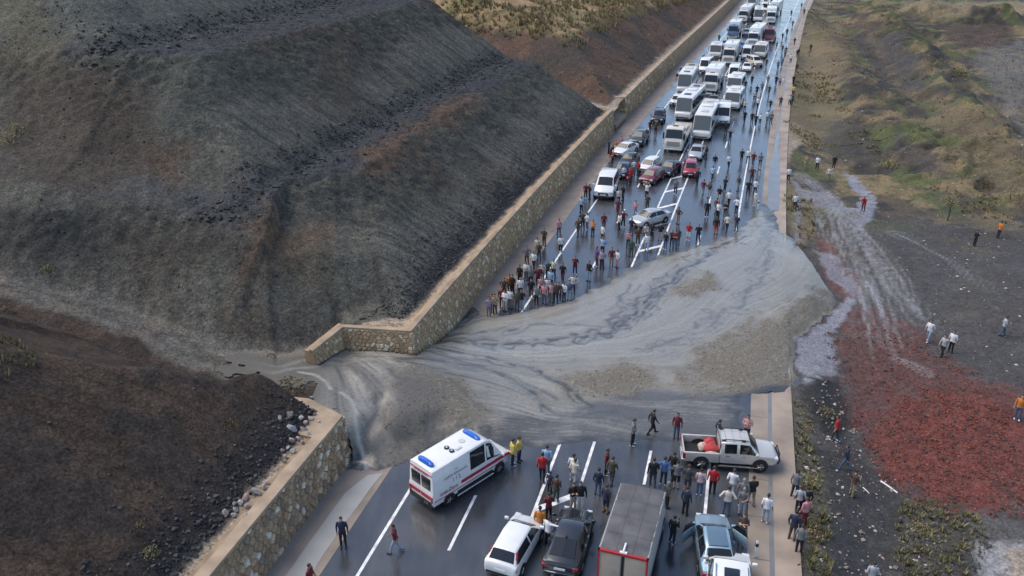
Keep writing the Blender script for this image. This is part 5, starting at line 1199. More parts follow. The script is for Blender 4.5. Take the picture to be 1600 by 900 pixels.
# ---- two motorcycles
def motorcycle(px, py, turn, label):
    r_ = empty('motorcycle'); tag(r_, label, 'motorcycle', 'motorcycles among the halted traffic')
    for x in (-.62, .62):
        V = []; n = 16; w_ = MB().tube([(x + .28 * math.cos(t), 0, .30 + .28 * math.sin(t)) for t in np.linspace(0, 2 * math.pi, n)], .05, 6).build('wheel', M_TYRE, r_); MB().cyl((x, -.02, .30), 'y', .2, .04, 12).build('rim', M_HUB, w_)
    red = mat('bike_red', (.40, .02, .03), .35, coat=.6)
    MB().tube([(-.62, 0, .30), (-.1, 0, .42), (.25, 0, .62), (.62, 0, .30)], .05).build('frame', M_BLACK, r_); b_ = blob('fuel_tank', (.28, .15, .14), red, 5, 2, .05); link(b_, r_); b_.location = (.15, 0, .78)
    MB().box(-.62, -.02, -.13, .13, .72, .82).build('seat', M_BLACK, r_, bevel=.04); MB().box(-.78, -.42, -.12, .12, .52, .72).build('rear_fairing', red, r_, bevel=.05); MB().box(.36, .62, -.16, .16, .62, .98).build('front_fairing', red, r_, bevel=.06)
    MB().tube([(.40, -.36, 1.02), (.46, 0, 1.0), (.40, .36, 1.02)], .022).build('handlebar', M_BLACK, r_); MB().cyl((.60, 0, .86), 'x', .08, .05, 10).build('headlight', M_LAMP, r_)
    p = G(px, py); r_.location = (float(p[0]), float(p[1]), 0); r_.rotation_euler = (0, 0, heading(p[1]) - R(turn)); return r_
motorcycle(957, 252, 175, 'red motorcycle parked on the verge by the white saloon'); motorcycle(982, 287, 185, 'red scooter standing right of the white van')
# ---- road marker post and litter
def marker(px, py, label):
    r_ = empty('marker_post'); p = G(px, py); r_.location = (float(p[0]), float(p[1]), 0); tag(r_, label, 'marker post')
    MB().add([(-.06, -.05, 0), (.06, -.05, 0), (.05, .05, 0), (-.05, .05, 0), (-.06, -.05, 1.0), (.06, -.05, .94), (.05, .05, .94), (-.05, .05, 1.0)], [(0, 1, 2, 3), (4, 5, 6, 7), (0, 1, 5, 4), (1, 2, 6, 5), (2, 3, 7, 6), (3, 0, 4, 7)]).build('post', M_PLATE, r_, bevel=.01)
    MB().box(-.065, .065, -.062, .055, .66, .84).build('reflector_band', M_BLACK, r_)
marker(1180, 870, 'white marker post with black band on the near concrete gutter'); marker(1184, 327, 'small white marker post at the far edge of the mud'); marker(1186, 275, 'distant white marker post beside the right gutter above the mud')
def pole(pa, pb, r, label):
    a, b2 = hitT(*pa), hitT(*pb); c_ = (a + b2) / 2; o = MB().tube([tuple(a - c_ + [0, 0, r]), tuple((b2 - a) * .0 + [0, 0, r + .02]), tuple(b2 - c_ + [0, 0, r])], [r, r * .9, r * .8], 8).build('pole', M_PLATE, None, smooth=True); o.location = Vector(c_); tag(o, label, 'pole')
pole((1376, 753), (1402, 772), .05, 'white pole lying on the dark soil below the red gravel')
pole((1348, 763), (1358, 772), .03, 'short pale stick lying on the dark soil by the man in khaki trousers')
# ------------------------------------------------------------------ people
M_SHOE = mat('shoe_dark', (.02, .02, .022), .6)
SKIN = [mat('skin_a', (.36, .21, .14), .55), mat('skin_b', (.30, .17, .11), .55), mat('skin_c', (.42, .26, .18), .55)]
HAIR = [mat('hair_black', (.012, .010, .009), .6), mat('hair_brown', (.03, .02, .014), .6), mat('hair_grey', (.22, .21, .20), .6)]
CL_ = {'white': (.66, .66, .66), 'cream': (.55, .50, .42), 'black': (.014, .014, .016), 'navy': (.018, .026, .055), 'red': (.40, .018, .022), 'maroon': (.13, .018, .026), 'grey': (.15, .155, .16), 'dark_grey': (.05, .052, .056), 'light_grey': (.36, .37, .38),
       'light_blue': (.30, .42, .58), 'blue': (.07, .15, .32), 'denim': (.065, .105, .17), 'pale_denim': (.24, .32, .40), 'brown': (.075, .045, .032), 'olive': (.065, .06, .035), 'tan': (.30, .22, .14), 'khaki': (.25, .20, .13), 'orange': (.52, .18, .035), 'yellow': (.62, .50, .06), 'pink': (.48, .22, .24), 'purple': (.13, .07, .22), 'green': (.04, .075, .05), 'hivis': (.58, .44, .10), 'striped': (.32, .08, .10), 'checked': (.42, .30, .32), 'lilac': (.28, .24, .30)}
def cloth(k): return mat('cloth_' + k, CL_[k], .9, var=.10, vscale=9, bump=.25, bscale=14)
for k_, (ca, cb, sc_) in {'striped': ((.36, .03, .05), (.55, .45, .45), 7.0), 'checked': ((.46, .24, .27), (.58, .50, .50), 9.0)}.items():
    m = mat('cloth_' + k_, ca, .9); b_ = m.node_tree.nodes['Principled BSDF']; tc = N(m, 'ShaderNodeTexCoord'); wv = N(m, 'ShaderNodeTexWave'); wv.bands_direction = 'Z'; wv.inputs['Scale'].default_value = sc_ * .8
    cr = N(m, 'ShaderNodeValToRGB'); cr.color_ramp.elements[0].position = .45; cr.color_ramp.elements[1].position = .55; cr.color_ramp.elements[0].color = ca + (1,); cr.color_ramp.elements[1].color = cb + (1,)
    L(m, tc.outputs['Object'], wv.inputs['Vector']); L(m, wv.outputs['Fac'], cr.inputs[0]); L(m, cr.outputs[0], b_.inputs['Base Color'])

def prim_tube(V, F, secs, n=12):
    """closed tube through (centre, rx, ry) sections; rx across (y), ry front-back"""
    b = len(V); cs = [Vector(s[0]) for s in secs]
    for i, s in enumerate(secs):
        d = (cs[min(i + 1, len(cs) - 1)] - cs[max(i - 1, 0)]).normalized()
        sx = Vector((0, 1, 0)); sx = (sx - d * sx.dot(d)); sx = sx.normalized() if sx.length > .2 else d.orthogonal().normalized(); fy = d.cross(sx).normalized()
        for k in range(n):
            t = 2 * math.pi * k / n; V.append(tuple(cs[i] + sx * s[1] * math.cos(t) + fy * s[2] * math.sin(t)))
    for i in range(len(secs) - 1): F += [(b + i * n + k, b + i * n + (k + 1) % n, b + (i + 1) * n + (k + 1) % n, b + (i + 1) * n + k) for k in range(n)]
    F += [tuple(b + k for k in range(n))[::-1], tuple(b + (len(secs) - 1) * n + k for k in range(n))]
def prim_caps(V, F, a, b2, ra, rb, n=10):
    a, b2 = Vector(a), Vector(b2); d = (b2 - a).normalized(); S = []
    for k in (-.94, -.7, -.35, 0): S.append((a + d * ra * k, ra * math.sqrt(1 - k * k), ra * math.sqrt(1 - k * k)))
    for k in (0, .35, .7, .94): S.append((b2 + d * rb * k, rb * math.sqrt(1 - k * k), rb * math.sqrt(1 - k * k)))
    prim_tube(V, F, S, n)
def prim_ell(V, F, c, r, n=12, m_=8):
    b = len(V)
    for j in range(1, m_):
        ph = math.pi * j / m_
        for k in range(n): t = 2 * math.pi * k / n; V.append((c[0] + r[0] * math.sin(ph) * math.cos(t), c[1] + r[1] * math.sin(ph) * math.sin(t), c[2] + r[2] * math.cos(ph)))
    for j in range(m_ - 2): F += [(b + j * n + k, b + (j + 1) * n + k, b + (j + 1) * n + (k + 1) % n, b + j * n + (k + 1) % n) for k in range(n)]
    F += [tuple(b + k for k in range(n)), tuple(b + (m_ - 2) * n + k for k in range(n))[::-1]]
def seg_d(P, a, b2):
    a = np.array(a); b2 = np.array(b2); e = b2 - a; t = np.clip(((P - a) @ e) / (e @ e + 1e-12), 0, 1); return np.linalg.norm(P - a - t[:, None] * e, axis=1)
SK, TOP, FORE, TR, SHIN, SHOE, DARK = range(7)
def make_person(name, pose):
    """one continuous body facing +x; pose = joint positions"""
    V, F = [], []; bones = []                                   # bones: (a, b, radius, slot)
    lean = pose.get('lean', 0.0)
    def T(x, y, z): return (x + lean * max(z - .9, 0), y, z)
    prim_tube(V, F, [(T(-.005, 0, .80), .135, .105), (T(-.01, 0, .92), .168, .125), (T(0, 0, 1.05), .152, .112), (T(.01, 0, 1.20), .172, .122), (T(.0, 0, 1.34), .188, .120), (T(-.005, 0, 1.43), .165, .095), (T(-.01, 0, 1.475), .085, .075)], 16)
    bones += [(T(0, 0, .93), T(0, 0, 1.40), .15, TOP), (T(0, -.12, 1.42), T(0, .12, 1.42), .09, TOP)]
    hd = pose.get('head', 0.0)
    N0, N1 = Vector(T(-.01, 0, 1.45)), Vector(T(.015 + hd * .3, 0, 1.57)); prim_caps(V, F, N0, N1, .058, .054); bones.append((tuple(N0 + Vector((0, 0, .05))), tuple(N1), .055, SK))
    H = Vector(T(.03 + hd, 0, 1.655)); prim_ell(V, F, tuple(H), (.098, .076, .118)); prim_ell(V, F, tuple(H + Vector((.035, 0, -.055))), (.062, .056, .062)); prim_ell(V, F, tuple(H + Vector((.098, 0, -.015))), (.024, .014, .026))
    for s in (1, -1): prim_ell(V, F, tuple(H + Vector((-.005, s * .078, -.01))), (.022, .012, .032))
    prim_ell(V, F, tuple(H + Vector((.088, 0, -.062))), (.016, .026, .012))
    bones.append((tuple(H + Vector((0, 0, .03))), tuple(H + Vector((.02, 0, -.08))), .1, SK))
    for s, leg in ((1, pose['legs'][0]), (-1, pose['legs'][1])):
        hip = Vector((0, s * .088, .90)); kn = Vector((leg[0][0], s * leg[0][1], leg[0][2])); an = Vector((leg[1][0], s * leg[1][1], leg[1][2]))
        prim_caps(V, F, hip, kn, .095, .068); prim_caps(V, F, kn, an, .068, .052)
        calf = kn.lerp(an, .3) + Vector((-.02, 0, 0)); prim_ell(V, F, tuple(calf), (.062, .056, .13))
        t_ = an + Vector((.16, 0, -.045)); prim_caps(V, F, an + Vector((-.035, 0, -.035)), t_, .046, .034)
        bones += [(tuple(hip), tuple(kn), .08, TR), (tuple(kn), tuple(an + Vector((0, 0, .03))), .06, SHIN), (tuple(an + Vector((-.04, 0, -.03))), tuple(t_), .04, SHOE)]
    for s, arm in ((1, pose['arms'][0]), (-1, pose['arms'][1])):
        sh = Vector(T(-.005, s * .185, 1.405)); el = Vector((arm[0][0], s * arm[0][1], arm[0][2])); wr = Vector((arm[1][0], s * arm[1][1], arm[1][2]))
        if lean: el.x += lean * max(el.z - .9, 0); wr.x += lean * max(wr.z - .9, 0)
        prim_caps(V, F, sh, el, .062, .048); prim_caps(V, F, el, wr, .046, .031)
        d = (wr - el).normalized(); side_ = Vector((0, 1, 0)) - d * d.y; side_ = side_.normalized() if side_.length > .3 else Vector((1, 0, 0)); nrm = d.cross(side_).normalized()
        if abs(d.z) > .7: wide, flat = Vector((1, 0, 0)) - d * d.x, Vector((0, 1, 0))
        else: wide, flat = side_, nrm
        wide = wide.normalized(); pc = wr + d * .045
        prim_caps(V, F, wr, wr + d * .075, .028, .036)
        for k, (o_, ln) in enumerate(((-.030, .062), (-.010, .075), (.010, .080), (.030, .068))):
            q0 = wr + d * .085 + wide * o_; q1 = q0 + d * ln * .55; q2 = q1 + (d * .8 - flat * .5 * s).normalized() * ln * .5
            prim_caps(V, F, q0, q1, .0105, .0095, 6); prim_caps(V, F, q1, q2, .0095, .0085, 6)
        th0 = wr + d * .03 + wide * .030; th1 = th0 + (d + wide * .9).normalized() * .05; prim_caps(V, F, th0, th1, .0125, .011, 6); prim_caps(V, F, th1, th1 + d * .03, .011, .009, 6)
        bones += [(tuple(sh), tuple(el), .055, TOP), (tuple(el), tuple(wr), .04, FORE), (tuple(wr + d * .03), tuple(wr + d * .17), .035, SK)]
    me = bpy.data.meshes.new(name); me.from_pydata(V, [], F); ob = link(bpy.data.objects.new(name, me))
    rm = ob.modifiers.new('r', 'REMESH'); rm.mode = 'VOXEL'; rm.voxel_size = .0125
    sm = ob.modifiers.new('s', 'SMOOTH'); sm.factor = .5; sm.iterations = 2
    dc = ob.modifiers.new('d', 'DECIMATE'); dc.ratio = .16
    me2 = bpy.data.meshes.new_from_object(ob.evaluated_get(bpy.context.evaluated_depsgraph_get())); bpy.data.objects.remove(ob); me2.name = name
    n = len(me2.polygons); C = np.empty(n * 3, np.float32); me2.polygons.foreach_get('center', C); C = C.reshape(-1, 3).astype(float)
    D = np.stack([seg_d(C, a, b2) / r_ for a, b2, r_, s_ in bones]); slot = np.array([b_[3] for b_ in bones])[np.argmin(D, 0)]
    slot = np.where((slot == TR) & (C[:, 2] > .885), TOP, slot); slot = np.where((slot == TOP) & (C[:, 2] < .885) & (np.abs(C[:, 1]) < .2), TR, slot)
    slot = np.where((slot == SK) & (C[:, 2] > 1.40) & (C[:, 2] < 1.475), TOP, slot)
    for s in (1, -1):
        ey = np.array(H + Vector((.092, s * .032, .008))); slot = np.where(np.linalg.norm(C - ey, axis=1) < .014, DARK, slot)
    for i, m in enumerate([SKIN[0], cloth('white'), cloth('white'), cloth('black'), cloth('black'), M_SHOE, HAIR[0]]): me2.materials.append(m)
    me2.polygons.foreach_set('material_index', slot.astype(np.int32)); me2.polygons.foreach_set('use_smooth', np.ones(n, bool)); me2.update()
    # hair cap as a part
    hv, hf = [], []; bm = bmesh.new(); bmesh.ops.create_uvsphere(bm, u_segments=14, v_segments=9, radius=1)
    bmesh.ops.delete(bm, geom=[v_ for v_ in bm.verts if v_.co.z < -.30 or (v_.co.x > .45 and v_.co.z < .42) or (v_.co.z < .05 and v_.co.x > .15)], context='VERTS')
    for v_ in bm.verts: c_ = v_.co; v_.co = H + Vector((c_.x * .106 - .006, c_.y * .084, c_.z * .124 + .008)) + Vector((random.uniform(-1, 1), random.uniform(-1, 1), random.uniform(-1, 1))) * .004
    for f_ in bm.faces: f_.smooth = True
    hm = bpy.data.meshes.new('hair'); bm.to_mesh(hm); bm.free(); hm.materials.append(HAIR[0])
    return me2, hm
ST = [((.01, .10, .50), (-.02, .105, .085)), ((.015, .10, .50), (-.01, .11, .085))]
ST2 = [((.03, .11, .50), (.0, .14, .085)), ((-.01, .10, .50), (-.05, .11, .085))]
WK = [((.17, .09, .52), (.26, .09, .10)), ((-.04, .09, .50), (-.30, .09, .13))]
WK2 = [((.12, .09, .52), (.16, .09, .09)), ((-.03, .09, .50), (-.20, .09, .11))]
DN = ((-.02, .25, 1.13), (.06, .27, .88)); DN2 = ((-.05, .25, 1.14), (.02, .24, .90))
POSES = {
 'stand': dict(legs=ST, arms=[DN, DN2]), 'ease': dict(legs=ST2, arms=[DN2, DN], head=.01), 'walk': dict(legs=WK, arms=[((-.14, .24, 1.15), (-.12, .26, .90)), ((.10, .24, 1.15), (.24, .22, .95))], lean=.06),
 'step': dict(legs=WK2, arms=[((-.10, .24, 1.14), (-.02, .26, .90)), ((.06, .24, 1.15), (.18, .22, .95))], lean=.03),
 'behind': dict(legs=ST2, arms=[((-.12, .26, 1.15), (-.17, .06, .98)), ((-.12, .26, 1.15), (-.19, .04, 1.02))]),
 'folded': dict(legs=ST, arms=[((.03, .25, 1.15), (.20, -.04, 1.20)), ((.03, .25, 1.15), (.22, -.02, 1.16))]),
 'phone': dict(legs=ST2, arms=[DN, ((.08, .24, 1.17), (.26, .12, 1.36))], head=.02),
 'hips': dict(legs=ST2, arms=[((-.10, .36, 1.18), (.02, .20, .99)), ((-.10, .36, 1.18), (.02, .20, .99))]),
 'ears': dict(legs=ST, arms=[((.06, .38, 1.50), (.02, .16, 1.70)), ((.06, .38, 1.50), (.02, .16, 1.70))]),
 'point': dict(legs=ST2, arms=[DN, ((.10, .42, 1.40), (.20, .66, 1.42))], lean=.04),
 'bend': dict(legs=ST2, arms=[((.18, .22, 1.10), (.34, .14, .92)), ((.18, .22, 1.10), (.34, .16, .95))], lean=.32, head=.05)}
PMESH = {k: make_person('person', p) for k, p in POSES.items()}
WORD = {'light_blue': 'light blue', 'dark_grey': 'dark grey', 'light_grey': 'light grey', 'pale_denim': 'pale denim', 'hivis': 'yellow hi-vis', 'striped': 'red striped', 'checked': 'pink checked'}
def w_(k): return WORD.get(k, k.replace('_', ' '))
PEOPLE = []; _pc = 0
def person(px, py, top, bottom, face, pose, zone, opt='', ground=True, z=None, extra=None):
    """feet at (px, py); face in degrees clockwise from up-road; opt: s shorts, l long sleeves, g grey hair, c cap"""
    PEOPLE.append((px, py, top, bottom, face, pose, zone, opt, extra))
# near group -------------------------------------------------------------
ZA = 'beside the ambulance'; ZB = 'between ambulance and black fastback'; ZC = 'left of grey roofed truck'
ZD = 'in front of the grey roofed truck'; ZE = 'standing near the pickup'; ZF = 'at the edge of the near concrete gutter'; ZG = 'on the asphalt right of the truck'
for a in [
 (801, 728, 'hivis', 'navy', 60, 'ease', ZA, 'l'), (811, 721, 'hivis', 'navy', 100, 'stand', ZA, 'lx'),
 (537, 854, 'navy', 'black', 160, 'stand', 'at the edge of the left verge', 'l'), (619, 863, 'maroon', 'pale_denim', 250, 'walk', 'walking behind the ambulance', ''), (488, 926, 'maroon', 'black', 90, 'stand', 'at the bottom left corner of the road', 'l'),
 (854, 738, 'light_blue', 'denim', 0, 'stand', ZB, ''), (847, 751, 'red', 'black', 350, 'step', ZB, 'l'), (859, 770, 'navy', 'black', 20, 'stand', ZB, 'k'), (869, 784, 'brown', 'green', 10, 'ease', ZB, ''), (857, 813, 'maroon', 'black', 330, 'folded', ZB, 'l'), (843, 836, 'orange', 'grey', 0, 'ease', ZB, ''), (856, 852, 'white', 'black', 30, 'point', ZB, ''),
 (895, 751, 'white', 'light_grey', 10, 'stand', ZC, ''), (897, 758, 'cream', 'light_grey', 20, 'step', ZC, ''), (895, 795, 'black', 'light_grey', 150, 'folded', ZC, 'ls'), (906, 797, 'black', 'white', 170, 'stand', ZC, 'l'), (947, 742, 'maroon', 'black', 90, 'ease', ZC, 'l'), (955, 756, 'olive', 'dark_grey', 20, 'step', ZC, ''), (934, 773, 'navy', 'denim', 0, 'ease', ZC, 'l'), (946, 801, 'navy', 'navy', 30, 'stand', ZC, 's'),
 (988, 696, 'grey', 'black', 90, 'phone', 'on the wet road near the mud edge', 'l'), (1018, 678, 'black', 'black', 60, 'walk', 'on the wet road near the mud edge', 'lw'), (1056, 686, 'maroon', 'denim', 180, 'stand', 'on the wet road near the mud edge', 'l'),
 (1019, 760, 'black', 'dark_grey', 350, 'step', ZD, 'l'), (1036, 757, 'blue', 'navy', 0, 'hips', ZD, ''), (1050, 748, 'black', 'black', 20, 'step', ZD, ''), (1056, 763, 'grey', 'black', 0, 'folded', ZD, 's'), (1073, 769, 'dark_grey', 'dark_grey', 10, 'stand', ZD, 's'), (1092, 773, 'checked', 'denim', 0, 'stand', ZD, ''), (1112, 771, 'red', 'black', 0, 'stand', ZD, 'l'), (1070, 804, 'navy', 'black', 20, 'ease', ZG, 'l'), (1041, 793, 'dark_grey', 'black', 60, 'stand', ZD, 'g'), (1050, 849, 'black', 'navy', 30, 'phone', ZG, 'l'),
 (1120, 696, 'black', 'black', 60, 'stand', 'behind the pickup cab', 'l'), (1165, 688, 'striped', 'navy', 200, 'folded', 'behind the pickup bonnet', ''), (1142, 776, 'white', 'light_grey', 20, 'step', ZE, ''), (1158, 790, 'grey', 'dark_grey', 0, 'stand', ZE, 'g'), (1173, 787, 'black', 'khaki', 340, 'step', ZE, ''), (1134, 804, 'cream', 'denim', 0, 'hips', ZE, ''), (1158, 804, 'grey', 'light_grey', 0, 'behind', ZE, 'g'), (1195, 814, 'white', 'pale_denim', 10, 'ease', 'on the near concrete gutter', ''), (1158, 846, 'brown', 'khaki', 190, 'folded', 'beside the pale blue car', ''),
 (1240, 778, 'grey', 'navy', 20, 'ease', ZF, ''), (1246, 801, 'light_grey', 'black', 0, 'stand', ZF, ''), (1256, 804, 'black', 'black', 340, 'stand', ZF, 'l'), (1255, 820, 'pink', 'maroon', 330, 'stand', ZF, ''), (1237, 844, 'navy', 'brown', 20, 'ease', ZF, 'l'), (1247, 864, 'grey', 'black', 10, 'stand', ZF, 'l')]: person(*a)
# field -------------------------------------------------------------------
for a in [(1304, 690, 'red', 'dark_grey', 300, 'step', 'on the dark soil right of the pickup', ''), (1320, 735, 'navy', 'denim', 290, 'walk', 'on the dark soil near the red gravel', 'l'), (1330, 776, 'brown', 'khaki', 60, 'phone', 'on the dark soil by the lying white pole', ''), (1357, 922, 'light_grey', 'grey', 0, 'ease', 'at the bottom edge of the field', ''),
 (1449, 534, 'white', 'pale_denim', 220, 'step', 'on the dark field above the red gravel', ''), (1471, 557, 'light_grey', 'black', 230, 'step', 'on the dark field above the red gravel', ''), (1484, 551, 'white', 'black', 220, 'ease', 'on the dark field above the red gravel', ''), (1565, 525, 'light_grey', 'denim', 90, 'step', 'alone at the right of the dark field', ''),
 (1588, 656, 'orange', 'denim', 200, 'ease', 'at the right edge by the red gravel', 'l'), (1522, 385, 'black', 'black', 60, 'phone', 'in the middle of the dark field', 'l'), (1559, 372, 'orange', 'navy', 60, 'ease', 'in the middle of the dark field', 'l'), (1348, 330, 'red', 'maroon', 200, 'bend', 'beside the pool in the field', 'l'),
 (1231, 284, 'white', 'black', 180, 'step', 'on the verge right of the gutter', ''), (1241, 328, 'white', 'dark_grey', 170, 'ease', 'in the dry grass beside the gutter', ''), (1259, 266, 'tan', 'tan', 180, 'stand', 'on the scrub right of the gutter', ''), (1276, 265, 'white', 'black', 200, 'ease', 'on the scrub right of the gutter', ''), (1302, 264, 'black', 'black', 190, 'stand', 'on the scrub right of the gutter', 'l'), (1294, 283, 'cream', 'tan', 180, 'stand', 'on the scrub right of the gutter', 'l')]: person(*a)
# crowd at the far edge of the mud -------------------------------------------
ZH = 'in crowd by long wall'
CR1 = [(764, 494, 'lilac', 'grey'), (769, 490, 'maroon', 'black'), (773, 492, 'tan', 'dark_grey'), (784, 481, 'maroon', 'navy'), (789, 486, 'white', 'light_grey'), (797, 482, 'white', 'grey'), (788, 464, 'brown', 'black'), (796, 458, 'orange', 'black'), (801, 461, 'black', 'black'), (808, 485, 'olive', 'brown'), (815, 484, 'black', 'pale_denim'), (813, 465, 'white', 'dark_grey'), (812, 445, 'black', 'black'), (822, 438, 'white', 'denim'), (830, 466, 'black', 'brown'), (823, 413, 'grey', 'olive'), (834, 421, 'white', 'black'), (842, 407, 'dark_grey', 'navy'),
 (845, 463, 'striped', 'navy'), (855, 463, 'white', 'black'), (850, 475, 'pink', 'denim'), (838, 476, 'grey', 'black'), (847, 439, 'light_grey', 'grey'), (856, 436, 'green', 'black'), (865, 434, 'cream', 'navy'), (879, 440, 'black', 'maroon'), (898, 429, 'maroon', 'navy'), (920, 439, 'black', 'pale_denim'), (861, 472, 'striped', 'grey'), (868, 473, 'brown', 'black'), (873, 472, 'dark_grey', 'navy'), (881, 471, 'white', 'navy'), (889, 469, 'denim', 'pale_denim'), (895, 459, 'cream', 'navy'), (876, 395, 'white', 'black'), (850, 384, 'olive', 'brown'), (839, 398, 'cream', 'tan'), (829, 448, 'grey', 'black'), (841, 448, 'maroon', 'black'), (860, 452, 'light_blue', 'navy')]
pz = ['stand', 'ease', 'folded', 'hips', 'phone', 'behind', 'stand', 'ease', 'step']
for i, a in enumerate(CR1): person(a[0], a[1], a[2], a[3], 165 + (i * 37) % 50 - 10, pz[(i * 5) % 9], ZH, 'l' if i % 3 == 0 else '')
ZI = 'between crowd and white van'
CR2 = [(873, 369, 'pink', 'brown'), (908, 332, 'light_blue', 'black'), (915, 310, 'maroon', 'black'), (921, 312, 'black', 'black'), (903, 369, 'brown', 'brown'), (910, 358, 'dark_grey', 'black'), (917, 359, 'white', 'denim'), (926, 369, 'orange', 'black'), (943, 359, 'maroon', 'dark_grey'), (941, 379, 'white', 'black'), (941, 399, 'light_blue', 'navy'), (966, 319, 'cream', 'green'), (973, 314, 'black', 'black'), (965, 337, 'maroon', 'maroon'), (973, 355, 'maroon', 'black'), (967, 359, 'white', 'black'), (992, 339, 'pink', 'pale_denim'), (1011, 328, 'olive', 'green'), (932, 416, 'purple', 'maroon'), (940, 420, 'lilac', 'black'), (955, 416, 'maroon', 'khaki'), (964, 418, 'white', 'pink')]
for i, a in enumerate(CR2): person(a[0], a[1], a[2], a[3], 150 + (i * 53) % 80, pz[(i * 4 + 1) % 9], ZI, 'l' if i % 4 == 0 else '')
person(1010, 311, 'white', 'black', 200, 'ears', 'in front of the dark red hatchback', '')
ZJ = 'around aslant silver saloon'
CR3 = [(981, 388, 'pink', 'black'), (986, 401, 'green', 'olive'), (1008, 376, 'light_grey', 'grey'), (996, 383, 'brown', 'brown'), (1018, 375, 'black', 'black'), (1031, 376, 'black', 'light_grey'), (1010, 393, 'white', 'light_blue'), (1039, 390, 'black', 'denim'), (1049, 386, 'navy', 'navy'), (1054, 388, 'maroon', 'denim'), (1059, 382, 'dark_grey', 'navy'), (1075, 376, 'red', 'white'), (1090, 378, 'black', 'navy'), (1059, 350, 'brown', 'tan'), (986, 368, 'navy', 'denim'), (1055, 304, 'grey', 'dark_grey')]
for i, a in enumerate(CR3): person(a[0], a[1], a[2], a[3], 160 + (i * 41) % 60, pz[(i * 7 + 2) % 9], ZJ, ('s' if i in (5, 11) else '') + ('l' if i % 3 == 1 else ''))
ZK = 'right lanes near mud edge'
CR4 = [(1089, 288, 'navy', 'black'), (1098, 304, 'maroon', 'grey'), (1107, 309, 'brown', 'light_grey'), (1104, 339, 'black', 'black'), (1118, 334, 'maroon', 'denim'), (1121, 342, 'white', 'black'), (1118, 366, 'black', 'red'), (1132, 342, 'black', 'grey'), (1138, 323, 'white', 'black'), (1150, 333, 'white', 'black'), (1123, 316, 'black', 'light_grey'), (1132, 300, 'navy', 'navy'), (1153, 298, 'olive', 'grey'), (1168, 306, 'black', 'black'), (1179, 304, 'white', 'black'), (1179, 322, 'cream', 'cream'), (1135, 362, 'cream', 'navy'), (1150, 361, 'navy', 'denim'), (1174, 284, 'maroon', 'black'), (1112, 282, 'light_blue', 'navy')]
for i, a in enumerate(CR4): person(a[0], a[1], a[2], a[3], [190, 0, 200, 170, 10][i % 5] + (i * 29) % 40, ['bend' if i == 12 else pz[(i * 5 + 3) % 9], 'step', 'walk'][0 if i % 4 else 1], ZK, ('s' if i in (6,) else '') + ('l' if i % 3 == 0 else ''))
ZL = 'right lanes beside queue'
CR5 = [(1140, 222, 'black', 'navy'), (1134, 208, 'dark_grey', 'black'), (1138, 263, 'white', 'black'), (1116, 264, 'black', 'light_grey'), (1158, 254, 'black', 'black'), (1168, 255, 'white', 'black'), (1176, 260, 'maroon', 'denim'), (1187, 261, 'grey', 'brown'), (1163, 191, 'black', 'black'), (1174, 194, 'black', 'black'), (1180, 197, 'navy', 'black'), (1187, 195, 'white', 'black'), (1198, 192, 'white', 'grey'), (1204, 194, 'grey', 'navy'), (1182, 150, 'black', 'black'), (1178, 158, 'light_grey', 'black'), (1183, 170, 'white', 'black'), (1163, 174, 'cream', 'navy'), (1203, 172, 'black', 'navy'), (1190, 144, 'grey', 'dark_grey'), (1201, 150, 'dark_grey', 'navy')]
for i, a in enumerate(CR5): person(a[0], a[1], a[2], a[3], [180, 0, 190][i % 3] + (i * 31) % 30, 'ears' if i == 0 else ['step', 'ease', 'walk', 'stand'][i % 4], ZL, 'l' if i % 2 else '')
person(1103, 248, 'black', 'black', 240, 'ease', 'at the silver car in front of the white coach', 'l')
ZM = 'far up right lanes'
CR6 = [(1197, 105, 'dark_grey', 'navy'), (1174, 133, 'black', 'navy'), (1164, 141, 'green', 'black'), (1199, 132, 'grey', 'grey'), (1212, 134, 'black', 'navy'), (1218, 134, 'light_grey', 'black'), (1215, 109, 'grey', 'navy'), (1221, 104, 'blue', 'navy'), (1226, 89, 'grey', 'navy'), (1229, 56, 'black', 'black'), (1222, 63, 'black', 'navy'), (1213, 77, 'grey', 'navy'), (1236, 25, 'black', 'black'), (1238, 42, 'dark_grey', 'black'), (1222, 82, 'navy', 'navy'), (1227, 86, 'navy', 'black'), (1252, 13, 'black', 'black')]
for i, a in enumerate(CR6): person(a[0], a[1], a[2], a[3], [180, 0][i % 2] + (i * 31) % 30, ['step', 'walk', 'stand'][i % 3], ZM, 'l' if i % 2 else '')
ZN = 'on far right concrete strip'
CR7 = [(1223, 136, 'white', 'cream'), (1235, 98, 'white', 'black'), (1219, 166, 'brown', 'black'), (1239, 150, 'hivis', 'navy'), (1233, 165, 'cream', 'black'), (1236, 164, 'green', 'black'), (1239, 133, 'black', 'black'), (1244, 113, 'brown', 'brown'), (1245, 90, 'black', 'black'), (1241, 70, 'black', 'maroon'), (1247, 88, 'dark_grey', 'black'), (1266, 81, 'black', 'black'), (1256, 23, 'black', 'black')]
for i, a in enumerate(CR7): person(a[0], a[1], a[2], a[3], [180, 0][i % 2] + (i * 31) % 30, ['step', 'ease', 'stand'][i % 3], ZN, 'l' if i % 2 else '')
ZO = 'on the verge by the white saloon'
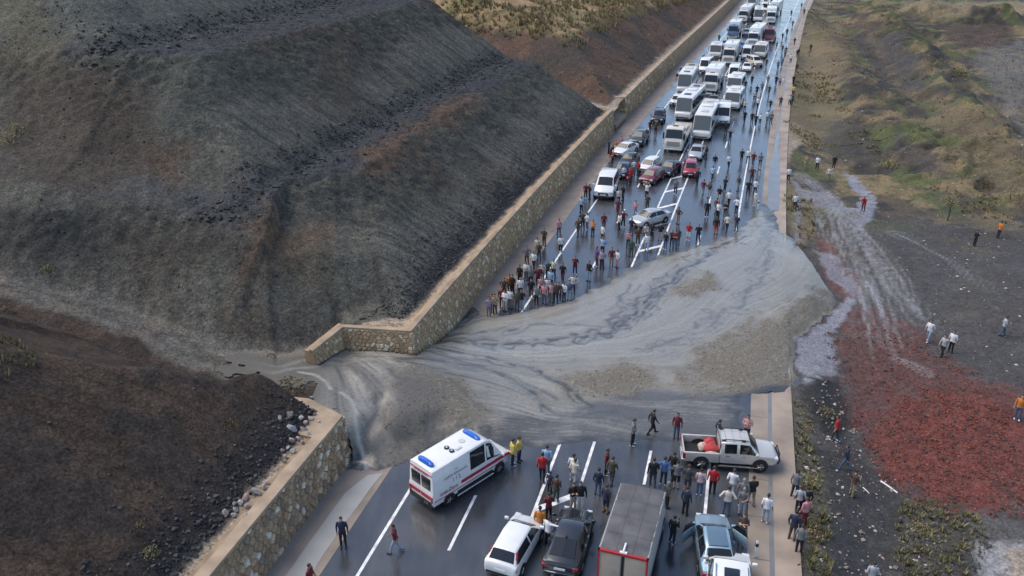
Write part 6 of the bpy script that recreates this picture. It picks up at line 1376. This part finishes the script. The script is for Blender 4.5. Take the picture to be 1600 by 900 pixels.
for a in [(951, 240, 'navy', 'black', 90, 'ease', ZO, 'l'), (962, 240, 'orange', 'tan', 150, 'stand', ZO, 'l'), (970, 234, 'pink', 'tan', 170, 'stand', ZO, ''), (954, 248, 'brown', 'red', 120, 'bend', ZO, ''), (1015, 207, 'black', 'navy', 190, 'stand', 'in front of the dark sport utility vehicle', ''), (1024, 210, 'brown', 'black', 200, 'ease', 'in front of the dark sport utility vehicle', ''),
 (990, 272, 'white', 'pale_denim', 150, 'stand', 'right of the black saloon', ''), (974, 281, 'white', 'black', 160, 'ease', 'by the red scooter', ''), (985, 284, 'red', 'red', 200, 'stand', 'by the red scooter', 'l'), (997, 274, 'red', 'dark_grey', 220, 'stand', 'at the nose of the white hatchback', ''), (1099, 98, 'navy', 'black', 180, 'stand', 'by the far wall left of the queue', 'l'), (1123, 66, 'green', 'black', 180, 'stand', 'by the far wall left of the queue', 'l')]: person(*a)
# --- build them, each with a description of its own
ORD = ['leftmost', 'second from left', 'third from left', 'fourth from left', 'fifth from left', 'sixth from left']
from collections import defaultdict
base_l = defaultdict(list)
for i, q in enumerate(PEOPLE):
    bt = 'shorts' if 's' in q[7] else 'trousers'
    base_l[('person in %s top, %s %s,' % (w_(q[2]), w_(q[3]), bt), q[6])].append(i)
LAB = {}
for (b_, zn), ii in base_l.items():
    ii = sorted(ii, key=lambda i: PEOPLE[i][0])
    for k, i in enumerate(ii): LAB[i] = '%s %s' % (b_, zn) if len(ii) == 1 else '%s %s, %s' % (b_, zn, ORD[k])
for i, (px, py, top, bot, face, pose, zone, opt, ex) in enumerate(PEOPLE):
    me_, hm_ = PMESH[pose]; o = link(bpy.data.objects.new('person', me_))
    p = G(px, py, 0); gz = 0.0
    if p[0] > float(XR(p[1])) + 4.4: p = hitT(px, py); gz = float(p[2])
    elif p[0] < float(XL(p[1])) - 1.9: gz = -.01
    elif p[0] > float(XR(p[1])) + 2.25: gz = -.05
    o.location = (float(p[0]), float(p[1]), gz); o.rotation_euler = (0, 0, heading(p[1]) - R(face))
    rr = random.Random(i); s = rr.uniform(.96, 1.06) * (.8 if 'k' in opt else 1) ; o.scale = (s * rr.uniform(1.0, 1.12), s * rr.uniform(1.0, 1.14), s)
    sk = SKIN[i % 3]; long_ = 'l' in opt
    ms = [sk, cloth(top), cloth(top) if long_ else sk, cloth(bot), sk if 's' in opt else cloth(bot), mat('shoe_white', (.6, .6, .6), .6) if i % 4 == 0 else M_SHOE, HAIR[0]]
    for k, m in enumerate(ms): o.material_slots[k].link = 'OBJECT'; o.material_slots[k].material = m
    h_ = link(bpy.data.objects.new('hair', hm_), o); h_.material_slots[0].link = 'OBJECT'; h_.material_slots[0].material = HAIR[2] if 'g' in opt else HAIR[i % 2]
    tag(o, LAB[i], 'person', 'people on the blocked road')
# ------------------------------------------------------------------ loose stone, grass and shrubs
OCT = np.array([(1, 0, 0), (-1, 0, 0), (0, 1, 0), (0, -1, 0), (0, 0, 1), (0, 0, -1)], float)
OCF = np.array([(0, 2, 4), (2, 1, 4), (1, 3, 4), (3, 0, 4), (2, 0, 5), (1, 2, 5), (3, 1, 5), (0, 3, 5)])
def rand_mat(name, tones, rough=.9, spec=.3):
    return stone_mat(name, tones, rough)
def rocks(name, P, size, m, label=None, sink=.25):
    n = len(P); r = np.random.default_rng(len(P)); V = OCT[None] * (r.uniform(.6, 1.3, (n, 6, 1))) * r.uniform(.6, 1.25, (n, 1, 3))
    a = r.uniform(0, 6.28, n); ca, sa = np.cos(a)[:, None], np.sin(a)[:, None]
    x = V[..., 0] * ca - V[..., 1] * sa; y = V[..., 0] * sa + V[..., 1] * ca
    t = r.uniform(-.5, .5, n)[:, None]; z = V[..., 2] * np.cos(t) + x * np.sin(t); x = x * np.cos(t) - V[..., 2] * np.sin(t)
    s = size[:, None]; W_ = np.stack([x * s + P[:, 0:1], y * s + P[:, 1:2], z * s * .75 + P[:, 2:3] + s * sink], -1).reshape(-1, 3)
    F = (OCF[None] + (np.arange(n) * 6)[:, None, None]).reshape(-1, 3)
    o = np_mesh(name, W_, F, m, smooth=False); return tag(o, label, None, None, 'stuff')
def sizes(n, lo, hi, p=2.5, seed=1): return lo + (hi - lo) * np.random.default_rng(seed).random(n) ** p
def rand_left(n, cond, y0, y1, u1, seed):
    r = np.random.default_rng(seed); Y = r.uniform(y0, y1, n * 6); X = XW(Y) - .5 - r.random(n * 6) * u1; Z = land_left(X, Y)
    k = cond(X, Y, Z, r); return np.stack([X, Y, Z], 1)[k][:n]
M_DGR = rand_mat('dark_scoria', [(.030, .031, .033), (.045, .045, .047), (.020, .020, .021), (.06, .06, .06), (.035, .034, .034), (.025, .025, .027), (.085, .083, .08)])
def c_bench(X, Y, Z, r):
    d = dist_toe(X, Y); e, zf, n = gully(X, Y)
    return n & (Y < g2line(d)) & ((np.abs(d - 13.3 - r.normal(0, .9, len(d))) < .9) & (Z > 8.8) & (Z < 11.4) | (np.abs(d - 29.4 - r.normal(0, 1.1, len(d))) < 1.0) & (Z > 17) & (Z < 19.5))
P_ = rand_left(9000, c_bench, 50, 116, 46, 1); rocks('bench_gravel', P_, sizes(len(P_), .05, .26, 2.5, 1), M_DGR, 'dark gravel lying along the hillside benches')
def c_toe(X, Y, Z, r):
    d = dist_toe(X, Y); e, zf, n = gully(X, Y); return (n | (Y < 41.5)) & (d > .0) & (d < 2.6 * r.random(len(d)) ** 1.6 + .25) & (Y < g2line(d) - 3) & (e > 3)
P_ = rand_left(9000, c_toe, 16, 116, 4.5, 2); rocks('toe_gravel', P_, sizes(len(P_), .03, .15, 2.6, 2), M_DGR, 'black gravel gathered behind the wall tops')
def c_face(X, Y, Z, r):
    d = dist_toe(X, Y); e, zf, n = gully(X, Y); up_ = np.where(Z < 9.7, (Z - 3.1) / 6.5, (Z - 9.9) / 7.8)
    return (d > 1) & (Y < g2line(d)) & (e > 3) & (r.random(len(d)) < np.where(n, np.clip(up_, .12, 1), .18)) & (fbm(X * .4, Y * .4, 3, 90) > .47)
M_HGR = rand_mat('hillside_stone', [(.05, .05, .045), (.07, .068, .06), (.035, .035, .032), (.10, .095, .085), (.05, .045, .04), (.09, .085, .08)])
P_ = rand_left(6000, c_face, 20, 116, 42, 3); rocks('hillside_stones', P_, sizes(len(P_), .03, .16, 3.6, 3), M_HGR, 'small loose stones scattered over the hillside and mound')
def in_poly(pp, n, seed, amp=.8):
    P = polyT(pp); r = np.random.default_rng(seed); lo, hi = P[:, :2].min(0), P[:, :2].max(0)
    X = r.uniform(lo[0], hi[0], n * 5); Y = r.uniform(lo[1], hi[1], n * 5); k = sdf_poly(P, X, Y) + (fbm(X * .8, Y * .8, 3, seed) - .5) * 2 * amp > 0
    X, Y = X[k][:n], Y[k][:n]; return np.stack([X, Y, land(X, Y)], 1)
M_RED = rand_mat('red_scoria', [(.17, .042, .028), (.12, .034, .026), (.23, .060, .036), (.08, .030, .025), (.22, .072, .044), (.14, .034, .025), (.035, .026, .025), (.18, .045, .030), (.045, .035, .032)])
M_RED_GRAVEL = M_RED
P_ = in_poly([(1400, 640), (1470, 600), (1540, 610), (1610, 650), (1610, 812), (1540, 802), (1440, 782), (1365, 732), (1350, 700), (1372, 668)], 6500, 5, 2.6); rocks('red_gravel', P_, sizes(len(P_), .025, .12, 3.0, 5), M_RED, 'bright red scoria gravel heap at the right')
P_ = in_poly([(1310, 520), (1420, 510), (1480, 560), (1560, 600), (1600, 640), (1420, 700), (1340, 690), (1310, 600)], 2200, 6, 2.5); rocks('red_gravel', P_, sizes(len(P_), .03, .12, 2.5, 6), M_RED, 'fine red scoria washed down the dark field')
M_PALE = rand_mat('pale_stone', [(.34, .31, .27), (.22, .20, .18), (.45, .42, .38), (.28, .22, .18), (.16, .15, .14)])
P_ = np.concatenate([in_poly([(1245, 640), (1300, 600), (1420, 780), (1520, 900), (1300, 905), (1250, 800)], 500, 7), in_poly([(1230, 60), (1600, 60), (1600, 330), (1480, 300), (1380, 260), (1230, 230)], 1600, 8), in_poly([(1350, 330), (1600, 330), (1600, 600), (1480, 540)], 250, 9)])
rocks('scattered_stones', P_, sizes(len(P_), .03, .16, 3, 7), M_PALE, 'pale stones scattered over the right hand field')
P_ = in_poly([(1415, 790), (1500, 795), (1545, 835), (1520, 905), (1400, 905)], 1200, 12); rocks('field_gravel', P_, sizes(len(P_), .03, .14, 3, 8), M_HGR, 'dark gravel among weeds at the lower right')
# stones riding in the mud
M_MST = rand_mat('mud_stone', [(.15, .13, .10), (.10, .09, .075), (.20, .175, .135), (.13, .115, .09)])
gi = np.flatnonzero((MUD_GRAV * MUD_KEEP > .6).ravel()); gi = rng.choice(gi, 5000); P_ = np.stack([GX.ravel()[gi] + rng.uniform(-.06, .06, 5000), GY.ravel()[gi] + rng.uniform(-.06, .06, 5000), MUDZ.ravel()[gi]], 1)
rocks('mud_gravel', P_, sizes(5000, .02, .07, 2.8, 9), M_MST, 'brown gravel lying in patches on the mud flow', 0.05)
# pale rubble rocks on the near wall top: one by one
def rock_mesh(seed, sub=2):
    bm = bmesh.new(); bmesh.ops.create_icosphere(bm, subdivisions=sub, radius=1); r = random.Random(seed)
    pl = [(Vector((r.uniform(-1, 1), r.uniform(-1, 1), r.uniform(-1, 1))).normalized(), r.uniform(.35, .75)) for _ in range(11)]
    for v_ in bm.verts:
        for n_, k in pl:
            q = v_.co.dot(n_)
            if q > k: v_.co -= n_ * (q - k)
    me = bpy.data.meshes.new('rock'); bm.to_mesh(me); bm.free(); return me
RM = [rock_mesh(i) for i in range(5)]; RT = [mat('rubble_%d' % i, c_, .85, var=.2, vscale=3, bump=.5, bscale=5) for i, c_ in enumerate([(.42, .38, .34), (.36, .29, .24), (.30, .29, .28), (.40, .28, .24), (.24, .21, .18)])]
def rock(px, py, s, k, label, zz=None):
    p = hitT(px, py); o = link(bpy.data.objects.new('rock', RM[k % 5])); 
    if not o.data.materials: o.data.materials.append(RT[0])
    o.material_slots[0].link = 'OBJECT'; o.material_slots[0].material = RT[(k * 3 + 1) % 5]; r = random.Random(k)
    o.location = (float(p[0]), float(p[1]), max(float(p[2]), 2.9) + s * .25); o.scale = (s * r.uniform(.8, 1.2), s * r.uniform(.7, 1.1), s * r.uniform(.6, .9)); o.rotation_euler = (r.uniform(0, 6), r.uniform(0, 6), r.uniform(0, 6))
    tag(o, label, 'rock', 'pale rubble rocks on the near wall top')
LU = 'pale broken rock in the rubble pile on the near wall end'; LM_ = 'pale rock in the small cluster behind the near wall coping'
rock(453, 652, .40, 1, 'largest pinkish white rock at the top of the near wall rubble'); rock(458, 672, .36, 2, 'second large white rock just below the largest in the rubble')
for i, (x, y, s) in enumerate([(470, 655, .24), (478, 662, .26), (486, 657, .22), (492, 650, .2), (475, 675, .28), (483, 682, .22), (466, 688, .24), (455, 690, .26), (472, 694, .2), (450, 702, .2), (458, 708, .22), (447, 716, .18), (440, 706, .2), (444, 724, .18), (490, 640, .18), (438, 655, .2), (498, 662, .16)]): rock(x, y, s, i + 3, LU)
for i, (x, y, s) in enumerate([(352, 806, .30), (366, 790, .22), (370, 800, .26), (375, 788, .24), (384, 782, .3), (388, 794, .22), (400, 773, .36), (412, 765, .26), (366, 808, .18), (418, 758, .2), (384, 808, .16)]): rock(x, y, s, i + 30, LM_)

def tufts(name, P, h, m, label, blades=9, seed=1, w=.10, spread=.5):
    n = len(P); r = np.random.default_rng(seed); a = r.uniform(0, 6.28, (n, blades)); lean = r.uniform(.1, 1.0, (n, blades)) * spread; hh = h[:, None] * r.uniform(.5, 1.15, (n, blades)); ww = h[:, None] * w * r.uniform(.6, 1.4, (n, blades))
    b0 = np.stack([np.cos(a) * h[:, None] * .18, np.sin(a) * h[:, None] * .18, np.zeros_like(a)], -1) + P[:, None, :]
    tx = np.stack([np.cos(a) * lean * hh, np.sin(a) * lean * hh, hh], -1); sd_ = np.stack([-np.sin(a), np.cos(a), np.zeros_like(a)], -1) * ww[..., None]
    V = np.stack([b0 - sd_, b0 + sd_, b0 + tx * .6 + sd_ * .7, b0 + tx], 2).reshape(-1, 3); k = np.arange(n * blades) * 4
    F = np.concatenate([np.stack([k, k + 1, k + 2], 1), np.stack([k, k + 2, k + 3], 1)])
    o = np_mesh(name, V, F, m, smooth=False); return tag(o, label, None, None, 'stuff')
M_DRY = rand_mat('dry_grass', [(.26, .19, .09), (.20, .145, .07), (.32, .24, .12), (.15, .115, .055), (.30, .20, .10), (.13, .13, .05), (.24, .18, .10)])
M_WEED = rand_mat('weeds', [(.12, .13, .04), (.19, .18, .06), (.24, .19, .09), (.09, .10, .035), (.28, .22, .11), (.16, .13, .07)])
def c_pl(X, Y, Z, r):
    d = dist_toe(X, Y); return (Y > g2line(d) + 4) & (Z > 8.2 - np.clip((Y - 165) * .035, 0, 4.5)) & (d > 3) & (fbm(X * .25, Y * .25, 3, 91) > .42)
P_ = rand_left(7000, c_pl, 120, 290, 60, 11); tufts('dry_grass', P_, sizes(len(P_), .35, 1.1, 1.6, 11), M_DRY, 'dry yellow grass tussocks covering the plateau beyond the spillway', 10, 11)
def c_bank(X, Y, Z, r):
    d = dist_toe(X, Y); return (Y > g2line(d) + 3) & (d > .3) & (d < 12) & (r.random(len(d)) < .3)
P_ = rand_left(500, c_bank, 122, 260, 14, 12); tufts('dry_grass', P_, sizes(len(P_), .25, .7, 1.6, 12), M_DRY, 'sparse dry tussocks on the brown bank above the far wall', 9, 12)
def c_ridge(X, Y, Z, r):
    e, zf, n = gully(X, Y); return ~n & (Z > 9.2) & (Y > 26) & (r.random(len(X)) < .8)
P_ = rand_left(900, c_ridge, 24, 41, 26, 13); tufts('dry_grass', P_, sizes(len(P_), .15, .5, 1.6, 13), M_DRY, 'dry grass along the crest of the brown mound', 9, 13)
P_ = np.concatenate([in_poly([(1228, 290), (1272, 305), (1270, 372), (1245, 388), (1232, 350)], 260, 21), in_poly([(1226, 200), (1265, 235), (1330, 225), (1400, 250), (1330, 190), (1290, 110), (1262, 80), (1238, 150)], 2200, 22, 2), in_poly([(1262, 5), (1420, 5), (1610, 60), (1610, 300), (1500, 290), (1400, 230), (1290, 130)], 5200, 23, 4), in_poly([(1430, 290), (1610, 320), (1610, 360), (1500, 330)], 260, 24, 2)])
k = fbm(P_[:, 0] * .2, P_[:, 1] * .2, 3, 92) > .45; P_ = P_[k]; h2 = len(P_) // 2; rng.shuffle(P_)
tufts('dry_grass', P_[:h2 + 400], sizes(h2 + 400, .12, .5, 2.0, 14)[:len(P_[:h2 + 400])], M_DRY, 'dry grass over the scrubland right of the far road', 9, 14)
tufts('scrub', P_[h2 + 400:], sizes(len(P_[h2 + 400:]), .10, .45, 2.0, 15), M_WEED, 'greenish scrub over the land right of the far road', 10, 15, .14, .8)
P_ = np.concatenate([in_poly([(1240, 625), (1262, 640), (1285, 760), (1298, 905), (1264, 905), (1246, 760)], 170, 25, .5), in_poly([(1415, 785), (1510, 800), (1540, 840), (1515, 905), (1395, 905)], 200, 26)])
tufts('weeds', P_, sizes(len(P_), .12, .42, 1.8, 16), M_WEED, 'low weeds on the soil strip right of the near gutter', 10, 16, .12, .9)
# shrubs one can point at
def shrub_mesh(seed, tall=1.0):
    r = random.Random(seed); m = MB()
    for i in range(170):
        ph = r.uniform(0, 6.28); rad = r.random() ** .5; zz = r.random(); rr = rad * (.35 + .65 * math.sin(math.pi * min(zz * .8 + .2, 1)))
        p = Vector((rr * math.cos(ph), rr * math.sin(ph), zz * tall)); s = r.uniform(.07, .16); d1 = Vector((r.uniform(-1, 1), r.uniform(-1, 1), r.uniform(-.2, 1))).normalized(); d2 = d1.orthogonal().normalized()
        m.add([p - d2 * s * .4, p + d2 * s * .4 + d1 * s * .3, p + d1 * s * 1.5, p - d2 * s * .4 + d1 * s * .6], [(0, 1, 2, 3)])
    return m
SH = {}
def shrub(px, py, s, kind, label, tall=.8):
    p = hitT(px, py); r_ = empty('shrub', (float(p[0]), float(p[1]), float(p[2]) - .03)); tag(r_, label, 'shrub')
    key = (kind, tall)
    if key not in SH: SH[key] = [shrub_mesh(len(SH) * 7 + 3, tall).build('foliage', M_WEED if kind == 'g' else M_DRY, r_), MB().tube([(0, 0, 0), (.05, .02, .3 * tall), (.0, .05, .7 * tall)], [.05, .04, .02], 5).build('stem', mat('shrub_stem', (.07, .05, .035), .9), r_)]
    else:
        for o in SH[key]: c_ = o.copy(); col.objects.link(c_); c_.parent = r_
    r_.scale = (s, s, s); r_.rotation_euler = (0, 0, px)
for a in [(1264, 758, .75, 'g', 'yellow green shrub by the near gutter, behind the man in grey and navy'), (1272, 892, .85, 'g', 'green shrub at the bottom beside the near gutter'), (1266, 700, .5, 'g', 'small green shrub on the strip level with the pickup'), (1268, 840, .7, 'd', 'dry shrub beside the near gutter between two green shrubs'), (1262, 672, .4, 'd', 'small dry bush near the dark soil heap'),
          (1438, 828, .6, 'd', 'straw coloured clump below the red gravel'), (1500, 118, 1.6, 'g', 'bright green bush on the distant right slope'), (1536, 296, 1.2, 'g', 'yellow green bush at the top of the dark field'), (1578, 312, 1.1, 'g', 'yellow green bush near the right edge above the dark field'), (1388, 262, 1.3, 'g', 'dark green bush at the foot of the scrub slope'), (1548, 328, .7, 'g', 'small round bush in the dark field below the yellow green bush'),
          (1250, 385, .6, 'd', 'dry clump at the upper edge of the gravel mud'), (1290, 648, .6, 'd', 'straw clump on the dark soil heap'), (233, 868, .45, 'g', 'bright green tuft low on the brown mound'), (218, 828, .4, 'd', 'dry tuft above the bright green tuft on the mound'), (362, 668, .5, 'g', 'green tuft high on the right face of the mound'), (14, 225, .9, 'g', 'yellow green shrub at the left edge of the hillside'), (26, 208, .8, 'g', 'smaller shrub just right of the left edge shrub'), (75, 428, .6, 'g', 'small shrub beside the gully track at the left'),
          (12, 487, .55, 'd', 'tall dry grass clump on the mound crest at the left edge'), (455, 608, .9, 'd', 'mud caked bush between the gully streams')]: shrub(*a)
# small leaning tree in the field
p = hitT(1480, 345); tr = empty('small_tree', (float(p[0]), float(p[1]), float(p[2]) - .05)); tag(tr, 'small thin tree with sparse leaves standing in the dark field', 'tree')
MB().tube([(0, 0, 0), (.08, 0, .8), (.05, .1, 1.6), (.2, .1, 2.3)], [.08, .07, .05, .025], 7).build('trunk', mat('bark', (.06, .045, .035), .9), tr)
for k in range(5): MB().tube([(.06, .05, 1.0 + k * .22), (.06 + .5 * math.cos(k * 2.4), .05 + .5 * math.sin(k * 2.4), 1.6 + k * .25)], [.03, .012], 5).build('branch', mat('bark', (.06, .045, .035), .9), tr)
cw = MB(); r = random.Random(4)
for i in range(420):
    k = r.randrange(5); c_ = Vector((.06 + .5 * math.cos(k * 2.4), .05 + .5 * math.sin(k * 2.4), 1.65 + k * .22)); q = c_ + Vector((r.gauss(0, .24), r.gauss(0, .24), r.gauss(0, .2))); s = r.uniform(.05, .11); d1 = Vector((r.uniform(-1, 1), r.uniform(-1, 1), r.uniform(-1, 1))).normalized(); d2 = d1.orthogonal().normalized(); cw.add([q - d2 * s * .5, q + d1 * s, q + d2 * s * .5, q - d1 * s * .6], [(0, 1, 2, 3)])
cw.build('crown', M_WEED, tr)
